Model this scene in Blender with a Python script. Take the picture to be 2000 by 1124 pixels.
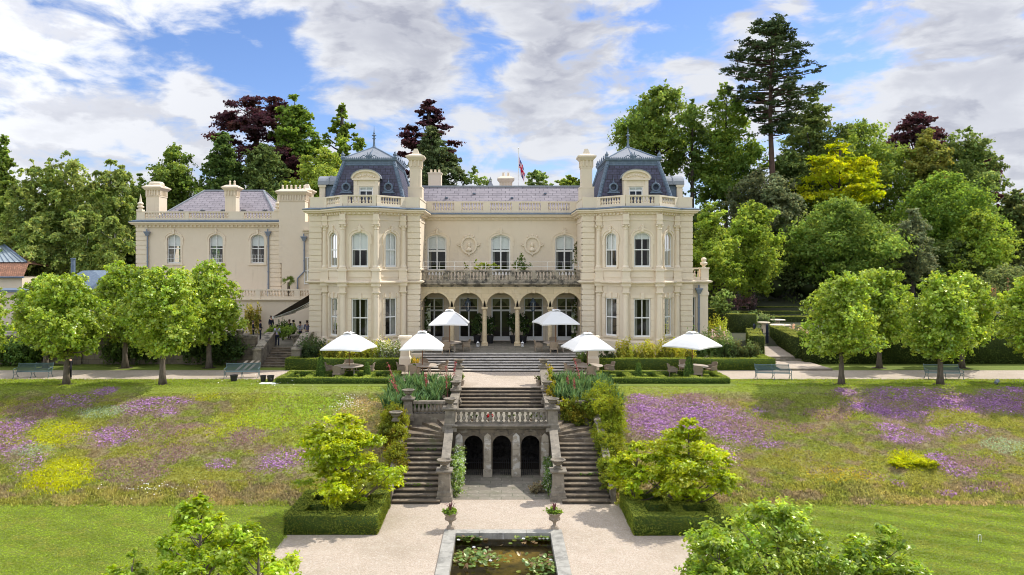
import bpy, math, random
import numpy as np
from mathutils import Vector, Matrix
for _o in list(bpy.data.objects):
    bpy.data.objects.remove(_o)
SC = bpy.context.scene
COL = SC.collection
PI = math.pi
F, CX, HY, H = 1450.0, 979.0, 512.0, 8.15
LOW = -3.7                      # level of the lower garden
def X(px, Y): return (px - CX) * Y / F
def Z(py, Y): return H - (py - HY) * Y / F
def YZ(py, z): return F * (H - z) / (py - HY)
def P(px, py, z=0.0):
    Y = YZ(py, z)
    return X(px, Y), Y
ORG = {}
def tag(o, label=None, cat=None, group=None, kind=None):
    if label: o['label'] = label
    if cat: o['category'] = cat
    if group: o['group'] = group
    if kind: o['kind'] = kind
    return o
def thing(name, label, cat, loc=(0, 0, 0), rz=0.0, group=None):
    o = bpy.data.objects.new(name, None)
    COL.objects.link(o)
    o.empty_display_size = 0.3
    o.location = loc
    o.rotation_euler = (0, 0, rz)
    ORG[o.name] = Vector(loc)
    return tag(o, label, cat, group)
def link_mesh(name, me, parent=None):
    o = bpy.data.objects.new(name, me)
    COL.objects.link(o)
    if parent is not None:
        o.parent = parent
        ORG[o.name] = ORG.get(parent.name, Vector((0, 0, 0)))
    else:
        ORG[o.name] = Vector((0, 0, 0))
    return o
def copy_tree(o, parent=None):
    c = o.copy()
    COL.objects.link(c)
    if parent is not None:
        c.parent = parent
    ORG[c.name] = ORG.get(o.name, Vector((0, 0, 0)))
    for ch in list(o.children):
        copy_tree(ch, c)
    return c
class MB:
    """collects geometry; build() links it as ONE mesh object"""
    def __init__(self):
        self.v = []
        self.f = []
    def add(self, vs, fs):
        b = len(self.v)
        self.v.extend(vs)
        self.f.extend([tuple(i + b for i in f) for f in fs])
    def box(self, x0, y0, z0, x1, y1, z1):
        if x0 > x1: x0, x1 = x1, x0
        if y0 > y1: y0, y1 = y1, y0
        if z0 > z1: z0, z1 = z1, z0
        self.add([(x0, y0, z0), (x1, y0, z0), (x1, y1, z0), (x0, y1, z0), (x0, y0, z1), (x1, y0, z1), (x1, y1, z1), (x0, y1, z1)],
                 [(0, 3, 2, 1), (4, 5, 6, 7), (0, 1, 5, 4), (1, 2, 6, 5), (2, 3, 7, 6), (3, 0, 4, 7)])
        return self
    def frust(self, a, za, b, zb):
        """a, b = (x0,y0,x1,y1) rectangles at za and zb"""
        self.add([(a[0], a[1], za), (a[2], a[1], za), (a[2], a[3], za), (a[0], a[3], za), (b[0], b[1], zb), (b[2], b[1], zb), (b[2], b[3], zb), (b[0], b[3], zb)],
                 [(0, 3, 2, 1), (4, 5, 6, 7), (0, 1, 5, 4), (1, 2, 6, 5), (2, 3, 7, 6), (3, 0, 4, 7)])
        return self
    def prism(self, pts, z0, z1):
        area = sum(pts[i][0] * pts[(i + 1) % len(pts)][1] - pts[(i + 1) % len(pts)][0] * pts[i][1] for i in range(len(pts)))
        if area < 0: pts = pts[::-1]
        n = len(pts)
        self.add([(x, y, z0) for x, y in pts] + [(x, y, z1) for x, y in pts],
                 [tuple(range(n - 1, -1, -1)), tuple(range(n, 2 * n))] + [(i, (i + 1) % n, n + (i + 1) % n, n + i) for i in range(n)])
        return self
    def sheet(self, pts, z):
        area = sum(pts[i][0] * pts[(i + 1) % len(pts)][1] - pts[(i + 1) % len(pts)][0] * pts[i][1] for i in range(len(pts)))
        if area < 0: pts = pts[::-1]
        self.add([(x, y, z) for x, y in pts], [tuple(range(len(pts)))])
        return self
    def extrude_x(self, yz, x0, x1):
        """closed polygon in (y, z) swept from x0 to x1"""
        n = len(yz)
        self.add([(x0, y, z) for y, z in yz] + [(x1, y, z) for y, z in yz],
                 [tuple(range(n - 1, -1, -1)), tuple(range(n, 2 * n))] + [(i, (i + 1) % n, n + (i + 1) % n, n + i) for i in range(n)])
        return self
    def lathe(self, prof, c=(0, 0, 0), n=12, squash=(1, 1)):
        vs, fs = [], []
        for r, z in prof:
            for k in range(n):
                a = 2 * PI * k / n
                vs.append((c[0] + r * math.cos(a) * squash[0], c[1] + r * math.sin(a) * squash[1], c[2] + z))
        m = len(prof)
        for i in range(m - 1):
            for k in range(n):
                fs.append((i * n + k, i * n + (k + 1) % n, (i + 1) * n + (k + 1) % n, (i + 1) * n + k))
        fs.append(tuple(range(n - 1, -1, -1)))
        fs.append(tuple((m - 1) * n + k for k in range(n)))
        self.add(vs, fs)
        return self
    def tube(self, path, r, n=6, cap=True):
        path = [Vector(p) for p in path]
        m = len(path)
        rs = r if isinstance(r, (list, tuple)) else [r] * m
        vs, fs = [], []
        pu = None
        for i, p in enumerate(path):
            t = (path[min(i + 1, m - 1)] - path[max(i - 1, 0)]).normalized()
            if pu is None:
                pu = Vector((1, 0, 0)) if abs(t.x) < 0.8 else Vector((0, 1, 0))
            u = pu - t * t.dot(pu)
            if u.length < 1e-5: u = t.orthogonal()
            u.normalize()
            w = t.cross(u)
            pu = u
            for k in range(n):
                a = 2 * PI * k / n
                q = p + (u * math.cos(a) + w * math.sin(a)) * rs[i]
                vs.append(tuple(q))
        for i in range(m - 1):
            for k in range(n):
                fs.append((i * n + k, i * n + (k + 1) % n, (i + 1) * n + (k + 1) % n, (i + 1) * n + k))
        if cap:
            fs.append(tuple(range(n - 1, -1, -1)))
            fs.append(tuple((m - 1) * n + k for k in range(n)))
        self.add(vs, fs)
        return self
    def sweep(self, path, prof, caps=True):
        """closed profile of (outward, z) swept along an open plan path; outward lies to the right of travel"""
        m, n = len(path), len(prof)
        dirs = []
        for i in range(m - 1):
            dx, dy = path[i + 1][0] - path[i][0], path[i + 1][1] - path[i][1]
            l = math.hypot(dx, dy)
            dirs.append((dx / l, dy / l))
        vs, fs = [], []
        for i, (x, y) in enumerate(path):
            a = dirs[max(i - 1, 0)]
            b = dirs[min(i, m - 2)]
            na, nb = (a[1], -a[0]), (b[1], -b[0])
            mx, my = na[0] + nb[0], na[1] + nb[1]
            d = 1 + na[0] * nb[0] + na[1] * nb[1]
            mx, my = mx / d, my / d
            for (o, z) in prof:
                vs.append((x + mx * o, y + my * o, z))
        for i in range(m - 1):
            for k in range(n):
                fs.append((i * n + k, (i + 1) * n + k, (i + 1) * n + (k + 1) % n, i * n + (k + 1) % n))
        if caps:
            fs.append(tuple(range(n)))
            fs.append(tuple((m - 1) * n + k for k in range(n - 1, -1, -1)))
        self.add(vs, fs)
        return self
    def mesh(self, name, mat, org=Vector((0, 0, 0)), smooth=False):
        me = bpy.data.meshes.new(name)
        ox, oy, oz = org
        me.from_pydata([(x - ox, y - oy, z - oz) for x, y, z in self.v], [], self.f)
        uvl = me.uv_layers.new(name='UVMap')
        nl = len(me.loops)
        vco = np.array([(p[0], p[1], p[2]) for p in self.v], dtype=np.float64)
        uv = np.zeros((nl, 2))
        for p in me.polygons:
            nrm = p.normal
            if abs(nrm.z) > 0.98 or nrm.length < 0.1:
                ua, va = Vector((1, 0, 0)), Vector((0, 1, 0))
            else:
                ua = Vector((-nrm.y, nrm.x, 0)).normalized()
                va = nrm.cross(ua)
            for li in p.loop_indices:
                q = vco[me.loops[li].vertex_index]
                uv[li, 0] = q[0] * ua.x + q[1] * ua.y + q[2] * ua.z
                uv[li, 1] = q[0] * va.x + q[1] * va.y + q[2] * va.z
        uvl.data.foreach_set('uv', uv.astype(np.float32).ravel())
        if smooth:
            me.polygons.foreach_set('use_smooth', [True] * len(me.polygons))
        me.materials.append(mat)
        return me
    def build(self, name, mat, parent=None, smooth=False):
        org = ORG.get(parent.name, Vector((0, 0, 0))) if parent is not None else Vector((0, 0, 0))
        return link_mesh(name, self.mesh(name, mat, org, smooth), parent)
def _nt(name):
    m = bpy.data.materials.new(name)
    m.use_nodes = True
    nt = m.node_tree
    return m, nt, nt.nodes['Principled BSDF']
def rgb(c): return (c[0], c[1], c[2], 1.0)
def noise_ramp(nt, co, scale, lo, hi, detail=6, rough=0.6, dist=0.0, stretch=None):
    if stretch:
        mp = nt.nodes.new('ShaderNodeMapping')
        mp.inputs['Scale'].default_value = stretch
        nt.links.new(co, mp.inputs['Vector'])
        co = mp.outputs['Vector']
    n = nt.nodes.new('ShaderNodeTexNoise')
    n.inputs['Scale'].default_value = scale
    n.inputs['Detail'].default_value = detail
    n.inputs['Roughness'].default_value = rough
    n.inputs['Distortion'].default_value = dist
    nt.links.new(co, n.inputs['Vector'])
    r = nt.nodes.new('ShaderNodeMapRange')
    r.inputs['From Min'].default_value = lo
    r.inputs['From Max'].default_value = hi
    nt.links.new(n.outputs['Fac'], r.inputs['Value'])
    return r.outputs['Result']
def mixc(nt, fac, a, b, mode='MIX'):
    m = nt.nodes.new('ShaderNodeMix')
    m.data_type = 'RGBA'
    m.blend_type = mode
    for s, v in ((m.inputs[0], fac), (m.inputs[6], a), (m.inputs[7], b)):
        if hasattr(v, 'is_output'): nt.links.new(v, s)
        elif isinstance(v, (int, float)): s.default_value = v
        else: s.default_value = rgb(v)
    return m.outputs[2]
def M(name, col, rough=0.8, layers=(), bump=None, brick=None, metal=0.0, spec=0.4, fine=None):
    """layers: (colour, scale, lo, hi, amount[, stretch]); brick: (w, h, mortar colour, mortar size, variation)"""
    m, nt, bs = _nt(name)
    tc = nt.nodes.new('ShaderNodeTexCoord')
    geo = nt.nodes.new('ShaderNodeNewGeometry')
    pos = geo.outputs['Position']
    c = None
    if brick:
        w, h, mc, ms, var = brick
        b = nt.nodes.new('ShaderNodeTexBrick')
        b.inputs['Scale'].default_value = 1.0
        b.inputs['Brick Width'].default_value = w
        b.inputs['Row Height'].default_value = h
        b.inputs['Mortar Size'].default_value = ms
        b.inputs['Mortar Smooth'].default_value = 0.3
        b.inputs['Color1'].default_value = rgb([x * (1 - var) for x in col])
        b.inputs['Color2'].default_value = rgb([min(1, x * (1 + var)) for x in col])
        b.inputs['Mortar'].default_value = rgb(mc)
        nt.links.new(tc.outputs['UV'], b.inputs['Vector'])
        c = b.outputs['Color']
    else:
        c = col
    for L in layers:
        st = L[5] if len(L) > 5 else None
        f = noise_ramp(nt, pos, L[1], L[2], L[3], stretch=st)
        mu = nt.nodes.new('ShaderNodeMath')
        mu.operation = 'MULTIPLY'
        mu.use_clamp = True
        mu.inputs[1].default_value = L[4]
        nt.links.new(f, mu.inputs[0])
        c = mixc(nt, mu.outputs[0], c, L[0])
    if hasattr(c, 'is_output'): nt.links.new(c, bs.inputs['Base Color'])
    else: bs.inputs['Base Color'].default_value = rgb(c)
    bs.inputs['Roughness'].default_value = rough
    bs.inputs['Metallic'].default_value = metal
    bs.inputs['Specular IOR Level'].default_value = spec
    if bump:
        bp = nt.nodes.new('ShaderNodeBump')
        bp.inputs['Strength'].default_value = bump[1]
        bp.inputs['Distance'].default_value = bump[2] if len(bump) > 2 else 0.02
        h = noise_ramp(nt, pos, bump[0], 0.3, 0.7, detail=8, rough=0.7)
        nt.links.new(h, bp.inputs['Height'])
        nt.links.new(bp.outputs['Normal'], bs.inputs['Normal'])
    return m
def leafmat(name, trans=0.4, gloss=0.05, rough=0.45):
    m = bpy.data.materials.new(name)
    m.use_nodes = True
    nt = m.node_tree
    nt.nodes.clear()
    out = nt.nodes.new('ShaderNodeOutputMaterial')
    at = nt.nodes.new('ShaderNodeAttribute')
    at.attribute_name = 'Col'
    d = nt.nodes.new('ShaderNodeBsdfDiffuse')
    t = nt.nodes.new('ShaderNodeBsdfTranslucent')
    g = nt.nodes.new('ShaderNodeBsdfGlossy')
    g.inputs['Roughness'].default_value = rough
    g.inputs['Color'].default_value = (0.75, 0.78, 0.6, 1)
    nt.links.new(at.outputs['Color'], d.inputs['Color'])
    hs = nt.nodes.new('ShaderNodeHueSaturation')
    hs.inputs['Hue'].default_value = 0.478
    hs.inputs['Saturation'].default_value = 1.1
    hs.inputs['Value'].default_value = 1.35
    nt.links.new(at.outputs['Color'], hs.inputs['Color'])
    nt.links.new(hs.outputs['Color'], t.inputs['Color'])
    m1 = nt.nodes.new('ShaderNodeMixShader')
    m1.inputs[0].default_value = trans
    nt.links.new(d.outputs[0], m1.inputs[1])
    nt.links.new(t.outputs[0], m1.inputs[2])
    m2 = nt.nodes.new('ShaderNodeMixShader')
    m2.inputs[0].default_value = gloss
    nt.links.new(m1.outputs[0], m2.inputs[1])
    nt.links.new(g.outputs[0], m2.inputs[2])
    nt.links.new(m2.outputs[0], out.inputs['Surface'])
    return m
def glassmat(name):
    m = bpy.data.materials.new(name)
    m.use_nodes = True
    nt = m.node_tree
    nt.nodes.clear()
    out = nt.nodes.new('ShaderNodeOutputMaterial')
    tr = nt.nodes.new('ShaderNodeBsdfTransparent')
    tr.inputs['Color'].default_value = (0.90, 0.93, 0.94, 1)
    gl = nt.nodes.new('ShaderNodeBsdfGlossy')
    gl.inputs['Roughness'].default_value = 0.01
    fr = nt.nodes.new('ShaderNodeFresnel')
    fr.inputs['IOR'].default_value = 1.4
    mx = nt.nodes.new('ShaderNodeMixShader')
    nt.links.new(fr.outputs[0], mx.inputs[0])
    nt.links.new(tr.outputs[0], mx.inputs[1])
    nt.links.new(gl.outputs[0], mx.inputs[2])
    nt.links.new(mx.outputs[0], out.inputs['Surface'])
    return m
MT = {}
MT['stucco'] = M('cream stucco', (0.74, 0.635, 0.495), 0.85, [((0.66, 0.55, 0.41), 0.9, 0.42, 0.75, 0.35), ((0.78, 0.675, 0.525), 3.0, 0.5, 0.8, 0.4),
                 ((0.42, 0.34, 0.23), 1.3, 0.6, 0.85, 0.45, (3.0, 3.0, 0.25))], bump=(60, 0.12, 0.01))
MT['trim'] = M('cream painted stone', (0.78, 0.672, 0.522), 0.75, [((0.70, 0.59, 0.45), 1.1, 0.45, 0.75, 0.4), ((0.40, 0.33, 0.24), 2.2, 0.62, 0.85, 0.4, (2.5, 2.5, 0.4))])
MT['ashlar'] = M('golden ashlar', (0.64, 0.515, 0.325), 0.85, [((0.74, 0.64, 0.47), 1.2, 0.5, 0.7, 0.5), ((0.30, 0.24, 0.16), 1.8, 0.58, 0.8, 0.45)], brick=(1.1, 0.42, (0.46, 0.36, 0.22), 0.012, 0.06))
MT['weather'] = M('lichened stone', (0.35, 0.30, 0.23), 0.9, [((0.07, 0.063, 0.052), 2.0, 0.45, 0.60, 0.9), ((0.58, 0.53, 0.44), 5, 0.55, 0.75, 0.6)], bump=(18, 0.3))  # dark lichen deepened further as painted shade for the gaps between balusters
MT['stone'] = M('grey garden stone', (0.23, 0.197, 0.15), 0.9, [((0.105, 0.092, 0.075), 1.6, 0.47, 0.66, 0.8), ((0.52, 0.47, 0.38), 4, 0.55, 0.75, 0.55), ((0.16, 0.17, 0.07), 0.9, 0.58, 0.75, 0.4)], bump=(14, 0.3))
MT['rise'] = M('stained step stone', (0.185, 0.145, 0.10), 0.9, [((0.06, 0.05, 0.04), 1.1, 0.46, 0.62, 0.75, (1, 1, 4)), ((0.42, 0.38, 0.30), 5, 0.55, 0.75, 0.6), ((0.10, 0.13, 0.04), 0.7, 0.60, 0.72, 0.6)], bump=(16, 0.3))
MT['tstep'] = M('pale terrace step stone', (0.58, 0.54, 0.48), 0.9, [((0.16, 0.15, 0.135), 2.6, 0.50, 0.64, 0.6, (0.7, 0.7, 3)), ((0.66, 0.62, 0.55), 5, 0.55, 0.75, 0.5)], bump=(16, 0.3))
MT['riser'] = M('shade darkened stained riser stone', (0.085, 0.072, 0.056), 0.9, [((0.03, 0.027, 0.023), 2.2, 0.45, 0.62, 0.8), ((0.24, 0.22, 0.19), 4, 0.58, 0.74, 0.5)], bump=(16, 0.3))  # riser shade painted into the stone colour, with stains on top
MT['pstone'] = M('dirty pier stone', (0.26, 0.228, 0.18), 0.9, [((0.12, 0.108, 0.09), 2.6, 0.46, 0.66, 0.75), ((0.50, 0.46, 0.385), 5, 0.56, 0.75, 0.5), ((0.16, 0.14, 0.11), 4, 0.52, 0.7, 0.5, (1, 1, 0.3))], bump=(16, 0.3))
MT['pillar'] = M('patched pillar stone', (0.40, 0.35, 0.27), 0.9, [((0.60, 0.57, 0.51), 1.7, 0.50, 0.54, 0.8), ((0.15, 0.125, 0.095), 2.6, 0.52, 0.68, 0.65)], bump=(12, 0.35))
MT['grotto'] = M('grotto masonry', (0.165, 0.135, 0.095), 0.9, [((0.10, 0.085, 0.065), 1.3, 0.48, 0.66, 0.75), ((0.36, 0.33, 0.28), 2.3, 0.60, 0.70, 0.5), ((0.22, 0.15, 0.08), 3, 0.58, 0.75, 0.5)], bump=(10, 0.4), brick=(0.8, 0.36, (0.12, 0.10, 0.08), 0.02, 0.22))
MT['flag'] = M('flagstone paving', (0.215, 0.19, 0.15), 0.9, [((0.14, 0.14, 0.09), 1.4, 0.5, 0.68, 0.7), ((0.50, 0.47, 0.40), 5, 0.55, 0.75, 0.5)], brick=(1.15, 0.55, (0.13, 0.13, 0.09), 0.025, 0.16), bump=(14, 0.25))
MT['slate'] = M('lavender slate', (0.30, 0.27, 0.295), 0.6, [((0.39, 0.355, 0.375), 2.2, 0.5, 0.72, 0.6), ((0.12, 0.11, 0.125), 0.8, 0.55, 0.75, 0.45, (1, 1, 4))], brick=(0.8, 0.36, (0.11, 0.10, 0.115), 0.028, 0.10), spec=0.3)
MT['slate2'] = M('dark purple slate', (0.062, 0.062, 0.104), 0.6, [((0.10, 0.095, 0.14), 2.0, 0.5, 0.72, 0.6)], brick=(0.42, 0.25, (0.022, 0.02, 0.028), 0.028, 0.24), spec=0.4)
MT['lead'] = M('blue grey lead', (0.125, 0.17, 0.235), 0.6, [((0.23, 0.29, 0.36), 4, 0.48, 0.7, 0.6), ((0.07, 0.09, 0.13), 3, 0.55, 0.75, 0.5)], spec=0.35)
MT['leadlt'] = M('pale sheet lead', (0.25, 0.27, 0.30), 0.55, [((0.18, 0.20, 0.235), 2.5, 0.48, 0.7, 0.5)], spec=0.5)
MT['white'] = M('white window paint', (0.82, 0.82, 0.80), 0.5)
MT['pipe'] = M('grey blue pipe paint', (0.20, 0.24, 0.31), 0.5)
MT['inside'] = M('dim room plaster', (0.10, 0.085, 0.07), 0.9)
MT['blind'] = M('white roller blind', (0.80, 0.80, 0.76), 0.8)
MT['curtain'] = M('pale curtain cloth', (0.60, 0.59, 0.54), 0.9)
MT['glass'] = glassmat('window glass')
MT['gravel'] = M('pinkish gravel', (0.47, 0.375, 0.288), 0.95, [((0.60, 0.53, 0.44), 24, 0.48, 0.62, 0.8), ((0.25, 0.20, 0.155), 38, 0.52, 0.64, 0.85), ((0.35, 0.285, 0.21), 0.33, 0.46, 0.66, 0.65), ((0.66, 0.60, 0.52), 14, 0.54, 0.66, 0.6), ((0.30, 0.25, 0.195), 11, 0.54, 0.68, 0.6), ((0.22, 0.19, 0.10), 0.8, 0.60, 0.74, 0.4), ((0.56, 0.49, 0.40), 1.6, 0.5, 0.7, 0.4)], bump=(70, 0.5, 0.02))
MT['soil'] = M('dark bed soil', (0.06, 0.045, 0.03), 0.95)
MT['bark'] = M('grey brown bark', (0.17, 0.135, 0.105), 0.9, [((0.07, 0.055, 0.045), 5, 0.45, 0.65, 0.7, (2, 2, 0.5))], bump=(14, 0.5))
MT['barkdk'] = M('dark bark', (0.06, 0.047, 0.037), 0.9, [((0.12, 0.10, 0.08), 3, 0.5, 0.7, 0.5, (2, 2, 0.5))])
MT['birchbark'] = M('pale birch bark', (0.42, 0.39, 0.34), 0.85, [((0.10, 0.09, 0.08), 3, 0.55, 0.65, 0.8)])
MT['pinebark'] = M('reddish pine bark', (0.11, 0.065, 0.05), 0.9, [((0.05, 0.035, 0.03), 2, 0.45, 0.65, 0.7)])
MT['leaf'] = leafmat('broad leaf', 0.52, 0.012)
MT['leafglossy'] = leafmat('glossy leaf', 0.46, 0.05, 0.36)
MT['needle'] = leafmat('needle leaf', 0.22, 0.01, 0.5)
MT['petal'] = leafmat('petal', 0.3, 0.0)
MT['hedge'] = leafmat('clipped hedge leaf', 0.35, 0.008)
MT['blade'] = leafmat('grass blade', 0.40, 0.0)
MT['canvas'] = M('white parasol canvas', (0.78, 0.775, 0.755), 0.85, [((0.66, 0.65, 0.61), 1.1, 0.5, 0.75, 0.5)])
MT['wood'] = M('brown hardwood', (0.23, 0.10, 0.04), 0.5)
MT['wicker'] = M('brown wicker', (0.33, 0.26, 0.185), 0.8, [((0.15, 0.115, 0.08), 60, 0.48, 0.6, 0.7)])
MT['tabletop'] = M('weathered teak', (0.47, 0.40, 0.33), 0.75, [((0.60, 0.54, 0.47), 3, 0.5, 0.7, 0.5)])
MT['teal'] = M('blue green iron paint', (0.10, 0.155, 0.165), 0.5)
MT['iron'] = M('black iron', (0.02, 0.02, 0.023), 0.45)
MT['plasticblk'] = M('black pot plastic', (0.02, 0.02, 0.02), 0.5)
MT['terracotta'] = M('weathered terracotta', (0.31, 0.25, 0.19), 0.85, [((0.45, 0.40, 0.33), 5, 0.5, 0.7, 0.6)])
MT['brown'] = M('dark brown awning canvas', (0.050, 0.036, 0.026), 0.85)
MT['tile'] = M('orange clay tile', (0.30, 0.145, 0.085), 0.85, [((0.16, 0.085, 0.06), 1.2, 0.48, 0.7, 0.6)], brick=(0.25, 0.28, (0.12, 0.06, 0.04), 0.03, 0.25))
MT['skin'] = M('skin', (0.50, 0.31, 0.23), 0.6)
cam = bpy.data.cameras.new('camera')
camo = bpy.data.objects.new('camera', cam)
COL.objects.link(camo)
camo.location = (0, 0, H)
camo.rotation_euler = (PI / 2, 0, 0)
cam.sensor_width = 36.0
cam.lens = F / 2000 * 36
cam.shift_x = (1000 - CX) / 2000
cam.shift_y = -(562 - HY) / 2000
cam.clip_start = 0.5
cam.clip_end = 6000
SC.camera = camo
SUN_EL = math.radians(48)
SUN_DIR = Vector((0.866, 0.50, 0)).normalized() * math.cos(SUN_EL) + Vector((0, 0, math.sin(SUN_EL)))
sl = bpy.data.lights.new('sun', 'SUN')
sl.energy = 3.9
sl.angle = math.radians(0.6)
sl.color = (1.0, 0.955, 0.87)
slo = bpy.data.objects.new('sun', sl)
COL.objects.link(slo)
slo.rotation_euler = SUN_DIR.to_track_quat('Z', 'Y').to_euler()
slo.location = (40, 20, 60)
w = bpy.data.worlds.new('World')
SC.world = w
w.use_nodes = True
nt = w.node_tree
nt.nodes.clear()
N = nt.nodes.new
L = nt.links.new
out = N('ShaderNodeOutputWorld')
sky = N('ShaderNodeTexSky')
sky.sky_type = 'NISHITA'
sky.sun_disc = False
sky.sun_elevation = SUN_EL
sky.sun_rotation = math.atan2(SUN_DIR.x, SUN_DIR.y)
sky.altitude = 100
sky.air_density = 1.0
sky.dust_density = 0.4
sky.ozone_density = 4.5
b1 = N('ShaderNodeBackground')
b1.inputs['Strength'].default_value = 0.13
hsv = N('ShaderNodeHueSaturation')
hsv.inputs['Saturation'].default_value = 1.05
L(sky.outputs[0], hsv.inputs['Color'])
tn = N('ShaderNodeMix')
tn.data_type = 'RGBA'
tn.blend_type = 'MULTIPLY'
tn.inputs[0].default_value = 1.0
L(hsv.outputs[0], tn.inputs[6])
tn.inputs[7].default_value = (0.92, 0.90, 1.05, 1)
L(tn.outputs[2], b1.inputs['Color'])
def math_(op, a, b=None, clamp=False):
    n = N('ShaderNodeMath')
    n.operation = op
    n.use_clamp = clamp
    for i, v in enumerate((a, b)):
        if v is None: continue
        if hasattr(v, 'is_output'): L(v, n.inputs[i])
        else: n.inputs[i].default_value = v
    return n.outputs[0]
tc = N('ShaderNodeTexCoord')
DIRV = tc.outputs['Generated']
def cloudnoise(off, scale, detail=9.0, rough=0.55, zs=2.3, dist=0.3):
    mp = N('ShaderNodeMapping')
    mp.inputs['Location'].default_value = off
    mp.inputs['Scale'].default_value = (1.0, 1.0, zs)
    L(DIRV, mp.inputs['Vector'])
    n = N('ShaderNodeTexNoise')
    n.inputs['Scale'].default_value = scale
    n.inputs['Detail'].default_value = detail
    n.inputs['Roughness'].default_value = rough
    n.inputs['Distortion'].default_value = dist
    L(mp.outputs[0], n.inputs['Vector'])
    return n.outputs['Fac']
def mrange(v, a, b, c=0.0, d=1.0, smooth=True):
    n = N('ShaderNodeMapRange')
    n.interpolation_type = 'SMOOTHSTEP' if smooth else 'LINEAR'
    for k, val in (('From Min', a), ('From Max', b), ('To Min', c), ('To Max', d)):
        n.inputs[k].default_value = val
    L(v, n.inputs['Value'])
    return n.outputs['Result']
def region(lst):
    """sum of soft round regions of the sky: (px, py, angular radius in px, amount)"""
    tot = None
    for px, py, r, amt in lst:
        d = Vector(((px - CX) / F, 1.0, (HY - py) / F)).normalized()
        vm = N('ShaderNodeVectorMath')
        vm.operation = 'DOT_PRODUCT'
        L(DIRV, vm.inputs[0])
        vm.inputs[1].default_value = d
        q = mrange(vm.outputs['Value'], math.cos(r / F * 1.5), 1.0, 0.0, amt, False)
        tot = q if tot is None else math_('ADD', tot, q)
    return tot
OFF = (1.7 + 9.51, 0.6 + 5.79, 0.3 + 2.1)
n0 = cloudnoise(OFF, 9.5)
nl = cloudnoise((OFF[0] - 0.028, OFF[1] - 0.012, OFF[2] - 0.05), 9.5, 6.0)
wisp = cloudnoise((16.5, 8.8, 4.1), 17.0, 8.0, 0.6, 3.0)
gaps = region([(440, 35, 85, -0.124), (500, 115, 85, -0.136), (585, 75, 50, -0.087), (100, 70, 70, -0.081), (250, 80, 60, -0.062), (560, 215, 80, -0.074), (245, 215, 90, -0.062), (960, 115, 70, -0.112), (1130, 185, 60, -0.074),
               (730, 245, 80, -0.074), (1340, 85, 75, -0.124), (1250, 135, 60, -0.074), (1640, 115, 75, -0.124), (1690, 35, 65, -0.124), (1600, 60, 40, -0.062), (1180, 270, 80, -0.062), (920, 260, 80, -0.050), (1900, 40, 60, -0.050),
               (120, 20, 110, 0.062), (380, 90, 60, 0.074), (690, 40, 120, 0.124), (780, 130, 110, 0.099), (1080, 50, 150, 0.136), (1480, 60, 60, 0.062), (1800, 160, 180, 0.099), (1830, 20, 80, 0.074), (100, 200, 170, 0.074), (1060, 225, 80, 0.062), (1300, 190, 70, 0.050), (300, 280, 140, 0.050), (1950, 300, 140, 0.062)])
dens = math_('ADD', math_('ADD', n0, math_('MULTIPLY', math_('SUBTRACT', wisp, 0.5), 0.20)), gaps)
cover = mrange(dens, 0.365, 0.56)
thick = mrange(dens, 0.54, 0.84)
grey = math_('ADD', region([(680, 10, 220, 0.50), (1090, 20, 240, 0.50), (1860, 200, 200, 0.24), (60, 90, 260, 0.22), (1850, -40, 160, 0.4), (1300, 0, 120, 0.25)]), math_('MULTIPLY', thick, 0.32))
litn = mrange(math_('SUBTRACT', n0, nl), -0.09, 0.07, -0.34, 0.22)
shade = math_('ADD', math_('SUBTRACT', 1.0, math_('MULTIPLY', grey, mrange(dens, 0.42, 0.70))), litn, True)
cr = N('ShaderNodeMix')
cr.data_type = 'RGBA'
L(shade, cr.inputs[0])
cr.inputs[6].default_value = (0.47, 0.485, 0.57, 1)
cr.inputs[7].default_value = (0.90, 0.915, 0.955, 1)
b2 = N('ShaderNodeBackground')
anti = N('ShaderNodeVectorMath')
anti.operation = 'DOT_PRODUCT'
L(DIRV, anti.inputs[0])
anti.inputs[1].default_value = Vector((-SUN_DIR.x, -SUN_DIR.y, 0.75)).normalized()
cb = N('ShaderNodeMix')
cb.data_type = 'RGBA'
cb.blend_type = 'MULTIPLY'
cb.inputs[0].default_value = 1.0
L(cr.outputs[2], cb.inputs[6])
L(mrange(anti.outputs['Value'], -0.1, 0.85, 1.0, 2.2), cb.inputs[7])  # unseen clouds behind the camera brightened as added fill light
L(cb.outputs[2], b2.inputs['Color'])
b2.inputs['Strength'].default_value = 0.74
mx = N('ShaderNodeMixShader')
L(math_('MULTIPLY', cover, 0.96), mx.inputs[0])
L(b1.outputs[0], mx.inputs[1])
L(b2.outputs[0], mx.inputs[2])
L(mx.outputs[0], out.inputs['Surface'])
vs = SC.view_settings
SC.display_settings.display_device = 'sRGB'
vs.view_transform = 'Standard'
vs.look = 'None'
vs.exposure = 0.32
vs.gamma = 1.0
vs.use_curve_mapping = False
cy = SC.cycles
SC.render.engine = 'CYCLES'
cy.use_denoising = True
cy.denoising_prefilter = 'ACCURATE'
cy.filter_width = 1.0
cy.max_bounces = 7
cy.diffuse_bounces = 4
cy.glossy_bounces = 3
cy.transmission_bounces = 4
cy.transparent_max_bounces = 10
cy.caustics_reflective = False
cy.caustics_refractive = False
cy.sample_clamp_indirect = 8.0
BANK0, BANK1 = 36.4, 48.4       # foot and crest of the meadow bank
STX = 5.55                      # half width of the staircase cut
random.seed(5)
NR = np.random.default_rng(11)
def bank_z(y):
    t = (y - BANK0) / (BANK1 - BANK0)
    t = min(1, max(0, t))
    s = t * t * (3 - 2 * t)
    return LOW * (1 - (0.8 * t + 0.2 * s))
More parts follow.
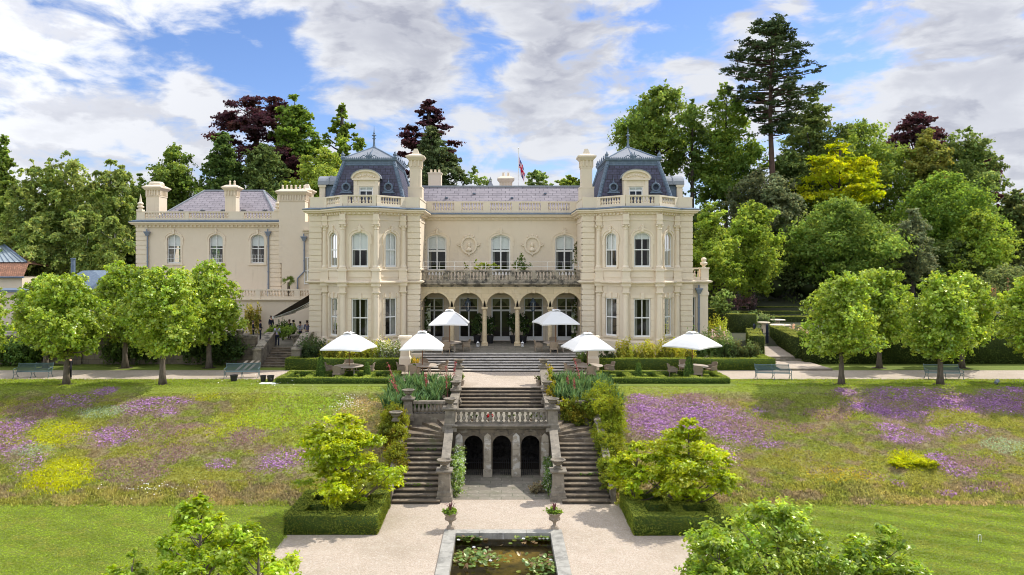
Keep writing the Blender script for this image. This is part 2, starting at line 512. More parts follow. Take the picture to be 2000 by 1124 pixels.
def solve_bank(px, py):
    lo, hi = BANK0 - 2, BANK1 + 4
    for _ in range(40):
        m = (lo + hi) / 2
        if HY + F * (H - bank_z(m)) / m > py: lo = m
        else: hi = m
    Y = (lo + hi) / 2
    return X(px, Y), Y
def gridobj(name, xs, ys, fz, mat, kind='structure', skip=None):
    vs, idx = [], {}
    for j, y in enumerate(ys):
        for i, x in enumerate(xs):
            vs.append((x, y, fz(x, y)))
    n = len(xs)
    fs = []
    for j in range(len(ys) - 1):
        for i in range(n - 1):
            if skip and skip((xs[i] + xs[i + 1]) / 2, (ys[j] + ys[j + 1]) / 2): continue
            fs.append((j * n + i, j * n + i + 1, (j + 1) * n + i + 1, (j + 1) * n + i))
    b = MB()
    b.add(vs, fs)
    o = b.build(name, mat, smooth=True)
    o['kind'] = kind
    return o
def lin(a, b, n): return [a + (b - a) * i / (n - 1) for i in range(n)]
MT['lawn'] = M('mown lawn', (0.150, 0.205, 0.020), 0.95, [((0.205, 0.240, 0.030), 0.35, 0.42, 0.68, 0.8), ((0.12, 0.175, 0.016), 1.2, 0.46, 0.66, 0.7), ((0.19, 0.235, 0.03), 0.55, 0.47, 0.53, 0.5, (0.5, 1.1, 1)), ((0.26, 0.24, 0.06), 3.0, 0.62, 0.74, 0.6), ((0.235, 0.265, 0.05), 0.7, 0.50, 0.66, 0.6, (0.35, 1.8, 1)),
                                                       ((0.07, 0.115, 0.01), 14, 0.48, 0.66, 0.7), ((0.24, 0.27, 0.05), 22, 0.54, 0.7, 0.6)], bump=(30, 0.7, 0.04))
MT['rough'] = M('rough grass ground', (0.20, 0.21, 0.05), 0.95, [((0.30, 0.27, 0.09), 0.5, 0.45, 0.68, 0.6), ((0.13, 0.165, 0.035), 2.0, 0.48, 0.70, 0.6), ((0.24, 0.16, 0.11), 0.35, 0.52, 0.68, 0.5)], bump=(20, 0.6, 0.04))
MT['woodfloor'] = M('woodland ground', (0.035, 0.045, 0.016), 0.95, [((0.06, 0.05, 0.03), 0.3, 0.45, 0.7, 0.7)])
MT['farhill'] = M('far wooded hill ground', (0.035, 0.058, 0.022), 0.95, [((0.055, 0.075, 0.03), 0.05, 0.45, 0.7, 0.7)])
b = MB()
b.sheet([(-260, -120), (-9.2, -120), (-9.2, BANK0), (-260, BANK0)], LOW)
b.sheet([(9.4, -120), (260, -120), (260, BANK0), (9.4, BANK0)], LOW)
b.sheet([(-9.2, -120), (9.4, -120), (9.4, 8.1), (-9.2, 8.1)], LOW)
o = b.build('lawn', MT['lawn']); o['kind'] = 'structure'
b = MB()
b.sheet([(-9.3, 8), (-2.3, 8), (-2.3, 32.5), (-9.3, 32.5)], LOW + 0.006)
b.sheet([(2.4, 8), (9.5, 8), (9.5, 32.5), (2.4, 32.5)], LOW + 0.006)
b.sheet([(-2.3, 8), (2.4, 8), (2.4, 15.1), (-2.3, 15.1)], LOW + 0.006)
b.sheet([(-9.3, 32.5), (9.5, 32.5), (9.5, BANK0 + 0.1), (5.6, BANK0 + 0.1), (5.6, BANK0 + 5.0), (-5.6, BANK0 + 5.0), (-5.6, BANK0 + 0.1), (-9.3, BANK0 + 0.1)], LOW + 0.006)
o = b.build('gravel_court', MT['gravel']); o['kind'] = 'structure'
b = MB()
b.sheet([(-2.85, 37.0), (3.0, 37.0), (3.2, 42.4), (-3.2, 42.4)], LOW + 0.014)
o = b.build('flagstone_paving', MT['flag']); o['kind'] = 'structure'
b = MB()
b.sheet([(-5.6, BANK0 - 0.1), (5.6, BANK0 - 0.1), (5.6, 46), (-5.6, 46)], LOW - 0.01)
o = b.build('ground', MT['soil']); o['kind'] = 'structure'
def wob(x, y): return 0.05 * math.sin(x * 0.9 + y * 0.6) + 0.04 * math.sin(x * 0.37 - y * 1.3) + 0.03 * math.sin(x * 2.1 + 1.0)
def fbank(x, y):
    e = min(1, max(0, (y - BANK0) / 1.0)) * min(1, max(0, (BANK1 - y) / 1.5))
    return bank_z(y) + wob(x, y) * e
by = lin(BANK0, BANK1, 26)
b = MB()
b.sheet([(-90, BANK1), (-STX, BANK1), (-STX, 49.2), (-90, 49.2)], 0)
b.sheet([(STX, BANK1), (90, BANK1), (90, 49.2), (STX, 49.2)], 0)
b.sheet([(-90, 49.2), (-3.0, 49.2), (-3.0, 62), (-90, 62)], 0)
b.sheet([(3.0, 49.2), (90, 49.2), (90, 62), (3.0, 62)], 0)
b.sheet([(-3.0, 48.15), (3.0, 48.15), (3.0, 62), (-3.0, 62)], 0)
o = b.build('terrace_lawn', MT['lawn']); o['kind'] = 'structure'
b = MB()
def wavy(x0, x1, y, n, amp):
    return [(x0 + (x1 - x0) * i / n, y + amp * (math.sin(i * 1.7) + 0.6 * math.sin(i * 0.53 + 1))) for i in range(n + 1)]
b.sheet(wavy(-90, -15.3, 51.5, 40, 0.05) + [(-15.3, 53.4), (-7.4, 53.4), (-7.4, 49.6), (-3.0, 49.6), (-2.7, 48.15), (2.7, 48.15), (3.0, 49.6), (6.6, 49.6), (6.6, 53.4), (15.6, 53.4)]
        + wavy(15.6, 90, 51.5, 40, 0.05) + wavy(90, -90, 55.8, 60, 0.05), 0.006)
o = b.build('gravel_path', MT['gravel']); o['kind'] = 'structure'
for x0, x1 in ((-STX, -3.05), (3.05, STX)):
    gridobj('flower_bed', lin(x0, x1, 4), lin(43.2, 49.25, 6), lambda x, y: -0.62 + 0.62 * (y - 43.2) / 6.05, MT['soil'])
def fland(x, y):
    t = max(0, (y - 74) / 60)
    z = 1.2 * min(1, max(0, (y - 62) / 10))
    r = 5.0 + 4.5 * (1 / (1 + math.exp(-(x - 18) / 9)))
    z += r * min(t, 1.2) ** 1.3
    if y > 150:
        z += min(1, (y - 150) / 500) * (10 + 5 * math.sin(x * 0.01) + 4 * math.sin(x * 0.023 + 2))
    return z
xs = [-3000, -1500, -800, -400, -250] + lin(-180, 180, 46) + [250, 400, 800, 1500, 3000]
ys = [62, 64, 66, 68, 70, 72, 74, 78, 82, 86, 90, 96, 102, 110, 120, 135, 150, 200, 300, 450, 650, 1000, 2000, 4000]
gridobj('hill', xs, ys, fland, MT['woodfloor'])
b = MB()
b.sheet([(-3000, -120), (-260, -120), (-260, 62), (-3000, 62)], LOW - 1.0)
b.sheet([(260, -120), (3000, -120), (3000, 62), (260, 62)], LOW - 1.0)
b.sheet([(-3000, -3000), (3000, -3000), (3000, -120), (-3000, -120)], LOW - 1.0)
o = b.build('field', MT['lawn']); o['kind'] = 'structure'
b = MB()
PO, PI_ = 2.58, 2.06            # outer and inner half width
pcx = 0.08
for x0, x1 in ((pcx - PO, pcx - PI_), (pcx + PI_, pcx + PO)):
    y = 15.0
    k = 0
    while y < 32.7:
        y2 = min(32.7, y + 1.35 + 0.25 * math.sin(k * 2.3))
        b.box(x0, y + 0.006, LOW - 0.25, x1, y2 - 0.006, LOW + 0.07)
        y = y2; k += 1
for k in range(4):
    xa = pcx - PI_ + 0.006 + k * (2 * PI_) / 4
    b.box(xa, 32.25, LOW - 0.25, xa + 2 * PI_ / 4 - 0.012, 32.7, LOW + 0.07)
MT['coping'] = M('pond coping stone', (0.36, 0.345, 0.305), 0.85, [((0.16, 0.155, 0.14), 1.5, 0.47, 0.62, 0.7), ((0.50, 0.48, 0.43), 5, 0.52, 0.72, 0.6)], bump=(16, 0.2))
po = thing('garden_pond', 'long rectangular stone edged lily pond in the gravel court', 'pond', (pcx, 24, LOW))
b.build('coping', MT['coping'], po)
b = MB()
b.box(pcx - PI_ - 0.05, 14.5, LOW - 0.62, pcx + PI_ + 0.05, 32.3, LOW - 0.55)
MT['pondbed'] = M('pond bed', (0.115, 0.10, 0.026), 0.9, [((0.44, 0.33, 0.12), 0.8, 0.50, 0.60, 0.9), ((0.035, 0.042, 0.014), 1.6, 0.48, 0.62, 0.8), ((0.22, 0.17, 0.05), 4, 0.55, 0.7, 0.6)])
b.box(pcx - PI_ - 0.1, 32.262, LOW - 0.62, pcx + PI_ + 0.1, 32.4, LOW - 0.255)
for s_ in (-1, 1): b.box(pcx + s_ * (PI_ + 0.004), 14.5, LOW - 0.62, pcx + s_ * (PI_ + 0.1), 32.26, LOW - 0.255)
b.build('bed', MT['pondbed'], po)
m = bpy.data.materials.new('pond water')
m.use_nodes = True
nt_ = m.node_tree
nt_.nodes.clear()
oo = nt_.nodes.new('ShaderNodeOutputMaterial')
tr = nt_.nodes.new('ShaderNodeBsdfTransparent')
tr.inputs['Color'].default_value = (0.72, 0.66, 0.40, 1)
gl = nt_.nodes.new('ShaderNodeBsdfGlossy')
gl.inputs['Roughness'].default_value = 0.05
fr = nt_.nodes.new('ShaderNodeFresnel')
fr.inputs['IOR'].default_value = 1.33
bp = nt_.nodes.new('ShaderNodeBump')
bp.inputs['Strength'].default_value = 0.12
g_ = nt_.nodes.new('ShaderNodeNewGeometry')
nt_.links.new(noise_ramp(nt_, g_.outputs['Position'], 6, 0.3, 0.7), bp.inputs['Height'])
nt_.links.new(bp.outputs[0], gl.inputs['Normal'])
mxx = nt_.nodes.new('ShaderNodeMixShader')
nt_.links.new(fr.outputs[0], mxx.inputs[0])
nt_.links.new(tr.outputs[0], mxx.inputs[1])
nt_.links.new(gl.outputs[0], mxx.inputs[2])
nt_.links.new(mxx.outputs[0], oo.inputs['Surface'])
b = MB()
b.sheet([(pcx - PI_, 14.6), (pcx + PI_, 14.6), (pcx + PI_, 32.25), (pcx - PI_, 32.25)], LOW - 0.2)
o = b.build('water', m); o['kind'] = 'structure'
class Fr:
    """wall frame: u along the wall, z up, d outward"""
    def __init__(self, p0, p1):
        self.o = p0
        l = math.hypot(p1[0] - p0[0], p1[1] - p0[1])
        self.len = l
        self.d = ((p1[0] - p0[0]) / l, (p1[1] - p0[1]) / l)
        self.n = (self.d[1], -self.d[0])
    def __call__(self, u, z, d=0.0):
        return (self.o[0] + self.d[0] * u + self.n[0] * d, self.o[1] + self.d[1] * u + self.n[1] * d, z)
def op(uc, w, zb, zt, rise=0.0): return dict(uc=uc, w=w, zb=zb, zt=zt, r=rise)
def outline(o, off=0.0, n=14, foot=None):
    """from bottom left, over the top, to bottom right"""
    a, r, zs = o['w'] / 2, o['r'], o['zt'] - o['r']
    zb = o['zb'] if foot is None else foot
    if r <= 0:
        return [(o['uc'] - a - off, zb), (o['uc'] - a - off, o['zt'] + off), (o['uc'] + a + off, o['zt'] + off), (o['uc'] + a + off, zb)]
    pts = [(o['uc'] - a - off, zb)]
    for i in range(n + 1):
        t = PI * i / n
        pts.append((o['uc'] - (a + off) * math.cos(t), zs + (r + off) * math.sin(t)))
    pts.append((o['uc'] + a + off, zb))
    return pts
def wall(b, fr, u0, u1, z0, z1, ops=(), depth=0.35, d=0.0, n=14):
    ops = sorted(ops, key=lambda o: o['uc'])
    cur = u0
    def q(pts): b.add([fr(u, z, dd) for u, z, dd in pts], [tuple(range(len(pts)))])
    for o in ops:
        a = o['w'] / 2
        l, r = o['uc'] - a, o['uc'] + a
        if l > cur + 1e-4: q([(cur, z0, d), (l, z0, d), (l, z1, d), (cur, z1, d)])
        if o['zb'] > z0 + 1e-4: q([(l, z0, d), (r, z0, d), (r, o['zb'], d), (l, o['zb'], d)])
        ol = outline(o, n=n)
        top = ol[1:-1]
        for i in range(len(top) - 1):
            (ua, za), (ub, zb_) = top[i], top[i + 1]
            if ub - ua < 1e-6: continue
            q([(ua, za, d), (ub, zb_, d), (ub, z1, d), (ua, z1, d)])
        for i in range(len(ol) - 1):
            (ua, za), (ub, zb_) = ol[i], ol[i + 1]
            q([(ua, za, d), (ua, za, d - depth), (ub, zb_, d - depth), (ub, zb_, d)])
        (ua, za), (ub, zb_) = ol[-1], ol[0]
        q([(ua, za, d), (ua, za, d - depth), (ub, zb_, d - depth), (ub, zb_, d)])
        cur = r
    if u1 > cur + 1e-4: q([(cur, z0, d), (u1, z0, d), (u1, z1, d), (cur, z1, d)])
def band(b, fr, pin, pout, d0, d1, close=False):
    n = len(pin)
    vs = [fr(u, z, d1) for u, z in pin] + [fr(u, z, d1) for u, z in pout] + [fr(u, z, d0) for u, z in pin] + [fr(u, z, d0) for u, z in pout]
    fs = []
    rng = range(n if close else n - 1)
    for i in rng:
        j = (i + 1) % n
        fs += [(i, j, n + j, n + i), (n + i, n + j, 3 * n + j, 3 * n + i), (j, i, 2 * n + i, 2 * n + j)]
    if not close:
        fs += [(0, n, 3 * n, 2 * n), (n - 1, 2 * n - 1 + n, 3 * n + n - 1, n + n - 1)] if False else []
        b.add(vs, fs)
        for i in (0, n - 1):
            b.add([fr(*pin[i], d0), fr(*pin[i], d1), fr(*pout[i], d1), fr(*pout[i], d0)], [(0, 1, 2, 3)])
    else:
        b.add(vs, fs)
def fbox(b, fr, u0, u1, z0, z1, d0, d1):
    b.add([fr(u0, z0, d1), fr(u1, z0, d1), fr(u1, z0, d0), fr(u0, z0, d0), fr(u0, z1, d1), fr(u1, z1, d1), fr(u1, z1, d0), fr(u0, z1, d0)],
          [(0, 3, 2, 1), (4, 5, 6, 7), (0, 1, 5, 4), (1, 2, 6, 5), (2, 3, 7, 6), (3, 0, 4, 7)])
def window(parent, fr, o, set_=0.2, cols=2, rails=(0.5,), blind=0.0, cl=0.0, cr_=0.0, fw=0.07, door=False, swag=False, fine=False):
    """white frame with glazing bars; pane, blind and curtains are its sub-parts"""
    b = MB()
    ol = outline(o)
    il = outline(o, -fw, foot=o['zb'] + fw)
    band(b, fr, il, ol, -set_ - 0.05, -set_ + 0.02)
    fbox(b, fr, o['uc'] - o['w'] / 2 + 0.002, o['uc'] + o['w'] / 2 - 0.002, o['zb'] + 0.002, o['zb'] + fw + (0.25 if door else 0.04), -set_ - 0.05, -set_ + 0.035)
    h = o['zt'] - o['zb']
    ih = o['w'] / 2 - fw
    def topz(u): return o['zt'] - o['r'] + (o['r'] * math.sqrt(max(0, 1 - ((u - o['uc']) / (o['w'] / 2)) ** 2)) if o['r'] > 0 else 0)
    bw = 0.035 if not door else 0.06
    for k in range(1, cols):
        u = o['uc'] - ih + 2 * ih * k / cols
        fbox(b, fr, u - bw, u + bw, o['zb'] + fw, topz(u) - fw * 0.6, -set_ - 0.035, -set_ + 0.015)
    for rl in rails:
        z = o['zb'] + h * rl
        fbox(b, fr, o['uc'] - ih, o['uc'] + ih, z - (0.075 if door else 0.045), z + (0.075 if door else 0.045), -set_ - 0.04, -set_ + 0.025)
    f = b.build('window' if not door else 'french_window', MT['white'], parent)
    b = MB()
    gl = outline(o, -fw * 0.5, foot=o['zb'] + fw * 0.5)
    b.add([fr(u, z, -set_ - 0.012) for u, z in gl], [tuple(range(len(gl)))])
    b.build('pane', MT['glass'], f)
    if blind > 0:
        b = MB()
        zlo = o['zt'] - h * blind
        pts = [(u, max(z, zlo)) for u, z in outline(o, -fw * 0.6)]
        b.add([fr(u, z, -set_ - 0.11) for u, z in pts], [tuple(range(len(pts)))])
        b.build('blind', MT['blind'], f)
    for side, wd in ((-1, cl), (1, cr_)):
        if wd <= 0: continue
        b = MB()
        n = 10
        ue = o['uc'] + side * (o['w'] / 2 - 0.02)
        pts = []
        for i in range(n + 1):
            u = ue - side * wd * i / n
            pts.append((u, -set_ - 0.24 + 0.05 * math.cos(i * PI)))
        vs = [fr(u, o['zb'] + 0.02, d) for u, d in pts] + [fr(u, o['zt'] - 0.05, d) for u, d in pts]
        b.add(vs, [(i, i + 1, n + 2 + i, n + 1 + i) for i in range(n)])
        b.build('curtain', MT['curtain'], f)
    if swag:
        b = MB()
        n = 12
        for s0 in (-1, 1):
            ua, ub = o['uc'] + s0 * 0.07, o['uc'] + s0 * (o['w'] / 2 - fw)
            ztop = o['zt'] - 0.08
            vs = []
            for i in range(n + 1):
                t = i / n
                u = ua + (ub - ua) * t
                vs.append(fr(u, ztop, -set_ - 0.2 + 0.03 * math.sin(i * 2.5)))
                vs.append(fr(u, ztop - 0.25 - 0.75 * t ** 1.7, -set_ - 0.2 + 0.04 * math.sin(i * 2.5)))
            b.add(vs, [(2 * i, 2 * i + 2, 2 * i + 3, 2 * i + 1) for i in range(n)])
        b.build('curtain', MT['swag'], f)
    return f
MT['swag'] = M('green gold curtain', (0.20, 0.19, 0.11), 0.9)
def surround(b, fr, o, w=0.2, d=0.06, key=True, ears=0.1, foot=None):
    z0 = o['zb'] if foot is None else foot
    band(b, fr, outline(o, 0.0, foot=z0), outline(o, w, foot=z0), 0.0, d)
    band(b, fr, outline(o, w, foot=o['zt'] - o['r'] - 0.15), outline(o, w + 0.09, foot=o['zt'] - o['r'] - 0.15), 0.0, d + 0.05)
    if ears:
        for s in (-1, 1):
            u = o['uc'] + s * (o['w'] / 2 + w)
            fbox(b, fr, min(u, u + s * ears), max(u, u + s * ears), o['zt'] - o['r'] - 0.55, o['zt'] - o['r'] - 0.15, 0.0, d)
    if key:
        fbox(b, fr, o['uc'] - 0.10, o['uc'] + 0.10, o['zt'] + w * 0.2, o['zt'] + w + 0.30, 0.0, d + 0.10)
        for s in (-1, 1):
            b.tube([fr(o['uc'] + s * 0.12, o['zt'] + w + 0.05, d + 0.03), fr(o['uc'] + s * 0.26, o['zt'] + w + 0.12, d + 0.03), fr(o['uc'] + s * 0.30, o['zt'] + w - 0.02, d + 0.02)], 0.045, n=5)
        b.lathe([(0.0, 0), (0.09, 0.03), (0.10, 0.08), (0.0, 0.16)], fr(o['uc'], o['zt'] + w + 0.26, d + 0.04), n=8)
BAL_PROF = [(0.085, 0), (0.085, 0.09), (0.05, 0.13), (0.075, 0.20), (0.105, 0.32), (0.095, 0.42), (0.05, 0.66), (0.045, 0.74), (0.075, 0.82), (0.05, 0.86), (0.085, 0.91), (0.085, 1.0)]
def bal_mesh(name, h, r, mat, n=8):
    b = MB()
    b.lathe([(rr * r / 0.105, z * h) for rr, z in BAL_PROF], n=n)
    return b.mesh(name, mat, smooth=True)
def place(name, me, parent, p, rz=0.0):
    o = bpy.data.objects.new(name, me)
    COL.objects.link(o)
    o.parent = parent
    o.location = Vector(p) - ORG.get(parent.name, Vector((0, 0, 0)))
    o.rotation_euler = (0, 0, rz)
    ORG[o.name] = ORG.get(parent.name, Vector((0, 0, 0)))
    return o
house = thing('manor_house', 'large cream stuccoed mansion with two slate mansard towers and an arcade', 'mansion', (0, 62, 0))
TZ = 1.06                       # level of the raised terrace
CORN0, CORN1 = 11.95, 12.48     # main cornice
STR = 6.50                      # string course
RUB = 0.44
def rust_pier(b, x0, x1, y0, y1, z0, z1):
    """rusticated pier: courses with sunk joints"""
    b.box(x0 + 0.06, y0 + 0.06, z0, x1 - 0.06, y1 - 0.06, z1)
    n = max(1, round((z1 - z0) / 0.46))
    h = (z1 - z0) / n
    for i in range(n):
        b.box(x0, y0, z0 + i * h + 0.03, x1, y1, z0 + (i + 1) * h - 0.03)
def cornice_prof(z0, z1, d):
    return [(0, z0), (0.10, z0), (0.14, z0 + 0.16), (d * 0.75, z0 + 0.24), (d * 0.8, z0 + 0.32), (d, z0 + 0.38), (d, z1 - 0.04), (0, z1)]
def along(path):
    """yield (frame) per segment of a plan path"""
    return [Fr(path[i], path[i + 1]) for i in range(len(path) - 1)]
def dentils(b, path, z, d, h=0.13, wdt=0.13, step=0.36):
    for fr in along(path):
        n = max(1, int(fr.len / step))
        for i in range(n):
            u = (i + 0.5) * fr.len / n
            fbox(b, fr, u - wdt / 2, u + wdt / 2, z, z + h, 0.10, d)
stuff_bal = MB()                # the many small balusters of the far parapets
def parapet(fr, runs, z0, h, parent, b, mat_bal=None, spaced=0.26, r=0.085, thick=0.26, d=0.0, individually=True, me=None):
    """runs: list of (kind, u0, u1); 'p' solid pier, 'b' balusters"""
    fbox(b, fr, 0, fr.len, z0, z0 + 0.24, d - thick, d + 0.03)
    fbox(b, fr, 0, fr.len, z0 + h - 0.13, z0 + h, d - thick - 0.02, d + 0.05)
    pos = []
    for k, u0, u1 in runs:
        if k == 'p':
            fbox(b, fr, u0, u1, z0 + 0.24, z0 + h - 0.13, d - thick - 0.01, d + 0.045)
            fbox(b, fr, u0 + 0.0, u1 - 0.0, z0, z0 + 0.24, d - thick - 0.03, d + 0.075)
        else:
            n = max(1, round((u1 - u0) / spaced))
            for i in range(n):
                pos.append(fr(u0 + (i + 0.5) * (u1 - u0) / n, z0 + 0.24, d - thick / 2))
    return pos
PB = bal_mesh('parapet_baluster', 0.9 - 0.24 - 0.13, 0.10, MT['trim'])
def chimney(b, x, y, w, dp, z0, z1, capz, pots=0, pyramid=True):
    b.box(x - w / 2, y - dp / 2, z0, x + w / 2, y + dp / 2, z1)
    b.box(x - w / 2 - 0.05, y - dp / 2 - 0.05, z1 - 0.75, x + w / 2 + 0.05, y + dp / 2 + 0.05, z1 - 0.66)
    n = max(3, int(w / 0.24))
    for i in range(n):
        u = x - w / 2 + (i + 0.5) * w / n
        b.box(u - 0.05, y - dp / 2 - 0.10, z1 - 0.62, u + 0.05, y - dp / 2 - 0.003, z1 - 0.1)
    m = max(3, int(dp / 0.24))
    for i in range(m):
        v = y - dp / 2 + (i + 0.5) * dp / m
        for s in (-1, 1):
            b.box(x + s * (w / 2 + 0.003), v - 0.05, z1 - 0.62, x + s * (w / 2 + 0.10), v + 0.05, z1 - 0.1)
    b.frust((x - w / 2 - 0.08, y - dp / 2 - 0.08, x + w / 2 + 0.08, y + dp / 2 + 0.08), z1 - 0.1, (x - w / 2 - 0.30, y - dp / 2 - 0.30, x + w / 2 + 0.30, y + dp / 2 + 0.30), z1 + 0.16)
    b.box(x - w / 2 - 0.32, y - dp / 2 - 0.32, z1 + 0.163, x + w / 2 + 0.32, y + dp / 2 + 0.32, z1 + 0.28)
    k = 0.62 if pyramid else 0.85
    b.frust((x - w / 2 - 0.28, y - dp / 2 - 0.28, x + w / 2 + 0.28, y + dp / 2 + 0.28), z1 + 0.283, (x - w / 2 * k, y - dp / 2 * k, x + w / 2 * k, y + dp / 2 * k), z1 + 0.50)
    if pyramid:
        b.frust((x - w / 2 * k, y - dp / 2 * k, x + w / 2 * k, y + dp / 2 * k), z1 + 0.503, (x - 0.14, y - 0.14, x + 0.14, y + 0.14), capz)
    return z1 + 0.50
def downpipe(pts, hop=None, r=0.075):
    b = MB()
    b.tube(pts, r, n=8)
    if hop:
        x, y, z = hop
        b.frust((x - 0.13, y - 0.13, x + 0.13, y + 0.05), z - 0.35, (x - 0.26, y - 0.26, x + 0.26, y + 0.05), z)
        b.box(x - 0.30, y - 0.30, z, x + 0.30, y + 0.05, z + 0.10)
        b.tube([(x - 0.03, y - 0.1, z + 0.1), (x - 0.03, y - 0.1, z + 0.38)], 0.06, n=6)
    for p0, p1 in zip(pts[:-1], pts[1:]):
        if abs(p0[2] - p1[2]) > 1.2:
            n = int(abs(p0[2] - p1[2]) / 1.6)
            for i in range(1, n + 1):
                t = i / (n + 1)
                c = [p0[k] + (p1[k] - p0[k]) * t for k in range(3)]
                b.tube([(c[0], c[1], c[2] - 0.05), (c[0], c[1], c[2] + 0.05)], r * 1.35, n=8)
    return b.build('downpipe', MT['pipe'], house)
def tower(cx, s, yl, yr):
    """s = -1 left tower, +1 right tower (towards the outside of the house)"""
    Y0, YB = 61.5, 59.3
    path = [(cx - 4.52, yl), (cx - 4.52, Y0), (cx - 3.35, Y0), (cx - 1.33, YB), (cx + 1.33, YB), (cx + 3.35, Y0), (cx + 4.52, Y0), (cx + 4.52, yr)]
    segs = along(path)
    wb, tb = MB(), MB()
    for i, fr in enumerate(segs):
        if i in (2, 3, 4):
            w1 = 1.34 if i == 3 else 1.20
            oL = op(fr.len / 2, w1, 2.14, 5.22)
            oU = op(fr.len / 2, w1, 7.74, 10.52, 0.42)
            wall(wb, fr, 0, fr.len, 0.0, STR - 0.001, [oL], 0.3)
            wall(wb, fr, 0, fr.len, STR + 0.001, CORN0, [oU], 0.3)
            nfull = (s < 0 and i != 3)
            window(house, fr, oL, set_=0.13, fw=0.09, rails=(0.5,), cl=0.30 if i != 4 else 0.12, cr_=0.30 if i != 2 else 0.0)
            bl = {(-1, 2): 0.95, (-1, 3): 0.50, (-1, 4): 0.97, (1, 2): 0.48, (1, 3): 0.20, (1, 4): 0.24}[(s, i)]
            window(house, fr, oU, set_=0.13, fw=0.09, rails=(0.5,), blind=bl, cl=0.22, cr_=0.22 if i != 2 else 0)
            surround(tb, fr, oU, 0.20, 0.055)
            for sd in (-1, 1):
                for k in range(7):
                    u = fr.len / 2 + sd * (w1 / 2 + 0.14)
                    fbox(tb, fr, u - 0.135, u + 0.135, 2.16 + k * 0.44, 2.16 + k * 0.44 + 0.40, 0, 0.035)
            fbox(tb, fr, fr.len / 2 - w1 / 2 - 0.28, fr.len / 2 + w1 / 2 + 0.28, 5.24, 5.52, 0, 0.04)
            fbox(tb, fr, fr.len / 2 - 0.15, fr.len / 2 + 0.15, 5.20, 5.66, 0, 0.12)
            if i != 3:
                for sd in (-1, 1):
                    u = fr.len / 2 + sd * 0.62
                    fbox(tb, fr, u - 0.12, u + 0.12, 5.30, 5.62, 0.0, 0.10)
            fbox(tb, fr, fr.len / 2 - w1 / 2 - 0.1, fr.len / 2 + w1 / 2 + 0.1, 2.02, 2.135, -0.1, 0.12)
            fbox(tb, fr, fr.len / 2 - w1 / 2 - 0.1, fr.len / 2 + w1 / 2 + 0.1, 7.60, 7.735, -0.1, 0.10)
            fbox(tb, fr, 0.42, fr.len - 0.42, 6.92, 7.42, 0, 0.035)
        else:
            wall(wb, fr, 0, fr.len, 0.0, CORN0)
    wb.build('tower_wall', MT['stucco'], house)
    for xs in (-1, 1):
        pb = MB()
        xa, xb = cx + xs * 4.58, cx + xs * 3.55
        x0, x1 = min(xa, xb), max(xa, xb)
        rust_pier(pb, x0, x1, Y0 - 0.14, Y0 + 1.0, 1.9, STR - 0.16)
        rust_pier(pb, x0, x1, Y0 - 0.12, Y0 + 1.0, STR + 0.75, CORN0 + 0.02)
        pb.box(x0 - 0.06, Y0 - 0.22, 0, x1 + 0.06, Y0 + 1.0, 1.897)
        pb.box(x0 - 0.05, Y0 - 0.19, STR + 0.183, x1 + 0.05, Y0 + 1.0, STR + 0.747)
        pb.build('corner_pier', MT['trim'], house)
    tb.sweep(path, [(0, 0), (0.16, 0), (0.16, 1.72), (0.09, 1.84), (0, 1.84)])
    tb.sweep(path, [(0, STR - 0.30), (0.06, STR - 0.30), (0.10, STR - 0.16), (0.30, STR - 0.08), (0.36, STR - 0.02), (0.36, STR + 0.06), (0.08, STR + 0.14), (0, STR + 0.14)])
    tb.sweep(path, [(0, 7.42), (0.10, 7.42), (0.14, 7.50), (0.14, 7.56), (0, 7.60)])
    tb.sweep(path, [(0, 11.50), (0.05, 11.50), (0.05, 11.62), (0, 11.62)])
    tb.sweep(path, cornice_prof(CORN0, CORN1, 0.52))
    dentils(tb, path, CORN0 + 0.03, 0.24)
    tb.build('moulding', MT['trim'], house)
    lb = MB()
    lb.sweep(path, [(-0.3, CORN1 + 0.002), (0.55, CORN1 - 0.03), (0.56, CORN1 + 0.03), (0.05, CORN1 + 0.16), (-0.3, CORN1 + 0.16)])
    lb.build('lead_flashing', MT['lead'], house)
    cols = [(cx - 3.22, Y0 - 0.28), (cx - 1.33, YB - 0.12), (cx + 1.33, YB - 0.12), (cx + 3.22, Y0 - 0.28)]
    for (x, y) in cols:
        b = MB()
        q = 0.34
        b.box(x - q, y - q, 0.0, x + q, y + q + 0.12, 1.72)
        b.box(x - 0.31, y - 0.31, 1.723, x + 0.31, y + 0.31, 1.88)
        b.lathe([(0.30, 1.883), (0.31, 1.95), (0.27, 2.02), (0.245, 2.06), (0.24, 3.2), (0.215, 5.35), (0.25, 5.38), (0.25, 5.43), (0.22, 5.46), (0.22, 5.56), (0.30, 5.66)], (x, y, 0), n=16)
        b.box(x - 0.31, y - 0.31, 5.663, x + 0.31, y + 0.31, 5.76)
        b.box(x - 0.24, y - 0.22, 5.763, x + 0.24, y + 0.30, STR - 0.3)
        b.box(x - q - 0.02, y - q - 0.02, STR - 0.297, x + q + 0.02, y + q, STR - 0.10)
        b.frust((x - q - 0.05, y - q - 0.05, x + q + 0.05, y + q), STR - 0.098, (x - q - 0.16, y - q - 0.16, x + q + 0.16, y + q), STR + 0.03)
        b.frust((x - q - 0.03, y - q - 0.03, x + q + 0.03, y + q), STR + 0.033, (x - q, y - q, x + q, y + q), STR + 0.30)
        b.box(x - q + 0.03, y - q + 0.03, STR + 0.303, x + q - 0.03, y + q, 7.42)
        b.box(x - q - 0.03, y - q - 0.03, 7.423, x + q + 0.03, y + q, 7.58)
        b.box(x - 0.29, y - 0.29, 7.583, x + 0.29, y + 0.29, 7.68)
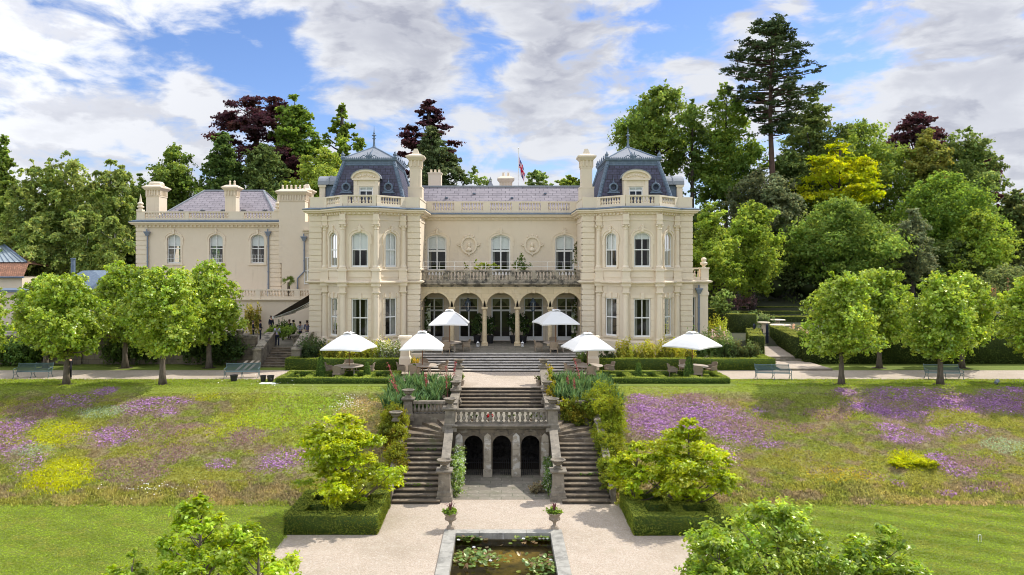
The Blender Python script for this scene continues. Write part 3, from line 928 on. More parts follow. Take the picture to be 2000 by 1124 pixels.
        b.lathe([(0.28, 7.683), (0.29, 7.76), (0.24, 7.83), (0.215, 7.88), (0.21, 9), (0.185, 10.72), (0.215, 10.75), (0.215, 10.80), (0.19, 10.83), (0.22, 10.98), (0.27, 11.12)], (x, y, 0), n=16)
        for sx in (-1, 1):
            for sy in (-1, 1):
                b.lathe([(0.02, -0.09), (0.09, -0.06), (0.09, 0.04), (0.02, 0.07)], (x + sx * 0.22, y + sy * 0.22, 11.05), n=8)
        b.box(x - 0.30, y - 0.30, 11.123, x + 0.30, y + 0.30, 11.2)
        b.box(x - 0.23, y - 0.21, 11.203, x + 0.23, y + 0.30, CORN0)
        b.box(x - 0.27, y - 0.25, 11.48, x + 0.27, y + 0.20, 11.60)
        b.build('bay_column', MT['trim'], house, smooth=False)
    z0, h = CORN1 + 0.13, 0.90
    b = MB()
    poss = []
    inner = [(p[0], p[1]) for p in path]
    for i, fr in enumerate(segs):
        L_ = fr.len
        if i in (0, 6): runs = [('p', 0, L_)]
        elif i in (1, 5): runs = [('p', 0.0, L_)]
        elif i == 3: runs = [('p', 0, 0.36), ('b', 0.36, L_ - 0.36), ('p', L_ - 0.36, L_)]
        else: runs = [('p', 0, 0.40), ('b', 0.40, L_ - 0.48), ('p', L_ - 0.48, L_)]
        if i in (0, 6): continue
        poss += parapet(fr, runs, z0, h, house, b, d=0.0)
    for i in (0, 7 - 1):
        fr = segs[i]
        wall(b, fr, 0, fr.len, z0, z0 + h)
        b.sweep([path[0], path[1]] if i == 0 else [path[-2], path[-1]], [(-0.26, z0 + 0.01), (0.04, z0 + 0.01), (0.04, z0 + h - 0.13), (0.08, z0 + h - 0.13), (0.08, z0 + h + 0.002), (-0.26, z0 + h + 0.002)])
    ob = b.build('balustrade', MT['trim'], house)
    for p in poss: place('baluster', PB, ob, p)
    fb = MB()
    back = max(yl, yr)
    plan = [(cx - 4.4, back), (cx - 4.4, Y0 + 0.1), (cx - 3.3, Y0 + 0.1), (cx - 1.3, YB + 0.4), (cx + 1.3, YB + 0.4), (cx + 3.3, Y0 + 0.1), (cx + 4.4, Y0 + 0.1), (cx + 4.4, back)]
    for z in (1.2, 6.55): fb.prism(plan, z, z + 0.1)
    fb.box(cx - 4.4, Y0 + 4.4, 1.31, cx + 4.4, Y0 + 4.5, CORN0)
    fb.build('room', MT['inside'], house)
    fb = MB()
    fb.prism(plan, CORN1 - 0.05, CORN1 + 0.17)
    fb.build('roof_deck', MT['lead'], house)
    mx0, mx1, my0, my1, mz0 = cx - 3.28, cx + 3.28, Y0 + 0.75, Y0 + 9.2, CORN1 + 0.171
    tx0, tx1, ty0, ty1, tz = cx - 2.12, cx + 2.12, Y0 + 2.05, Y0 + 7.9, 16.75
    b = MB()
    prev = None
    for k in range(7):
        t = k / 6
        e = t ** 0.92 - 0.05 * math.sin(PI * t)
        rect = (mx0 + (tx0 - mx0) * e, my0 + (ty0 - my0) * e, mx1 + (tx1 - mx1) * e, my1 + (ty1 - my1) * e)
        z = mz0 + (tz - mz0) * t
        if prev:
            r0, za = prev
            c0 = [(r0[0], r0[1]), (r0[2], r0[1]), (r0[2], r0[3]), (r0[0], r0[3])]
            c1 = [(rect[0], rect[1]), (rect[2], rect[1]), (rect[2], rect[3]), (rect[0], rect[3])]
            for j in range(4):
                j2 = (j + 1) % 4
                b.add([(*c0[j], za), (*c0[j2], za), (*c1[j2], z), (*c1[j], z)], [(0, 1, 2, 3)])
        prev = (rect, z)
    b.add([(tx0, ty0, tz), (tx1, ty0, tz), (tx1, ty1, tz), (tx0, ty1, tz)], [(0, 1, 2, 3)])
    roof = b.build('mansard_roof', MT['slate2'], house)
    def msurf(t):
        e = t ** 0.92 - 0.05 * math.sin(PI * t)
        return (mx0 + (tx0 - mx0) * e, my0 + (ty0 - my0) * e, mx1 + (tx1 - mx1) * e, my1 + (ty1 - my1) * e), mz0 + (tz - mz0) * t
    for cxi, cyi in ((0, 1), (2, 1), (2, 3), (0, 3)):
        b = MB()
        pts = []
        for k in range(9):
            r, z = msurf(k / 8)
            pts.append((r[cxi], r[cyi], z))
        b.tube(pts, 0.17, n=6)
        for k in range(1, 16):
            r, z = msurf(k / 16)
            b.lathe([(0.0, -0.06), (0.06, 0), (0.0, 0.06)], (r[cxi], r[cyi] - 0.16 * (1 if cyi == 1 else -1), z), n=6)
        b.build('lead_hip', MT['lead'], roof)
    b = MB()
    rectp = [(tx0, ty1), (tx0, ty0), (tx1, ty0), (tx1, ty1), (tx0, ty1)]
    rectp = rectp[:4]
    b.sweep(rectp, [(-0.1, tz - 0.42), (0.10, tz - 0.42), (0.16, tz - 0.32), (0.10, tz - 0.26), (0.10, tz - 0.02), (0.24, tz + 0.10), (0.26, tz + 0.22), (-0.1, tz + 0.24)])
    for fr in along(rectp):
        n = int(fr.len / 0.16)
        for i in range(n):
            u = (i + 0.5) * fr.len / n
            fbox(b, fr, u - 0.035, u + 0.035, tz + 0.225, tz + 0.33, 0.12, 0.2)
            if i % 2 == 0: fbox(b, fr, u - 0.05, u + 0.05, tz - 0.2, tz - 0.1, 0.1, 0.14)
    b.build('lead_curb', MT['lead'], roof)
    ax, ay, az = cx, (ty0 + ty1) / 2, 18.35
    rdg = (ty1 - ty0) / 2 - 1.9
    b = MB()
    e = 0.12
    A, B_, C_, D = (tx0 - e, ty0 - e, tz + 0.242), (tx1 + e, ty0 - e, tz + 0.242), (tx1 + e, ty1 + e, tz + 0.242), (tx0 - e, ty1 + e, tz + 0.242)
    R1, R2 = (ax, ay - rdg * 0.5, az), (ax, ay + rdg * 0.5, az)
    b.add([A, B_, C_, D, R1, R2], [(0, 1, 4), (1, 2, 5, 4), (2, 3, 5), (3, 0, 4, 5)])
    cap = b.build('lead_cap', MT['leadlt'], roof)
    b = MB()
    for p, q in ((A, R1), (B_, R1), (C_, R2), (D, R2), (R1, R2)): b.tube([p, q], 0.075, n=6)
    for t in (0.28, 0.5, 0.72):
        m0 = tuple(A[k] + (B_[k] - A[k]) * t for k in range(3))
        up = 1 - abs(t - 0.5) * 2
        q = tuple(m0[k] + (R1[k] - m0[k]) * (0.86 if t == 0.5 else 0.5) for k in range(3))
        q = (m0[0] + (q[0] - m0[0]) * (1 if t == 0.5 else 0.15), q[1], q[2] - (0 if t == 0.5 else 0.0))
        if t == 0.5: b.tube([m0, q], 0.045, n=5)
    b.build('lead_roll', MT['lead'], cap)
    b = MB()
    b.lathe([(0.20, 0), (0.13, 0.18), (0.10, 0.34), (0.08, 0.80), (0.16, 0.84), (0.16, 0.88), (0.07, 0.92), (0.07, 1.05), (0.22, 1.12), (0.13, 1.20), (0.05, 1.26), (0.09, 1.34), (0.04, 1.45), (0.005, 2.0)], (R1[0], R1[1], az - 0.1), n=10)
    b.build('finial', MT['lead'], roof)
    b = MB()
    fr = Fr((tx0, ty0), (tx1, ty0))
    zc = tz + 0.26
    for base_u, sc in ((fr.len / 2, 1.0),):
        for a in (-70, -42, -15, 15, 42, 70):
            aa = math.radians(a)
            ln = 0.62 * sc * (1 - abs(a) / 160)
            b.tube([fr(base_u, zc, 0.15), fr(base_u + math.sin(aa) * ln * 0.6, zc + math.cos(aa) * ln * 0.6, 0.15), fr(base_u + math.sin(aa) * ln * 0.9, zc + math.cos(aa) * ln, 0.15)], [0.035, 0.06, 0.02], n=5)
        for sd in (-1, 1):
            b.tube([fr(base_u + sd * 0.12, zc + 0.05, 0.15), fr(base_u + sd * 0.45, zc + 0.26, 0.15), fr(base_u + sd * 0.72, zc + 0.06, 0.15), fr(base_u + sd * 0.80, zc + 0.12, 0.15)], 0.045, n=5)
    b.build('cresting', MT['lead'], roof)
    for (x, y) in ((tx0 - 0.12, ty0 - 0.12), (tx1 + 0.12, ty0 - 0.12), (tx0 - 0.12, ty1 + 0.12), (tx1 + 0.12, ty1 + 0.12)):
        b = MB()
        b.lathe([(0.18, 0), (0.20, 0.12), (0.12, 0.24), (0.17, 0.34), (0.08, 0.48), (0.0, 0.66)], (x, y, tz + 0.22), n=7)
        b.build('acroterion', MT['lead'], roof)
    for sd in (tx0 - 0.15, tx1 + 0.15):
        for k in range(5):
            y = ty0 + (k + 0.5) * (ty1 - ty0) / 5
            b = MB()
            b.tube([(sd, y, zc), (sd, y - 0.25, zc + 0.25), (sd, y, zc + 0.45), (sd, y + 0.25, zc + 0.25), (sd, y, zc)], 0.045, n=5)
            b.build('crest_loop', MT['lead'], roof)
    dy0, dy1 = Y0 + 0.55, Y0 + 2.6
    dw, dz0, dz1 = 1.04, CORN1 + 0.172, 15.05
    fr = Fr((cx - dw, dy0), (cx + dw, dy0))
    b = MB()
    oD = op(dw, 1.14, dz0 + 0.05, 14.45)
    wall(b, fr, 0, 2 * dw, dz0, dz1, [oD], 0.15)
    for x in (cx - dw, cx + dw): b.add([(x, dy0, dz0), (x, dy1, dz0), (x, dy1, dz1), (x, dy0, dz1)], [(0, 1, 2, 3)])
    for sd in (-1, 1):
        u = dw + sd * (dw - 0.16)
        fbox(b, fr, u - 0.15, u + 0.15, dz0, dz1, 0.0, 0.06)
        fbox(b, fr, dw + sd * 0.66 - 0.08, dw + sd * 0.66 + 0.08, dz0, 14.45, 0.0, 0.04)
    fbox(b, fr, dw - 0.74, dw + 0.74, 14.452, 14.56, 0.0, 0.05)
    fbox(b, fr, -0.12, 2 * dw + 0.12, dz1 - 0.06, dz1 + 0.06, -0.1, 0.18)
    R_, n = 1.22, 14
    arc = [(dw - R_ * math.cos(PI * i / n), dz1 + 0.06 + 0.74 * math.sin(PI * i / n)) for i in range(n + 1)]
    b.add([fr(u, z, 0.03) for u, z in arc], [tuple(range(n + 1))])
    arc_in = [(dw - (R_ - 0.14) * math.cos(PI * i / n), dz1 + 0.06 + 0.58 * math.sin(PI * i / n)) for i in range(n + 1)]
    band(b, fr, arc_in, arc, 0.0, 0.20)
    for k in range(7):                                   # carved tympanum
        u = dw + (k - 3) * 0.22
        b.lathe([(0.0, -0.10), (0.10, -0.02), (0.06, 0.06), (0.0, 0.14)], fr(u, dz1 + 0.22 + 0.12 * math.cos((k - 3) * 0.6), 0.05), n=6)
    dm = b.build('dormer', MT['trim'], house)
    window(dm, fr, oD, set_=0.08, rails=(0.80,), blind=0.16, fw=0.09)
    b = MB()
    vs = [fr(u, z + 0.01, 0.22) for u, z in arc] + [fr(u, z + 0.01, -2.4) for u, z in arc]
    b.add(vs, [(i, i + 1, n + 2 + i, n + 1 + i) for i in range(n)])
    band(b, fr, arc, [(dw - (R_ + 0.05) * math.cos(PI * i / n), dz1 + 0.06 + 0.80 * math.sin(PI * i / n)) for i in range(n + 1)], -0.5, 0.24)
    b.build('dormer_roof', MT['leadlt'], dm)
    for sd in (-1, 1):
        x, z = cx + sd * 1.78, 14.45
        t = (z - mz0) / (tz - mz0)
        r, _ = msurf(t)
        y = r[1]
        b = MB()
        n = 18
        def ring(rr, dy): return [(x + rr * math.cos(2 * PI * i / n), y + dy, z + rr * math.sin(2 * PI * i / n)) for i in range(n)]
        prof = [(0.40, 0.3), (0.40, -0.22), (0.37, -0.28), (0.30, -0.30), (0.25, -0.26), (0.23, -0.16)]
        vs = []
        for rr, dy in prof: vs += ring(rr, dy)
        b.add(vs, [(i * n + k, i * n + (k + 1) % n, (i + 1) * n + (k + 1) % n, (i + 1) * n + k) for i in range(len(prof) - 1) for k in range(n)])
        b.box(x - 0.52, y - 0.30, z - 0.52, x + 0.52, y + 0.1, z - 0.40)
        b.box(x - 0.40, y - 0.24, z - 0.40, x + 0.40, y + 0.1, z - 0.28)
        b.lathe([(0.07, 0), (0.09, 0.08), (0.03, 0.14), (0.0, 0.48)], (x, y - 0.1, z + 0.38), n=6)
        od = b.build('round_dormer', MT['lead'], roof)
        b = MB()
        b.add(ring(0.24, -0.17), [tuple(range(n))])
        b.build('pane', MT['glass'], od)
    x0, x1 = cx + s * 4.35, cx + s * 2.6
    xa, xb = min(x0, x1), max(x0, x1)
    b = MB()
    b.box(xa + (0.35 if s < 0 else 0), Y0 + 2.6, CORN1 + 0.1, xb - (0.35 if s > 0 else 0), Y0 + 4.6, 14.75)
    b.build('side_dormer', MT['lead'], house)
    b = MB()
    xf0, xf1 = (cx - 4.35, cx - 3.85) if s < 0 else (cx + 3.85, cx + 4.35)
    b.box(xf0, Y0 + 2.4, CORN1 + 0.1, xf1, Y0 + 4.8, 14.6)
    b.box(xf0 - 0.08, Y0 + 2.3, 14.603, xf1 + 0.08, Y0 + 4.9, 14.78)
    b.box(xf0 + 0.1, Y0 + 2.36, 13.0, xf1 - 0.1, Y0 + 2.397, 14.2)
    b.build('side_dormer_front', MT['trim'], house)
    b = MB()
    ya, yb = Y0 + 2.25, Y0 + 4.95
    xr0, xr1 = xa - (0.12 if s < 0 else 0), xb + (0.12 if s > 0 else 0)
    n = 10
    prof = [(ya + (yb - ya) * (0.5 - 0.5 * math.cos(PI * i / n)), 14.79 + 0.85 * math.sin(PI * i / n) ** 0.8 if 0 < i < n else 14.79) for i in range(n + 1)]
    b.extrude_x(prof, xr0, xr1)
    b.tube([((xr0 + xr1) / 2, y, z) for y, z in prof], 0.06, n=5)
    b.build('side_dormer_roof', MT['leadlt'], house)
    b = MB()
    chx = cx - s * 3.93
    b.box(chx - 0.60, Y0 + 1.9, CORN1 + 0.1, chx + 0.60, Y0 + 3.3, 14.45)
    b.box(chx - 0.62, Y0 + 1.88, 14.45, chx + 0.62, Y0 + 3.32, 14.58)
    chimney(b, chx, Y0 + 2.6, 0.94, 1.1, 14.58, 16.95, 17.9)
    b.build('chimney', MT['stucco'], house)
TL, TR = -11.3, 11.26
tower(TL, -1, 76, 66.5)
tower(TR, 1, 66.5, 74)
CXM = -0.03
x0, x1 = TL + 4.52, TR - 4.52
YW, YA = 66.5, 62.5
frC = Fr((x0, YW), (x1, YW))
Wc = frC.len
wb, tb = MB(), MB()
ups, dns = [], []
for px in (853.5, 978, 1102.5): ups.append(op(X(px, YW) - x0, 1.72, 7.0, 10.56, 0.44))
ARC = [X(850.5 + 64 * k, YA) for k in range(5)]
for px in (848, 915.5, 978.5, 1042, 1106): dns.append(op(X(px, YW) - x0, 1.74, 1.0 + 0.1, 4.96))
niches = [op(X(px, YW) - x0, 1.16, 9.68 - 0.62, 9.68 + 0.60, 0.60) for px in (916, 1039.5)]
wall(wb, frC, 0, Wc, 0.9, 6.2, dns, 0.3)
wall(wb, frC, 0, Wc, 6.2, CORN0, ups, 0.3)
wb.build('central_wall', MT['stucco'], house)
for k, o in enumerate(ups):
    window(house, frC, o, rails=(0.60, 0.12), blind=0.36 if k < 2 else 0.36, cl=0.3, cr_=0.3 if k != 0 else 0, fw=0.13, door=True, set_=0.12)
    if k == 2: pass
    surround(tb, frC, o, 0.22, 0.06, foot=7.0)
for k, o in enumerate(dns):
    window(house, frC, o, rails=(0.70,), swag=True, fw=0.12, door=True, set_=0.14)
    surround(tb, frC, o, 0.15, 0.04, key=False, ears=0)
for o in niches:                                          # oval medallions with a bust in each
    n = 24
    cu, cz = o['uc'], 9.66
    r1 = [(cu + 0.58 * math.cos(2 * PI * i / n), cz + 0.66 * math.sin(2 * PI * i / n)) for i in range(n)]
    r2 = [(cu + 0.73 * math.cos(2 * PI * i / n), cz + 0.81 * math.sin(2 * PI * i / n)) for i in range(n)]
    band(tb, frC, r1, r2, 0.0, 0.13, close=True)
    for a in (90, 270, 62, 118):
        aa = math.radians(a)
        tb.lathe([(0.0, -0.12), (0.10, -0.05), (0.09, 0.05), (0.0, 0.13)], frC(cu + 0.80 * math.cos(aa), cz + 0.88 * math.sin(aa), 0.07), n=7)
    for sd in (-1, 1):
        tb.tube([frC(cu + sd * 0.72, cz - 0.10, 0.08), frC(cu + sd * 0.98, cz + 0.02, 0.08), frC(cu + sd * 0.95, cz + 0.16, 0.08)], 0.06, n=5)
    tb.lathe([(0.04, -0.55), (0.10, -0.50), (0.24, -0.38), (0.27, -0.30), (0.20, -0.18), (0.09, -0.10), (0.085, -0.04), (0.14, 0.04), (0.155, 0.16), (0.12, 0.28), (0.0, 0.34)], frC(cu, cz - 0.12, 0.10), n=12, squash=(1, 0.7))
pathC = [(x0, YW), (x1, YW)]
tb.sweep(pathC, cornice_prof(CORN0 - 0.05, CORN1 - 0.08, 0.5))
dentils(tb, pathC, CORN0 - 0.02, 0.24)
tb.build('moulding', MT['trim'], house)
for o in niches:
    b = MB()
    cu, cz = o['uc'], 9.66
    n = 24
    b.add([frC(cu + 0.59 * math.cos(2 * PI * i / n), cz + 0.67 * math.sin(2 * PI * i / n), 0.012) for i in range(n)], [tuple(range(n))])
    b.build('medallion_field', MT['stucco'], house)
b = MB()
b.sweep(pathC, [(-0.3, CORN1 - 0.078), (0.53, CORN1 - 0.11), (0.54, CORN1 - 0.05), (0.05, CORN1 + 0.08), (-0.3, CORN1 + 0.08)])
b.build('lead_flashing', MT['lead'], house)
b = MB()
zc = CORN1 + 0.04
edges = [0.0]
runs = []
npan = 5
pw = 0.62
step = (Wc - pw) / npan
for k in range(npan + 1): runs.append(('p', k * step if k else 0.0, min(Wc, k * step + pw)))
for k in range(npan): runs.append(('b', k * step + pw, (k + 1) * step))
poss = parapet(frC, runs, zc, 1.05, house, b)
b.build('balustrade', MT['trim'], house)
for p in poss: stuff_bal.lathe([(rr * 0.10 / 0.105, p[2] + z * 0.68) for rr, z in BAL_PROF], (p[0], p[1], 0), n=7)
b = MB()
ya, yr, yb = YW + 0.75, 70.3, 78.0
za, zr = CORN1 + 0.1, 15.25
b.add([(x0 - 3, ya, za), (x1 + 3, ya, za), (x1 + 3, yr, zr), (x0 - 3, yr, zr)], [(0, 1, 2, 3)])
b.add([(x0 - 3, yr, zr), (x1 + 3, yr, zr), (x1 + 3, yb, za), (x0 - 3, yb, za)], [(0, 1, 2, 3)])
cr = b.build('slate_roof', MT['slate'], house)
b = MB()
b.tube([(x0 - 2, yr, zr + 0.03), (x1 + 2, yr, zr + 0.03)], 0.11, n=6)
b.build('ridge_roll', MT['leadlt'], cr)
for px, t in ((872, 0.55), (926, 0.72), (1000, 0.55), (1065, 0.72)):
    y = ya + (yr - ya) * t; z = za + (zr - za) * t
    b = MB()
    b.box(X(px, y) - 0.12, y - 0.12, z - 0.02, X(px, y) + 0.12, y + 0.08, z + 0.11)
    b.build('roof_vent', MT['lead'], cr)
b = MB()
b.prism([(x0, YW + 0.05), (x1, YW + 0.05), (x1, 78), (x0, 78)], CORN1 - 0.2, CORN1 + 0.0)
b.build('roof_deck', MT['lead'], house)
b = MB()
xk = X(850, 74)
b.box(xk - 0.63, 73.4, 12.6, xk + 0.63, 74.6, Z(341, 74))
b.box(xk - 0.70, 73.33, Z(341, 74), xk + 0.70, 74.67, Z(338.5, 74))
for i in range(3): b.lathe([(0.13, 0), (0.10, 0.30), (0.13, 0.34)], (xk - 0.4 + 0.4 * i, 74, Z(338.5, 74)), n=8)
b.build('chimney', MT['stucco'], house)
b = MB()
xk = X(988, 76)
chimney(b, xk, 76, 1.1, 1.1, 12.6, Z(355, 76), Z(341, 76), pyramid=False)
for i in range(2): b.lathe([(0.15, 0), (0.11, 0.35), (0.14, 0.4)], (xk - 0.25 + 0.5 * i, 76, Z(355, 76) + 0.50), n=8)
b.build('chimney', MT['stucco'], house)
b = MB()
xk = X(958, 75)
b.frust((xk - 0.9, 74.1, xk + 0.9, 75.9), 14.6, (xk - 0.1, 74.9, xk + 0.1, 75.1), Z(356, 75))
b.lathe([(0.1, 0), (0.16, 0.1), (0.06, 0.2), (0.09, 0.34), (0.0, 0.55)], (xk, 75, Z(356, 75)), n=8)
b.build('roof_lantern', MT['leadlt'], house)
b = MB()
b.box(x0 + 0.02, YW + 0.4, 0.95, x1 - 0.02, YW + 0.45 + 4.5, 1.05)
b.box(x0 + 0.02, YW + 0.4, 6.1, x1 - 0.02, YW + 4.9, 6.3)
b.box(x0 + 0.02, YW + 4.6, 1.05, x1 - 0.02, YW + 4.7, CORN0)
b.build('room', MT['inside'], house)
frA = Fr((x0, YA), (x1, YA))
ab = MB()
aops = [op(x - x0, 2.44, 4.36, 5.56, 1.20) for x in ARC]
wall(ab, frA, 0, Wc, 4.36, 6.05, aops, 0.42, n=24)
frAb = Fr((x1, YA + 0.42), (x0, YA + 0.42))
wall(ab, frAb, 0, Wc, 4.36, 6.05, [op(Wc - o['uc'], o['w'], o['zb'], o['zt'], o['r']) for o in aops], 0.0, n=24)
arc_o = ab.build('arcade_wall', MT['ashlar'], house)
b = MB()
for o in aops:
    band(b, frA, outline(o, 0.03, 24), outline(o, 0.27, 24), 0.0, 0.035)
    fbox(b, frA, o['uc'] - 0.12, o['uc'] + 0.12, o['zt'] - 0.04, o['zt'] + 0.36, -0.05, 0.10)
b.build('archivolt', MT['ashlar'], arc_o)
colx = [(ARC[k] + ARC[k + 1]) / 2 for k in range(4)]
for k, x in enumerate(colx):
    b = MB()
    yc = YA + 0.21
    b.box(x - 0.27, yc - 0.27, TZ + 0.02, x + 0.27, yc + 0.27, TZ + 0.2)
    b.lathe([(0.26, 0.2), (0.27, 0.28), (0.22, 0.36), (0.20, 0.40), (0.195, 1.5), (0.17, 2.88), (0.20, 2.90), (0.20, 2.94), (0.175, 2.97), (0.18, 3.06), (0.25, 3.14)], (x, yc, TZ), n=16)
    b.box(x - 0.27, yc - 0.27, TZ + 3.143, x + 0.27, yc + 0.27, 4.357)
    b.build('column', MT['ashlar'], house)
for sd, xe in ((1, x0), (-1, x1)):
    b = MB()
    b.box(xe, YA + 0.004, TZ, xe + sd * 0.10, YA + 0.42, 4.1)
    b.box(xe, YA - 0.05, 4.1, xe + sd * 0.19, YA + 0.46, 4.357)
    b.build('respond', MT['ashlar'], house)
b = MB()
b.sweep([(x0, YA), (x1, YA)], [(-0.1, 6.05), (0.06, 6.05), (0.10, 6.16), (0.34, 6.24), (0.40, 6.30), (0.40, 6.40), (-0.1, 6.42)])
b.box(x0, YA + 0.1, 6.05, x1, YW, 6.36)
bal = b.build('balcony', MT['weather'], house)
b = MB()
frB = Fr((x0, YA - 0.1), (x1, YA - 0.1))
nb = 7
runs = []
pw = 0.42
st = (Wc - pw) / nb
for k in range(nb + 1): runs.append(('p', k * st, k * st + pw))
for k in range(nb): runs.append(('b', k * st + pw, (k + 1) * st))
WB = bal_mesh('balcony_baluster', 1.02 - 0.37, 0.115, MT['weather'], 9)
poss = parapet(frB, runs, 6.42, 1.02, house, b, spaced=0.31)
bb = b.build('balcony_balustrade', MT['weather'], house)
for p in poss: place('baluster', WB, bb, p)
b = MB()
for z in (7.75, 8.15): b.tube([(x0 + 0.1, YA + 0.5, z), (x1 - 0.1, YA + 0.5, z)], 0.014, n=5)
for k in range(11):
    x = x0 + 0.2 + (Wc - 0.4) * k / 10
    b.tube([(x, YA + 0.5, 6.45), (x, YA + 0.5, 8.15)], 0.016, n=5)
b.build('guard_rail', MT['white'], house)
b = MB()
b.box(x0, YA - 0.25, 0.4, x1, YW, TZ + 0.018)
b.build('loggia_floor', MT['flag'], house)
for px, sx in ((824, 1), (1133, -1)):
    x = X(px, YW - 0.2)
    downpipe([(x, YW - 0.16, 11.0), (x, YW - 0.16, 6.4)], hop=(x, YW - 0.14, 11.2))
xw0, xw1 = TR + 4.52, X(1381, 62.3)
Yw = 62.3
b = MB()
frW = Fr((xw0, Yw), (xw1, Yw))
oW = op(0.33, 0.42, 2.0, 5.2)
wall(b, frW, 0, frW.len, 0, STR - 0.3, [oW], 0.25)
wall(b, Fr((xw1, Yw), (xw1, 74)), 0, 74 - Yw, 0, STR - 0.3)
b.build('side_wing_wall', MT['stucco'], house)
window(house, frW, oW, cols=2, rails=(0.5,), cl=0.3)
b = MB()
pth = [(xw0, Yw), (xw1, Yw), (xw1, 74)]
b.sweep(pth, [(0, STR - 0.30), (0.06, STR - 0.30), (0.10, STR - 0.16), (0.30, STR - 0.08), (0.36, STR - 0.02), (0.36, STR + 0.06), (0.08, STR + 0.14), (-0.3, STR + 0.14)])
b.prism([(xw0, Yw + 0.05), (xw1 - 0.05, Yw + 0.05), (xw1 - 0.05, 74), (xw0, 74)], STR - 0.2, STR + 0.1)
b.box(xw1 - 0.62, Yw - 0.1, 0, xw1 + 0.06, Yw + 0.5, STR - 0.31)
b.box(xw1 - 0.68, Yw - 0.16, 5.35, xw1 + 0.12, Yw + 0.45, 5.62)
b.box(xw1 - 0.56, Yw - 0.14, STR + 0.143, xw1 + 0.10, Yw + 0.5, 7.55)
b.box(xw1 - 0.62, Yw - 0.2, 7.553, xw1 + 0.16, Yw + 0.56, 7.68)
b.lathe([(0.18, 0), (0.11, 0.10), (0.15, 0.16), (0.30, 0.26), (0.32, 0.40), (0.14, 0.52), (0.22, 0.60), (0.24, 0.72), (0.14, 0.82), (0.0, 0.86)], (xw1 - 0.23, Yw + 0.18, 7.683), n=12)
b.build('side_wing_trim', MT['trim'], house)
b = MB()
frR = Fr((xw0 + 0.02, Yw - 0.02), (xw1 - 0.58, Yw - 0.02))
poss = parapet(frR, [('b', 0.03, frR.len)], STR + 0.143, 1.02, house, b)
ob = b.build('balustrade', MT['trim'], house)
for p in poss: place('baluster', PB, ob, (p[0], p[1], p[2]))
x = X(1365, Yw - 0.15)
downpipe([(x, Yw - 0.12, 5.7), (x, Yw - 0.12, 0.2)], hop=(x, Yw - 0.1, 5.85))
YL = 76.0
xl0, xl1 = X(267, YL), X(547.5, YL)
frL = Fr((xl0, YL), (xl1, YL))
Wl = frL.len
LC0, LC1 = 11.72, 12.25
b = MB()
lops = [op(X(px, YL) - xl0, 1.38, 8.0, 10.95, 0.50) for px in (339.5, 422, 503)]
wall(b, frL, 0, Wl, 0, LC0, lops, 0.3)
frLr = Fr((xl1, YL), (xl1, YL + 8))
wall(b, frLr, 0, 8, 0, LC0)
wall(b, Fr((xl0, YL + 10), (xl0, YL)), 0, 10, 0, LC0)
b.build('wing_wall', MT['stucco'], house)
tb = MB()
for o in lops:
    window(house, frL, o, rails=(0.52,), blind=0.40, cl=0.10, cr_=0.08)
    surround(tb, frL, o, 0.20, 0.05, key=True, foot=8.0)
    fbox(tb, frL, o['uc'] - 0.95, o['uc'] + 0.95, 7.82, 7.995, -0.1, 0.12)
pathL = [(xl0, YL + 10), (xl0, YL), (xl1, YL), (xl1, YL + 8)]
tb.sweep(pathL, cornice_prof(LC0, LC1, 0.55))
dentils(tb, pathL[1:3], LC0 + 0.02, 0.26, 0.16, 0.16, 0.42)
rust_pier(tb, xl0 - 0.06, xl0 + 1.15, YL - 0.08, YL + 0.5, 0, LC0)
rust_pier(tb, xl1 - 1.05, xl1 + 0.06, YL - 0.08, YL + 1.0, 0, LC0)
tb.build('moulding', MT['trim'], house)
for o in lops:                                            # white window guards
    b = MB()
    for k in range(9):
        u = o['uc'] - 0.62 + 1.24 * k / 8
        b.tube([frL(u, 8.1, 0.12), frL(u, 8.85, 0.12)], 0.012, n=4)
    for z in (8.12, 8.5, 8.86): b.tube([frL(o['uc'] - 0.64, z, 0.12), frL(o['uc'] + 0.64, z, 0.12)], 0.016, n=4)
    b.build('window_guard', MT['white'], house)
b = MB()
b.sweep(pathL, [(-0.3, LC1 + 0.002), (0.58, LC1 - 0.03), (0.60, LC1 + 0.04), (0.05, LC1 + 0.22), (-0.3, LC1 + 0.22)])
b.build('lead_flashing', MT['lead'], house)
b = MB()
zL = LC1 + 0.15
runs = [('p', 0, 0.85), ('b', 0.85, 4.9), ('p', 4.9, 5.35), ('b', 5.35, 9.4), ('p', 9.4, 11.0), ('b', 11.0, Wl - 0.9), ('p', Wl - 0.9, Wl)]
poss = parapet(frL, runs, zL, 0.92, house, b, spaced=0.30)
parapet(frLr, [('p', 0, 8)], zL, 0.92, house, b)
b.build('balustrade', MT['trim'], house)
for p in poss: stuff_bal.lathe([(rr * 0.12 / 0.105, p[2] + z * 0.55) for rr, z in BAL_PROF], (p[0], p[1], 0), n=7)
for xx in (xl0 + 0.3, xl1 - 0.3):
    b = MB()
    b.box(xx - 0.3, YL - 0.1, zL + 0.92, xx + 0.3, YL + 0.5, zL + 1.12)
    b.lathe([(0.24, 0), (0.18, 0.12), (0.34, 0.22), (0.34, 0.32), (0.16, 0.44), (0.30, 0.56), (0.27, 0.68), (0.14, 0.78), (0.10, 1.05), (0.05, 1.4), (0.0, 1.65)], (xx, YL + 0.2, zL + 1.12), n=12)
    b.build('finial', MT['trim'], house)
b = MB()
rx0, rx1, ry0, ry1, rz = xl0 + 1.0, xl1 - 0.4, YL + 0.8, YL + 10.5, LC1 + 0.05
ra, rb, ryy, rzz = X(400, 81), X(515, 81), 81.0, Z(373, 81)
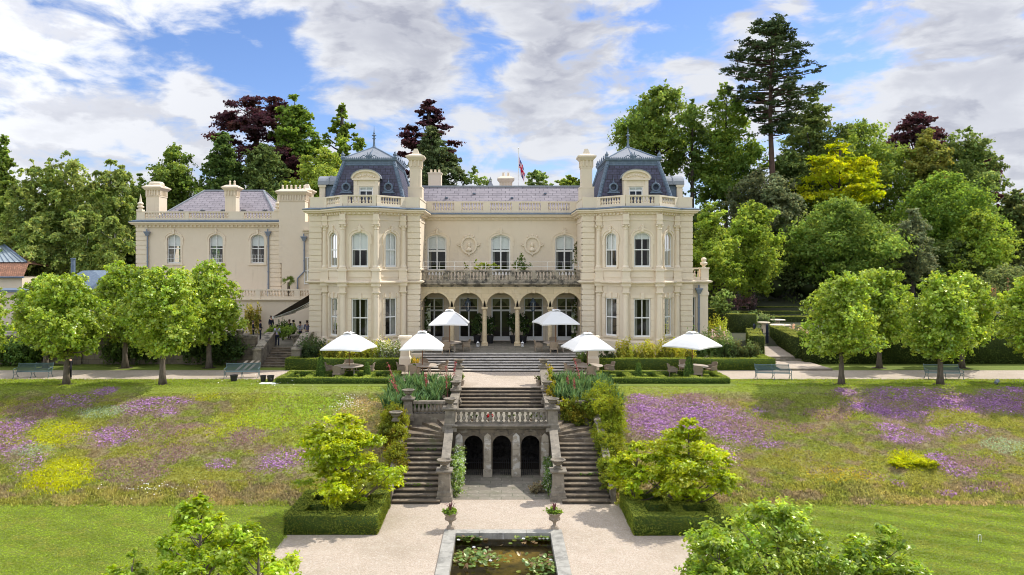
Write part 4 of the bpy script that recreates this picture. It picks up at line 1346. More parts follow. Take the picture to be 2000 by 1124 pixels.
V = [(rx0, ry0, rz), (rx1, ry0, rz), (rx1, ry1, rz), (rx0, ry1, rz), (ra, ryy, rzz), (rb, ryy, rzz)]
for f in ((0, 1, 5, 4), (1, 2, 5), (2, 3, 4, 5), (3, 0, 4)): b.add([V[i] for i in f], [tuple(range(len(f)))])
wr = b.build('slate_roof', MT['slate'], house)
b = MB()
for i, j in ((0, 4), (1, 5), (4, 5), (2, 5), (3, 4)): b.tube([V[i], V[j]], 0.12, n=6)
for px in (354, 396, 437, 476, 518):
    t = 0.35
    y = ry0 + (ryy - ry0) * t; z = rz + (rzz - rz) * t
    b.box(X(px, y) - 0.26, y - 0.10, z, X(px, y) + 0.26, y + 0.06, z + 0.08)
    b.box(X(px, y) - 0.05, y - 0.20, z, X(px, y) + 0.05, y - 0.09, z + 0.16)
b.build('ridge_roll', MT['leadlt'], wr)
b = MB()
chimney(b, X(306, 79), 79, 1.35, 1.9, 12.3, Z(372, 79), Z(352, 79), pyramid=False)
b.lathe([(0.85, 0), (0.80, 0.25), (0.62, 0.42)], (X(306, 79), 79, Z(372, 79) + 0.45), n=8)
b.build('chimney', MT['stucco'], house)
b = MB()
xk = X(451, 77)
b_top = chimney(b, xk, 77.4, 1.12, 1.1, 12.3, Z(371, 77), Z(358, 77), pyramid=False)
for sd in (-1, 1): b.lathe([(0.13, 0), (0.09, 0.3), (0.13, 0.38), (0.04, 0.5)], (xk + sd * 0.24, 77.4, b_top), n=8)
b.build('chimney', MT['stucco'], house)
yk = 74.6
xa, xb = X(550, yk), TL - 4.52
b = MB()
oK = op(X(601.5, yk) - xa - 0.35, 0.62, 5.9, 8.6)
frK = Fr((xa, yk), (xb, yk))
wall(b, frK, 0, frK.len, 0, 12.2, [], 0.3)
b.box(xa, yk + 0.02, 12.0, xb, yk + 3.5, 12.2)
b.build('link_wall', MT['stucco'], house)
window(house, frK, op(X(601, yk) - xa, 0.7, 5.9, 8.6), set_=-0.06, cols=2, rails=(0.5,))
b = MB()
xk = X(570, yk)
bt = chimney(b, xk, yk + 0.62, 2.62, 1.15, 8.0, Z(379, yk), Z(366, yk), pyramid=False)
for k in range(6): b.lathe([(0.12, 0), (0.09, 0.3), (0.12, 0.36), (0.05, 0.46)], (xk - 1.1 + 2.2 * k / 5, yk + 0.62, bt), n=8)
b.build('chimney', MT['stucco'], house)
b = MB()
chimney(b, X(600, 77), 77, 0.95, 1.0, 8.0, Z(378, 77), Z(360, 77))
b.build('chimney', MT['stucco'], house)
b = MB()
b.sweep([(X(592, yk - 0.1), yk - 0.003), (xb, yk - 0.003)], cornice_prof(11.0, 11.4, 0.4))
b.build('moulding', MT['trim'], house)
YR = 72.0
xr0, xr1 = X(300, YR), TL - 4.52
frR = Fr((xr0, YR), (xr1, YR))
b = MB()
wall(b, frR, 0, frR.len, 0, 4.35)
b.box(xr0, YR + 0.02, 4.2, xr1, YL, 4.36)
wall(b, Fr((xr0, YL), (xr0, YR)), 0, YL - YR, 0, 4.35)
b.build('garden_room_wall', MT['stucco'], house)
b = MB()
b.sweep([(xr0, YR), (xr1, YR)], [(-0.2, 4.30), (0.05, 4.30), (0.12, 4.40), (0.24, 4.46), (0.24, 4.54), (-0.2, 4.56)])
Wr = frR.len
runs = []
u = Wr
u_of = lambda px: X(px, YR) - xr0
runs = [('p', 0, u_of(440)), ('b', u_of(440), u_of(499)), ('p', u_of(499), u_of(509)), ('b', u_of(509), u_of(575)), ('p', u_of(575), u_of(586)), ('b', u_of(586), Wr)]
poss = parapet(frR, runs, 4.56, 0.94, house, b, spaced=0.29)
b.build('balustrade', MT['trim'], house)
for p in poss: stuff_bal.lathe([(rr * 0.10 / 0.105, p[2] + z * 0.57) for rr, z in BAL_PROF], (p[0], p[1], 0), n=7)
o = stuff_bal.build('balusters', MT['trim'], house); o['kind'] = 'stuff'
for px, bot in ((288, 4.0), (524, 4.6)):
    x = X(px, YL - 0.15)
    downpipe([(x, YL - 0.16, 11.0), (x, YL - 0.16, bot)], hop=(x, YL - 0.14, 11.15))
x = X(594, yk - 0.15); x2 = X(581, yk - 0.15)
downpipe([(x, yk - 0.13, 10.4), (x, yk - 0.13, 7.2), (x2, yk - 0.13, 6.5), (x2, yk - 0.13, 4.6)], hop=(x, yk - 0.11, 10.6))
ts = thing('terrace_steps', 'broad flight of pale weathered steps rising to the arcade terrace', 'steps', (0, 56, 0))
NST = 7
sx0, sx1 = X(822, 56), X(1140, 56)
for k in range(NST):
    b = MB()
    y = 55.0 + k * 0.40
    z = (k + 1) * TZ / NST
    b.box(sx0 - 0.02, y - 0.02, z - 0.06, sx1 + 0.02, y + (0.40 if k < NST - 1 else 0.55), z)
    o = b.build('step', MT['tstep'], ts)
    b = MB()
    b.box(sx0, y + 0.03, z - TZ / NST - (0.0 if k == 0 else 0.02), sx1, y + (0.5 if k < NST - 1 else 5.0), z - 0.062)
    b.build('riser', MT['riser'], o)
b = MB()
b.sheet([(sx0 - 0.9, 57.85), (sx1 + 0.9, 57.85), (sx1 + 0.9, 62.4), (sx0 - 0.9, 62.4)], TZ + 0.004)
o = b.build('terrace', MT['flag']); o['kind'] = 'structure'
b = MB()
b.box(sx0 - 0.9, 57.2, -0.1, sx0 - 0.02, 62.4, TZ - 0.004)
b.box(sx1 + 0.02, 57.2, -0.1, sx1 + 0.9, 62.4, TZ - 0.004)
b.build('cheek_wall', MT['stucco'], ts)
for px, lab in ((791.5, 'cream stone pedestal with flat cap left of the terrace steps'), (1158, 'cream stone pedestal with flat cap right of the terrace steps')):
    x, y = X(px, 55.6), 55.6
    t = thing('pedestal', lab, 'pedestal', (x, y, 0), 0, 'pedestals flanking the terrace steps')
    b = MB()
    b.box(x - 0.42, y - 0.42, 0, x + 0.42, y + 0.42, 0.95)
    b.frust((x - 0.42, y - 0.42, x + 0.42, y + 0.42), 0.953, (x - 0.32, y - 0.32, x + 0.32, y + 0.32), 1.15)
    b.frust((x - 0.33, y - 0.33, x + 0.33, y + 0.33), 1.153, (x - 0.28, y - 0.28, x + 0.28, y + 0.28), 2.3)
    b.build('shaft', MT['trim'], t)
    b = MB()
    b.frust((x - 0.29, y - 0.29, x + 0.29, y + 0.29), 2.303, (x - 0.42, y - 0.42, x + 0.42, y + 0.42), 2.5)
    b.box(x - 0.46, y - 0.46, 2.503, x + 0.46, y + 0.46, 2.62)
    b.build('cap', MT['trim'], t)
gs = thing('garden_staircase', 'double garden staircase of mossy grey stone around a three arched grotto', 'staircase', (0, 42, LOW))
RIS, TRD = 0.16, 0.385
IN, OUT = 3.0, 5.35
NS = 12
YG = 41.0
ZL = LOW + RIS * 17 + 0.03
for s in (-1, 1):
    fl = MB()
    for k in range(NS):
        b = MB()
        y = 36.3 + k * TRD
        z = LOW + (k + 1) * RIS
        b.box(s * IN, y, z - 0.058, s * OUT, y + TRD + 0.045, z)
        o = b.build('step', MT['rise'], gs)
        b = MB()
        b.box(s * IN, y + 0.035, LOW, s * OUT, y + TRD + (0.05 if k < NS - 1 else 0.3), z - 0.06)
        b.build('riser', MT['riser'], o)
    y0 = 36.3 + NS * TRD
    yb = 43.1
    for k in range(5):
        b = MB()
        a0, a1 = PI / 2 * k / 5, PI / 2 * (k + 1) / 5
        z = LOW + (NS + 1 + k) * RIS
        w_, h_ = OUT - IN, yb - y0
        def rim(a):
            c, sn = math.cos(a), math.sin(a)
            t = min(w_ / c if c > 1e-6 else 1e9, h_ / sn if sn > 1e-6 else 1e9)
            return (IN + c * t, y0 + sn * t)
        pts = [(IN, y0), rim(a0)]
        ac = math.atan2(h_, w_)
        if a0 < ac < a1: pts.append((OUT, yb))
        pts.append(rim(a1))
        pts = [(s * x, y) for x, y in pts]
        b.prism(pts, LOW, z)
        b.build('step', MT['rise'], gs)
b = MB()
b.prism([(-IN, YG + 0.35), (IN, YG + 0.35), (IN, 46.4), (-IN, 46.4)], ZL - 0.35, ZL)
b.build('landing', MT['flag'], gs)
for k in range(6):
    b = MB()
    y = 46.25 + k * 0.385
    z0 = ZL + k * (-ZL / 6.0)
    z1 = ZL + (k + 1) * (-ZL / 6.0)
    b.box(-2.62, y, z1 - 0.058, 2.62, y + 0.43, z1 - (0.002 if k == 5 else 0))
    o = b.build('step', MT['rise'], gs)
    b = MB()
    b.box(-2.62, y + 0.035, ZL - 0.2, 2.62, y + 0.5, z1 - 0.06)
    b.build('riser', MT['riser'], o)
for s in (-1, 1):
    b = MB()
    xa, xb = s * 2.64, s * 3.02
    prof = [(43.0, LOW), (43.0, ZL + 0.75), (46.3, ZL + 0.85), (49.4, 0.95), (49.9, 0.95), (49.9, LOW)]
    b.extrude_x(prof, min(xa, xb), max(xa, xb))
    b.build('cheek_wall', MT['stone'], gs)
    b = MB()
    xa, xb = s * 2.56, s * 3.10
    prof = [(43.25, ZL + 0.753), (46.3, ZL + 0.853), (49.4, 0.953), (49.4, 1.08), (46.3, ZL + 0.98), (43.25, ZL + 0.88)]
    b.extrude_x(prof, min(xa, xb), max(xa, xb))
    b.build('coping', MT['stone'], gs)
    b = MB()
    b.box(s * 3.02, 43.12, LOW, s * 5.62, 43.5, -0.78)
    b.build('retaining_wall', MT['stone'], gs)
    b = MB()
    b.box(s * 5.37, 36.5, LOW, s * 5.62, 43.1, LOW + 0.3)
    prof = [(36.4, LOW), (36.4, LOW + 0.75), (36.9, LOW + 0.78), (41.2, ZL - 0.15), (43.5, ZL + 0.1), (43.5, LOW)]
    b.extrude_x(prof, min(s * 5.37, s * 5.62), max(s * 5.37, s * 5.62))
    b.build('outer_wall', MT['stone'], gs)
    b = MB()
    prof = [(36.3, LOW + 0.753), (36.9, LOW + 0.783), (41.2, ZL - 0.147), (43.5, ZL + 0.103), (43.5, ZL + 0.24), (41.2, ZL + 0.0), (36.9, LOW + 0.92), (36.3, LOW + 0.88)]
    b.extrude_x(prof, min(s * 5.30, s * 5.68), max(s * 5.30, s * 5.68))
    b.build('coping', MT['pstone'], gs)
    b = MB()
    prof = [(37.0, LOW), (37.0, LOW + 1.0), (41.0, ZL - 0.2), (41.0, LOW)]
    b.extrude_x(prof, min(s * 2.72, s * 2.98), max(s * 2.72, s * 2.98))
    b.build('inner_wall', MT['grotto'], gs)
    b = MB()
    prof = [(36.95, LOW + 1.003), (41.0, ZL - 0.197), (41.0, ZL - 0.02), (36.95, LOW + 1.15)]
    b.extrude_x(prof, min(s * 2.64, s * 3.10), max(s * 2.64, s * 3.10))
    b.build('coping', MT['pstone'], gs)
def pier(x, y, z0, z1, w, mat, parent, name='pier'):
    b = MB()
    b.box(x - w - 0.10, y - w - 0.10, z0, x + w + 0.10, y + w + 0.10, z0 + (z1 - z0) * 0.16)
    b.box(x - w - 0.05, y - w - 0.05, z0 + (z1 - z0) * 0.16, x + w + 0.05, y + w + 0.05, z0 + (z1 - z0) * 0.28)
    b.frust((x - w - 0.04, y - w - 0.04, x + w + 0.04, y + w + 0.04), z0 + (z1 - z0) * 0.283, (x - w, y - w, x + w, y + w), z0 + (z1 - z0) * 0.34)
    b.frust((x - w, y - w, x + w, y + w), z0 + (z1 - z0) * 0.343, (x - w + 0.03, y - w + 0.03, x + w - 0.03, y + w - 0.03), z1 - 0.16)
    b.frust((x - w, y - w, x + w, y + w), z1 - 0.158, (x - w - 0.10, y - w - 0.10, x + w + 0.10, y + w + 0.10), z1 - 0.06)
    b.box(x - w - 0.11, y - w - 0.11, z1 - 0.058, x + w + 0.11, y + w + 0.11, z1)
    return b.build(name, mat, parent)
SB = bal_mesh('stair_baluster', 0.58, 0.115, MT['pstone'], 9)
def stair_balustrade(x0, x1, y, z0, npan):
    b = MB()
    b.box(x0, y - 0.16, z0, x1, y + 0.16, z0 + 0.22)
    b.box(x0, y - 0.17, z0 + 0.80, x1, y + 0.17, z0 + 0.95)
    o = b.build('balustrade', MT['stone'], gs)
    for i in range(npan):
        place('baluster', SB, o, (x0 + (i + 0.5) * (x1 - x0) / npan, y, z0 + 0.22))
    return o
stair_balustrade(-2.52, 2.52, YG + 0.17, ZL, 17)
stair_balustrade(-5.15, -3.28, 43.3, ZL + 0.05, 8)
stair_balustrade(3.28, 5.15, 43.3, ZL + 0.05, 8)
for s in (-1, 1):
    pier(s * 2.84, YG + 0.17, ZL - 0.25, 0.10, 0.29, MT['pstone'], gs)
    pier(s * 2.83, 37.0, LOW, LOW + 1.52, 0.30, MT['pstone'], gs)
    pier(s * 5.42, 43.3, ZL - 0.1, 0.22, 0.27, MT['stone'], gs)
    pier(s * 2.83, 46.3, ZL + 0.3, 0.22, 0.24, MT['stone'], gs)
    pier(s * 2.83, 49.6, 0.0, 1.16, 0.24, MT['stone'], gs)
frG = Fr((-2.70, YG), (2.70, YG))
b = MB()
gops = [op(X(px, YG) + 2.70, 1.03, LOW, -1.42, 0.51) for px in (925, 980, 1036)]
wall(b, frG, 0, 5.40, LOW, ZL - 0.12, gops, 0.5, n=18)
gw = b.build('grotto_wall', MT['grotto'], gs)
b = MB()
for o_ in gops:
    band(b, frG, outline(o_, 0.0, 11), outline(o_, 0.20, 11), 0.0, 0.05)
    n = 11
    for i in range(n):                                     # rough voussoirs
        if i % 2: continue
        t0, t1 = PI * i / n, PI * (i + 1) / n
        zs = o_['zt'] - o_['r']
        pts = [(o_['uc'] - (0.52 + q) * math.cos(t), zs + (0.51 + q) * math.sin(t)) for t, q in ((t0, 0.0), (t1, 0.0), (t1, 0.33), (t0, 0.33))]
        b.add([frG(u, z, 0.085) for u, z in pts] + [frG(u, z, 0.0) for u, z in pts], [(0, 1, 2, 3), (0, 4, 5, 1), (1, 5, 6, 2), (2, 6, 7, 3), (3, 7, 4, 0)])
b.build('arch_stones', MT['grotto'], gw)
for k in range(4):
    b = MB()
    u = [gops[0]['uc'] - 0.80, (gops[0]['uc'] + gops[1]['uc']) / 2, (gops[1]['uc'] + gops[2]['uc']) / 2, gops[2]['uc'] + 0.80][k]
    wv = 0.20
    fbox(b, frG, u - wv - 0.05, u + wv + 0.05, LOW, LOW + 0.42, 0.0, 0.17)
    z = LOW + 0.423
    for j in range(4):
        fbox(b, frG, u - wv, u + wv, z, z + 0.36, 0.0, 0.10 + 0.02 * ((j + k) % 2))
        z += 0.372
    b.add([frG(u - wv, z, 0.11), frG(u + wv, z, 0.11), frG(u + wv * 0.9, z + 0.34, 0.11), frG(u, z + 0.5, 0.11), frG(u - wv * 0.9, z + 0.34, 0.11),
           frG(u - wv, z, 0.0), frG(u + wv, z, 0.0), frG(u + wv * 0.9, z + 0.34, 0.0), frG(u, z + 0.5, 0.0), frG(u - wv * 0.9, z + 0.34, 0.0)],
          [(0, 1, 2, 3, 4), (1, 6, 7, 2), (2, 7, 8, 3), (3, 8, 9, 4), (4, 9, 5, 0)])
    b.build('grotto_pillar', MT['pillar'], gw)
b = MB()
b.sweep([(-2.70, YG), (2.70, YG)], [(-0.3, ZL - 0.12), (0.08, ZL - 0.12), (0.12, ZL - 0.04), (0.26, ZL + 0.02), (0.28, ZL + 0.10), (0.06, ZL + 0.16), (-0.3, ZL + 0.16)])
b.build('grotto_cornice', MT['stone'], gs)
b = MB()
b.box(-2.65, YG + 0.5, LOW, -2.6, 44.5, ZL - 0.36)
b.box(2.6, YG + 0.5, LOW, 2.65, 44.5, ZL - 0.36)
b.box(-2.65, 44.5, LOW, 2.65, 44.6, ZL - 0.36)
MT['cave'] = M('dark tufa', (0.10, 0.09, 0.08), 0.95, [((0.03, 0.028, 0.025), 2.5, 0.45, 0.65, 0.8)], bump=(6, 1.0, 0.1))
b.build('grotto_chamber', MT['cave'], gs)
b = MB()
rr = random.Random(4)
for i in range(26):
    x = rr.uniform(-2.4, 2.4); z = LOW + rr.uniform(0.1, 1.9); r = rr.uniform(0.12, 0.3)
    b.lathe([(0.0, -r), (r * 0.8, -r * 0.5), (r, 0), (r * 0.7, r * 0.6), (0.0, r)], (x, 44.45 - rr.uniform(0, 0.2), z), n=7)
o = b.build('rockwork', MT['cave'], gs); o['kind'] = 'stuff'
for o_ in gops:                                            # low iron gates
    b = MB()
    for k in range(10):
        u = o_['uc'] - 0.48 + 0.96 * k / 9
        hh = 0.85 + 0.10 * (k % 2)
        b.tube([frG(u, LOW + 0.02, -0.25), frG(u, LOW + hh, -0.25)], 0.012, n=5)
        b.lathe([(0.0, 0), (0.022, 0.02), (0.0, 0.08)], frG(u, LOW + hh, -0.25), n=5)
    for z in (0.12, 0.72): b.tube([frG(o_['uc'] - 0.5, LOW + z, -0.25), frG(o_['uc'] + 0.5, LOW + z, -0.25)], 0.015, n=5)
    b.build('iron_gate', MT['iron'], gs)
def urn(x, y, z, r, label, mat=None, h=1.0, group='stone urns on the staircase piers'):
    t = thing('stone_urn', label, 'urn', (x, y, z), 0, group)
    b = MB()
    b.box(x - r * 0.62, y - r * 0.62, z, x + r * 0.62, y + r * 0.62, z + 0.07 * h)
    b.lathe([(r * 0.55, 0.072 * h), (r * 0.58, 0.12 * h), (r * 0.32, 0.17 * h), (r * 0.30, 0.21 * h)], (x, y, z), n=14)
    b.build('foot', mat or MT['stone'], t)
    b = MB()
    b.lathe([(r * 0.34, 0.21 * h), (r * 0.62, 0.25 * h), (r * 0.80, 0.33 * h), (r * 0.74, 0.37 * h), (r * 0.95, 0.40 * h), (r * 1.10, 0.45 * h), (r * 1.10, 0.49 * h), (r * 0.92, 0.50 * h), (r * 0.72, 0.42 * h), (0.05, 0.36 * h)], (x, y, z), n=18)
    for k in range(18):
        a = 2 * PI * k / 18
        b.lathe([(0.0, -0.03), (0.035, 0), (0.0, 0.03)], (x + r * 1.08 * math.cos(a), y + r * 1.08 * math.sin(a), z + 0.47 * h), n=5)
    b.build('bowl', mat or MT['stone'], t)
    return t
urn(-2.84, YG + 0.17, 0.10, 0.33, 'shallow stone urn on the pier left of the grotto balustrade')
urn(2.84, YG + 0.17, 0.10, 0.33, 'shallow stone urn on the pier right of the grotto balustrade')
urn(-2.83, 37.0, LOW + 1.52, 0.34, 'shallow stone urn on the pier at the foot of the left flight')
urn(2.83, 37.0, LOW + 1.52, 0.34, 'shallow stone urn on the pier at the foot of the right flight')
urn(-5.42, 43.3, 0.22, 0.33, 'stone urn on the end pier of the left side balustrade')
urn(-2.83, 46.3, 0.22, 0.31, 'stone urn at the foot of the upper flight beside the left sword leaved bed')
urn(2.83, 46.3, 0.22, 0.31, 'stone urn half sunk in creeper at the foot of the upper flight')
urn(-2.83, 49.6, 1.16, 0.32, 'dark stone urn on the left pier at the head of the upper flight')
urn(2.83, 49.6, 1.16, 0.32, 'dark stone urn on the creeper covered pier at the head of the upper flight')
ux, uy = P(773, 808, -0.62)
urn(X(773, 40.6), 40.6, Z(822, 40.6), 0.33, 'stone urn rising out of the yew hedge left of the staircase')
RT = 1.22
wx1 = X(500, 59.1)
MT['oldwall'] = M('old garden wall', (0.23, 0.185, 0.135), 0.9, [((0.07, 0.06, 0.05), 0.9, 0.46, 0.66, 0.8), ((0.40, 0.36, 0.28), 2.5, 0.58, 0.72, 0.5)], brick=(0.9, 0.4, (0.10, 0.085, 0.07), 0.015, 0.12), bump=(10, 0.4))
t = thing('garden_wall', 'long dark old stone retaining wall behind the lime trees left of the side steps', 'wall', (-30, 59.3, 0))
b = MB()
b.box(-80, 59.1, 0, wx1, 59.5, 2.14)
b.build('wall', MT['oldwall'], t)
b = MB()
b.box(-80, 59.0, 2.143, wx1 + 0.02, 59.6, 2.30)
b.build('coping', MT['weather'], t)
for k in range(14):
    x = wx1 - 0.5 - k * 4.6
    b = MB()
    b.box(x - 0.45, 58.95, 0, x + 0.45, 59.096, 2.14)
    b.build('pilaster', MT['oldwall'], t)
b = MB()
b.prism([(-80, 59.5), (wx1, 59.5), (wx1, 60.4), (TL - 4.5, 60.4), (TL - 4.5, 76), (-80, 76)], 0.3, RT)
o = b.build('dining_terrace', MT['flag']); o['kind'] = 'structure'
ss = thing('side_steps', 'narrow stone steps with sloping side walls climbing to the dining terrace', 'steps', (X(542, 58), 58, 0))
a0, a1 = X(511, 57.4), X(570, 57.4)
for k in range(8):
    y = 57.3 + k * 0.38
    z = (k + 1) * RT / 8
    b = MB()
    b.box(a0, y + 0.03, z - RT / 8 - 0.01, a1, y + 0.45, z - 0.05)
    b.box(a0, y, z - 0.048, a1, y + 0.42, z + (0.003 if k == 7 else 0))
    b.build('step', MT['rise'], ss)
for xa, xb in ((X(495, 57.2), a0 - 0.01), (a1 + 0.01, X(586, 57.2))):
    b = MB()
    b.extrude_x([(57.2, 0), (57.2, 1.35), (57.75, 1.35), (57.75, 1.45), (60.4, RT + 1.05), (61.2, RT + 1.05), (61.2, 0)], xa, xb)
    b.build('side_wall', MT['stone'], ss)
    b = MB()
    b.box(xa - 0.08, 57.1, 1.353, xb + 0.08, 57.85, 1.50)
    b.extrude_x([(57.853, 1.45), (60.4, RT + 1.053), (61.3, RT + 1.053), (61.3, RT + 1.17), (60.4, RT + 1.17), (57.853, 1.58)], xa - 0.06, xb + 0.06)
    b.build('coping', MT['weather'], ss)
aw = thing('awning', 'dark brown retractable awning sloping from the left tower over the dining terrace', 'awning', (-16.5, 65, 0))
ex0, ez0 = TL - 4.6, 5.55
ex1, ez1 = X(537, 63.2), Z(618, 63.2)
b = MB()
n = 3
for k in range(n):
    ya, yb = 62.6 + k * 2.3, 62.6 + (k + 1) * 2.3 - 0.10
    b.add([(ex0, ya, ez0), (ex1, ya, ez1), (ex1, yb, ez1), (ex0, yb, ez0), (ex0, ya, ez0 - 0.03), (ex1, ya, ez1 - 0.03), (ex1, yb, ez1 - 0.03), (ex0, yb, ez0 - 0.03)],
          [(0, 3, 2, 1), (4, 5, 6, 7), (0, 1, 5, 4), (1, 2, 6, 5), (2, 3, 7, 6), (3, 0, 4, 7)])
b.build('canopy', MT['brown'], aw)
b = MB()
for k in range(n):
    ya, yb = 62.6 + k * 2.3, 62.6 + (k + 1) * 2.3 - 0.10
    b.box(ex1 - 0.05, ya, ez1 - 0.16, ex1 + 0.06, yb, ez1 + 0.02)
    b.box(ex0 - 0.02, ya, ez0 - 0.12, ex0 + 0.10, yb, ez0 + 0.14)
b.build('front_bar', MT['white'], aw)
for k in range(n):
    ym = 62.6 + (k + 0.5) * 2.3
    b = MB()
    b.tube([(ex0 + 0.05, ym - 0.7, ez0 - 0.6), ((ex0 + ex1) / 2, ym - 0.2, (ez0 + ez1) / 2 - 0.45), (ex1, ym - 0.7, ez1 - 0.08)], 0.035, n=5)
    b.build('folding_arm', MT['white'], aw)
ob = thing('outbuilding', 'low outbuilding with orange tiled roof and a long glass rooflight', 'outbuilding', (X(0, 88), 88, 0))
yo = 88.0
x0o, x1o = X(-120, yo), X(43, yo)
b = MB()
wall(b, Fr((x0o, yo), (x1o, yo)), 0, x1o - x0o, 0, Z(541, yo))
wall(b, Fr((x1o, yo), (x1o, yo + 9)), 0, 9, 0, Z(541, yo))
b.box(x0o, yo + 0.05, Z(541, yo) - 0.1, x1o, yo + 9, Z(541, yo))
b.build('wall', MT['trim'], ob)
b = MB()
z1, z2 = Z(541, yo), Z(516, yo + 1.5)
b.add([(x0o, yo - 0.4, z1), (X(50, yo), yo - 0.4, z1), (X(62, yo + 2) - 0.5, yo + 2.2, z2), (x0o, yo + 2.2, z2)], [(0, 1, 2, 3)])
zt_ = Z(480, yo + 6)
b.add([(x0o, yo + 2.2, z2), (X(58, yo + 2), yo + 2.2, z2), (X(12, yo + 6), yo + 6, zt_), (x0o, yo + 6, zt_)], [(0, 1, 2, 3)])
b.add([(X(58, yo + 2), yo + 2.2, z2), (X(62, yo + 2), yo + 9, z2 - 0.6), (X(12, yo + 6), yo + 6, zt_)], [(0, 1, 2)])
b.build('tiled_roof', MT['tile'], ob)
b = MB()
b.add([(x0o, yo + 2.35, z2 + 0.22), (X(52, yo + 2.4), yo + 2.35, z2 + 0.22), (X(8, yo + 5.8), yo + 5.7, zt_ + 0.1), (x0o, yo + 5.7, zt_ + 0.1)], [(0, 1, 2, 3)])
MT['rglass'] = M('pale roof glass', (0.30, 0.36, 0.38), 0.15, spec=0.8)
rl = b.build('rooflight', MT['rglass'], ob)
b = MB()
for k in range(14):
    t = k / 13
    xa = x0o + (X(52, yo + 2.4) - x0o) * t
    xb = x0o + (X(8, yo + 5.8) - x0o) * t
    b.tube([(xa, yo + 2.35, z2 + 0.25), (xb, yo + 5.7, zt_ + 0.13)], 0.05, n=4)
b.tube([(X(52, yo + 2.4), yo + 2.35, z2 + 0.25), (X(8, yo + 5.8), yo + 5.7, zt_ + 0.13)], 0.14, n=5)
b.build('glazing_bars', MT['lead'], rl)
b = MB()
b.tube([(x0o, yo - 0.45, z1 - 0.05), (X(51, yo), yo - 0.45, z1 - 0.05)], 0.12, n=6)
b.build('gutter', MT['lead'], ob)
pv = thing('garden_pavilion', 'low pavilion with grey lead roof and steel flue behind the lime trees', 'pavilion', (X(160, 80), 80, 0))
b = MB()
xa, xb = X(95, 78), X(222, 78)
wall(b, Fr((xa, 78), (xb, 78)), 0, xb - xa, 1.0, Z(566, 78))
b.box(X(-40, 79), 78.3, 1.0, xa - 0.02, 84, Z(570, 79))
b.build('wall', MT['stucco'], pv)
b = MB()
b.frust((xa - 0.3, 77.7, xb + 0.3, 86), Z(566, 78), (xa + 2.2, 80.5, xb - 3.5, 83), Z(529, 80.5))
b.box(X(-40, 79), 78.0, Z(570, 79), xa - 0.32, 84, Z(566, 79))
b.build('roof', MT['lead'], pv)
b = MB()
xf = X(153, 82)
b.lathe([(0.22, 0), (0.22, 1.5), (0.26, 1.5), (0.26, 1.62), (0.0, 1.64)], (xf, 81, Z(530, 81) - 0.2), n=12)
b.build('flue', MT['lead'], pv)
GAIN = 2.15
def unit(v):
    return v / np.maximum(np.linalg.norm(v, axis=1, keepdims=True), 1e-9)
def leaves(c, nrm, size, col, rng, aspect=0.62, fold=0.25, jit=0.35, droop=0.0):
    """N folded rhombic leaves -> verts (4N,3), faces (2N tris as quads), colours"""
    n = len(c)
    nrm = unit(nrm)
    t = rng.normal(size=(n, 3))
    t[:, 2] -= droop
    t = unit(t - nrm * np.sum(t * nrm, axis=1, keepdims=True))
    b_ = np.cross(nrm, t)
    s = (size * (1 + jit * rng.uniform(-1, 1, n)))[:, None]
    v = np.empty((n, 4, 3))
    v[:, 0] = c - t * s * 0.5
    v[:, 1] = c + b_ * s * aspect * 0.5 + nrm * s * fold * 0.5
    v[:, 2] = c + t * s * 0.5
    v[:, 3] = c - b_ * s * aspect * 0.5 + nrm * s * fold * 0.5
    return v.reshape(-1, 3), np.repeat(col, 4, axis=0)
def leafmesh(name, v, col, mat, extra=None):
    """quads from consecutive groups of four vertices; extra = (MB, colour) solid core in the same mesh"""
    nq = len(v) // 4
    faces = np.arange(nq * 4, dtype=np.int32)
    loop_start = np.arange(nq, dtype=np.int32) * 4
    loop_total = np.full(nq, 4, dtype=np.int32)
    if extra is not None:
        mb, ec = extra
        ev = np.array(mb.v, dtype=np.float64)
        off = len(v)
        li, ls, lt = [], [], []
        cur = nq * 4
        for f in mb.f:
            ls.append(cur); lt.append(len(f)); cur += len(f)
            li += [i + off for i in f]
        v = np.vstack([v, ev])
        col = np.vstack([col, np.tile(np.array(ec), (len(ev), 1))])
        faces = np.concatenate([faces, np.array(li, dtype=np.int32)])
        loop_start = np.concatenate([loop_start, np.array(ls, dtype=np.int32)])
        loop_total = np.concatenate([loop_total, np.array(lt, dtype=np.int32)])
    me = bpy.data.meshes.new(name)
    me.vertices.add(len(v))
    me.vertices.foreach_set('co', v.astype(np.float32).ravel())
    me.loops.add(len(faces))
    me.loops.foreach_set('vertex_index', faces)
    me.polygons.add(len(loop_start))
    me.polygons.foreach_set('loop_start', loop_start)
    me.polygons.foreach_set('loop_total', loop_total)
    at = me.attributes.new('Col', 'FLOAT_COLOR', 'POINT')
    c4 = np.ones((len(v), 4), dtype=np.float32)
    c4[:, :3] = np.clip(col * (GAIN if mat is not MT['petal'] and mat.name != 'flag cloth' else 1.0), 0, 0.9)
    at.data.foreach_set('color', c4.ravel())
    me.update(calc_edges=True)
    me.materials.append(mat)
    return me
def tint(base, n, rng, hue=0.10, val=0.22):
    """per leaf colour variation of a base colour (or of several)"""
    base = np.atleast_2d(np.array(base, dtype=float))
    c = base[rng.integers(0, len(base), n)]
    v = 1 + val * rng.normal(size=(n, 1))
    w = hue * rng.normal(size=(n, 1))
    c = c * np.clip(v, 0.4, 1.8)
    c[:, 0:1] *= 1 + w
    c[:, 2:3] *= 1 - w
    return np.clip(c, 0.004, 0.9)
def sphere_dirs(n, rng):
    return unit(rng.normal(size=(n, 3)))
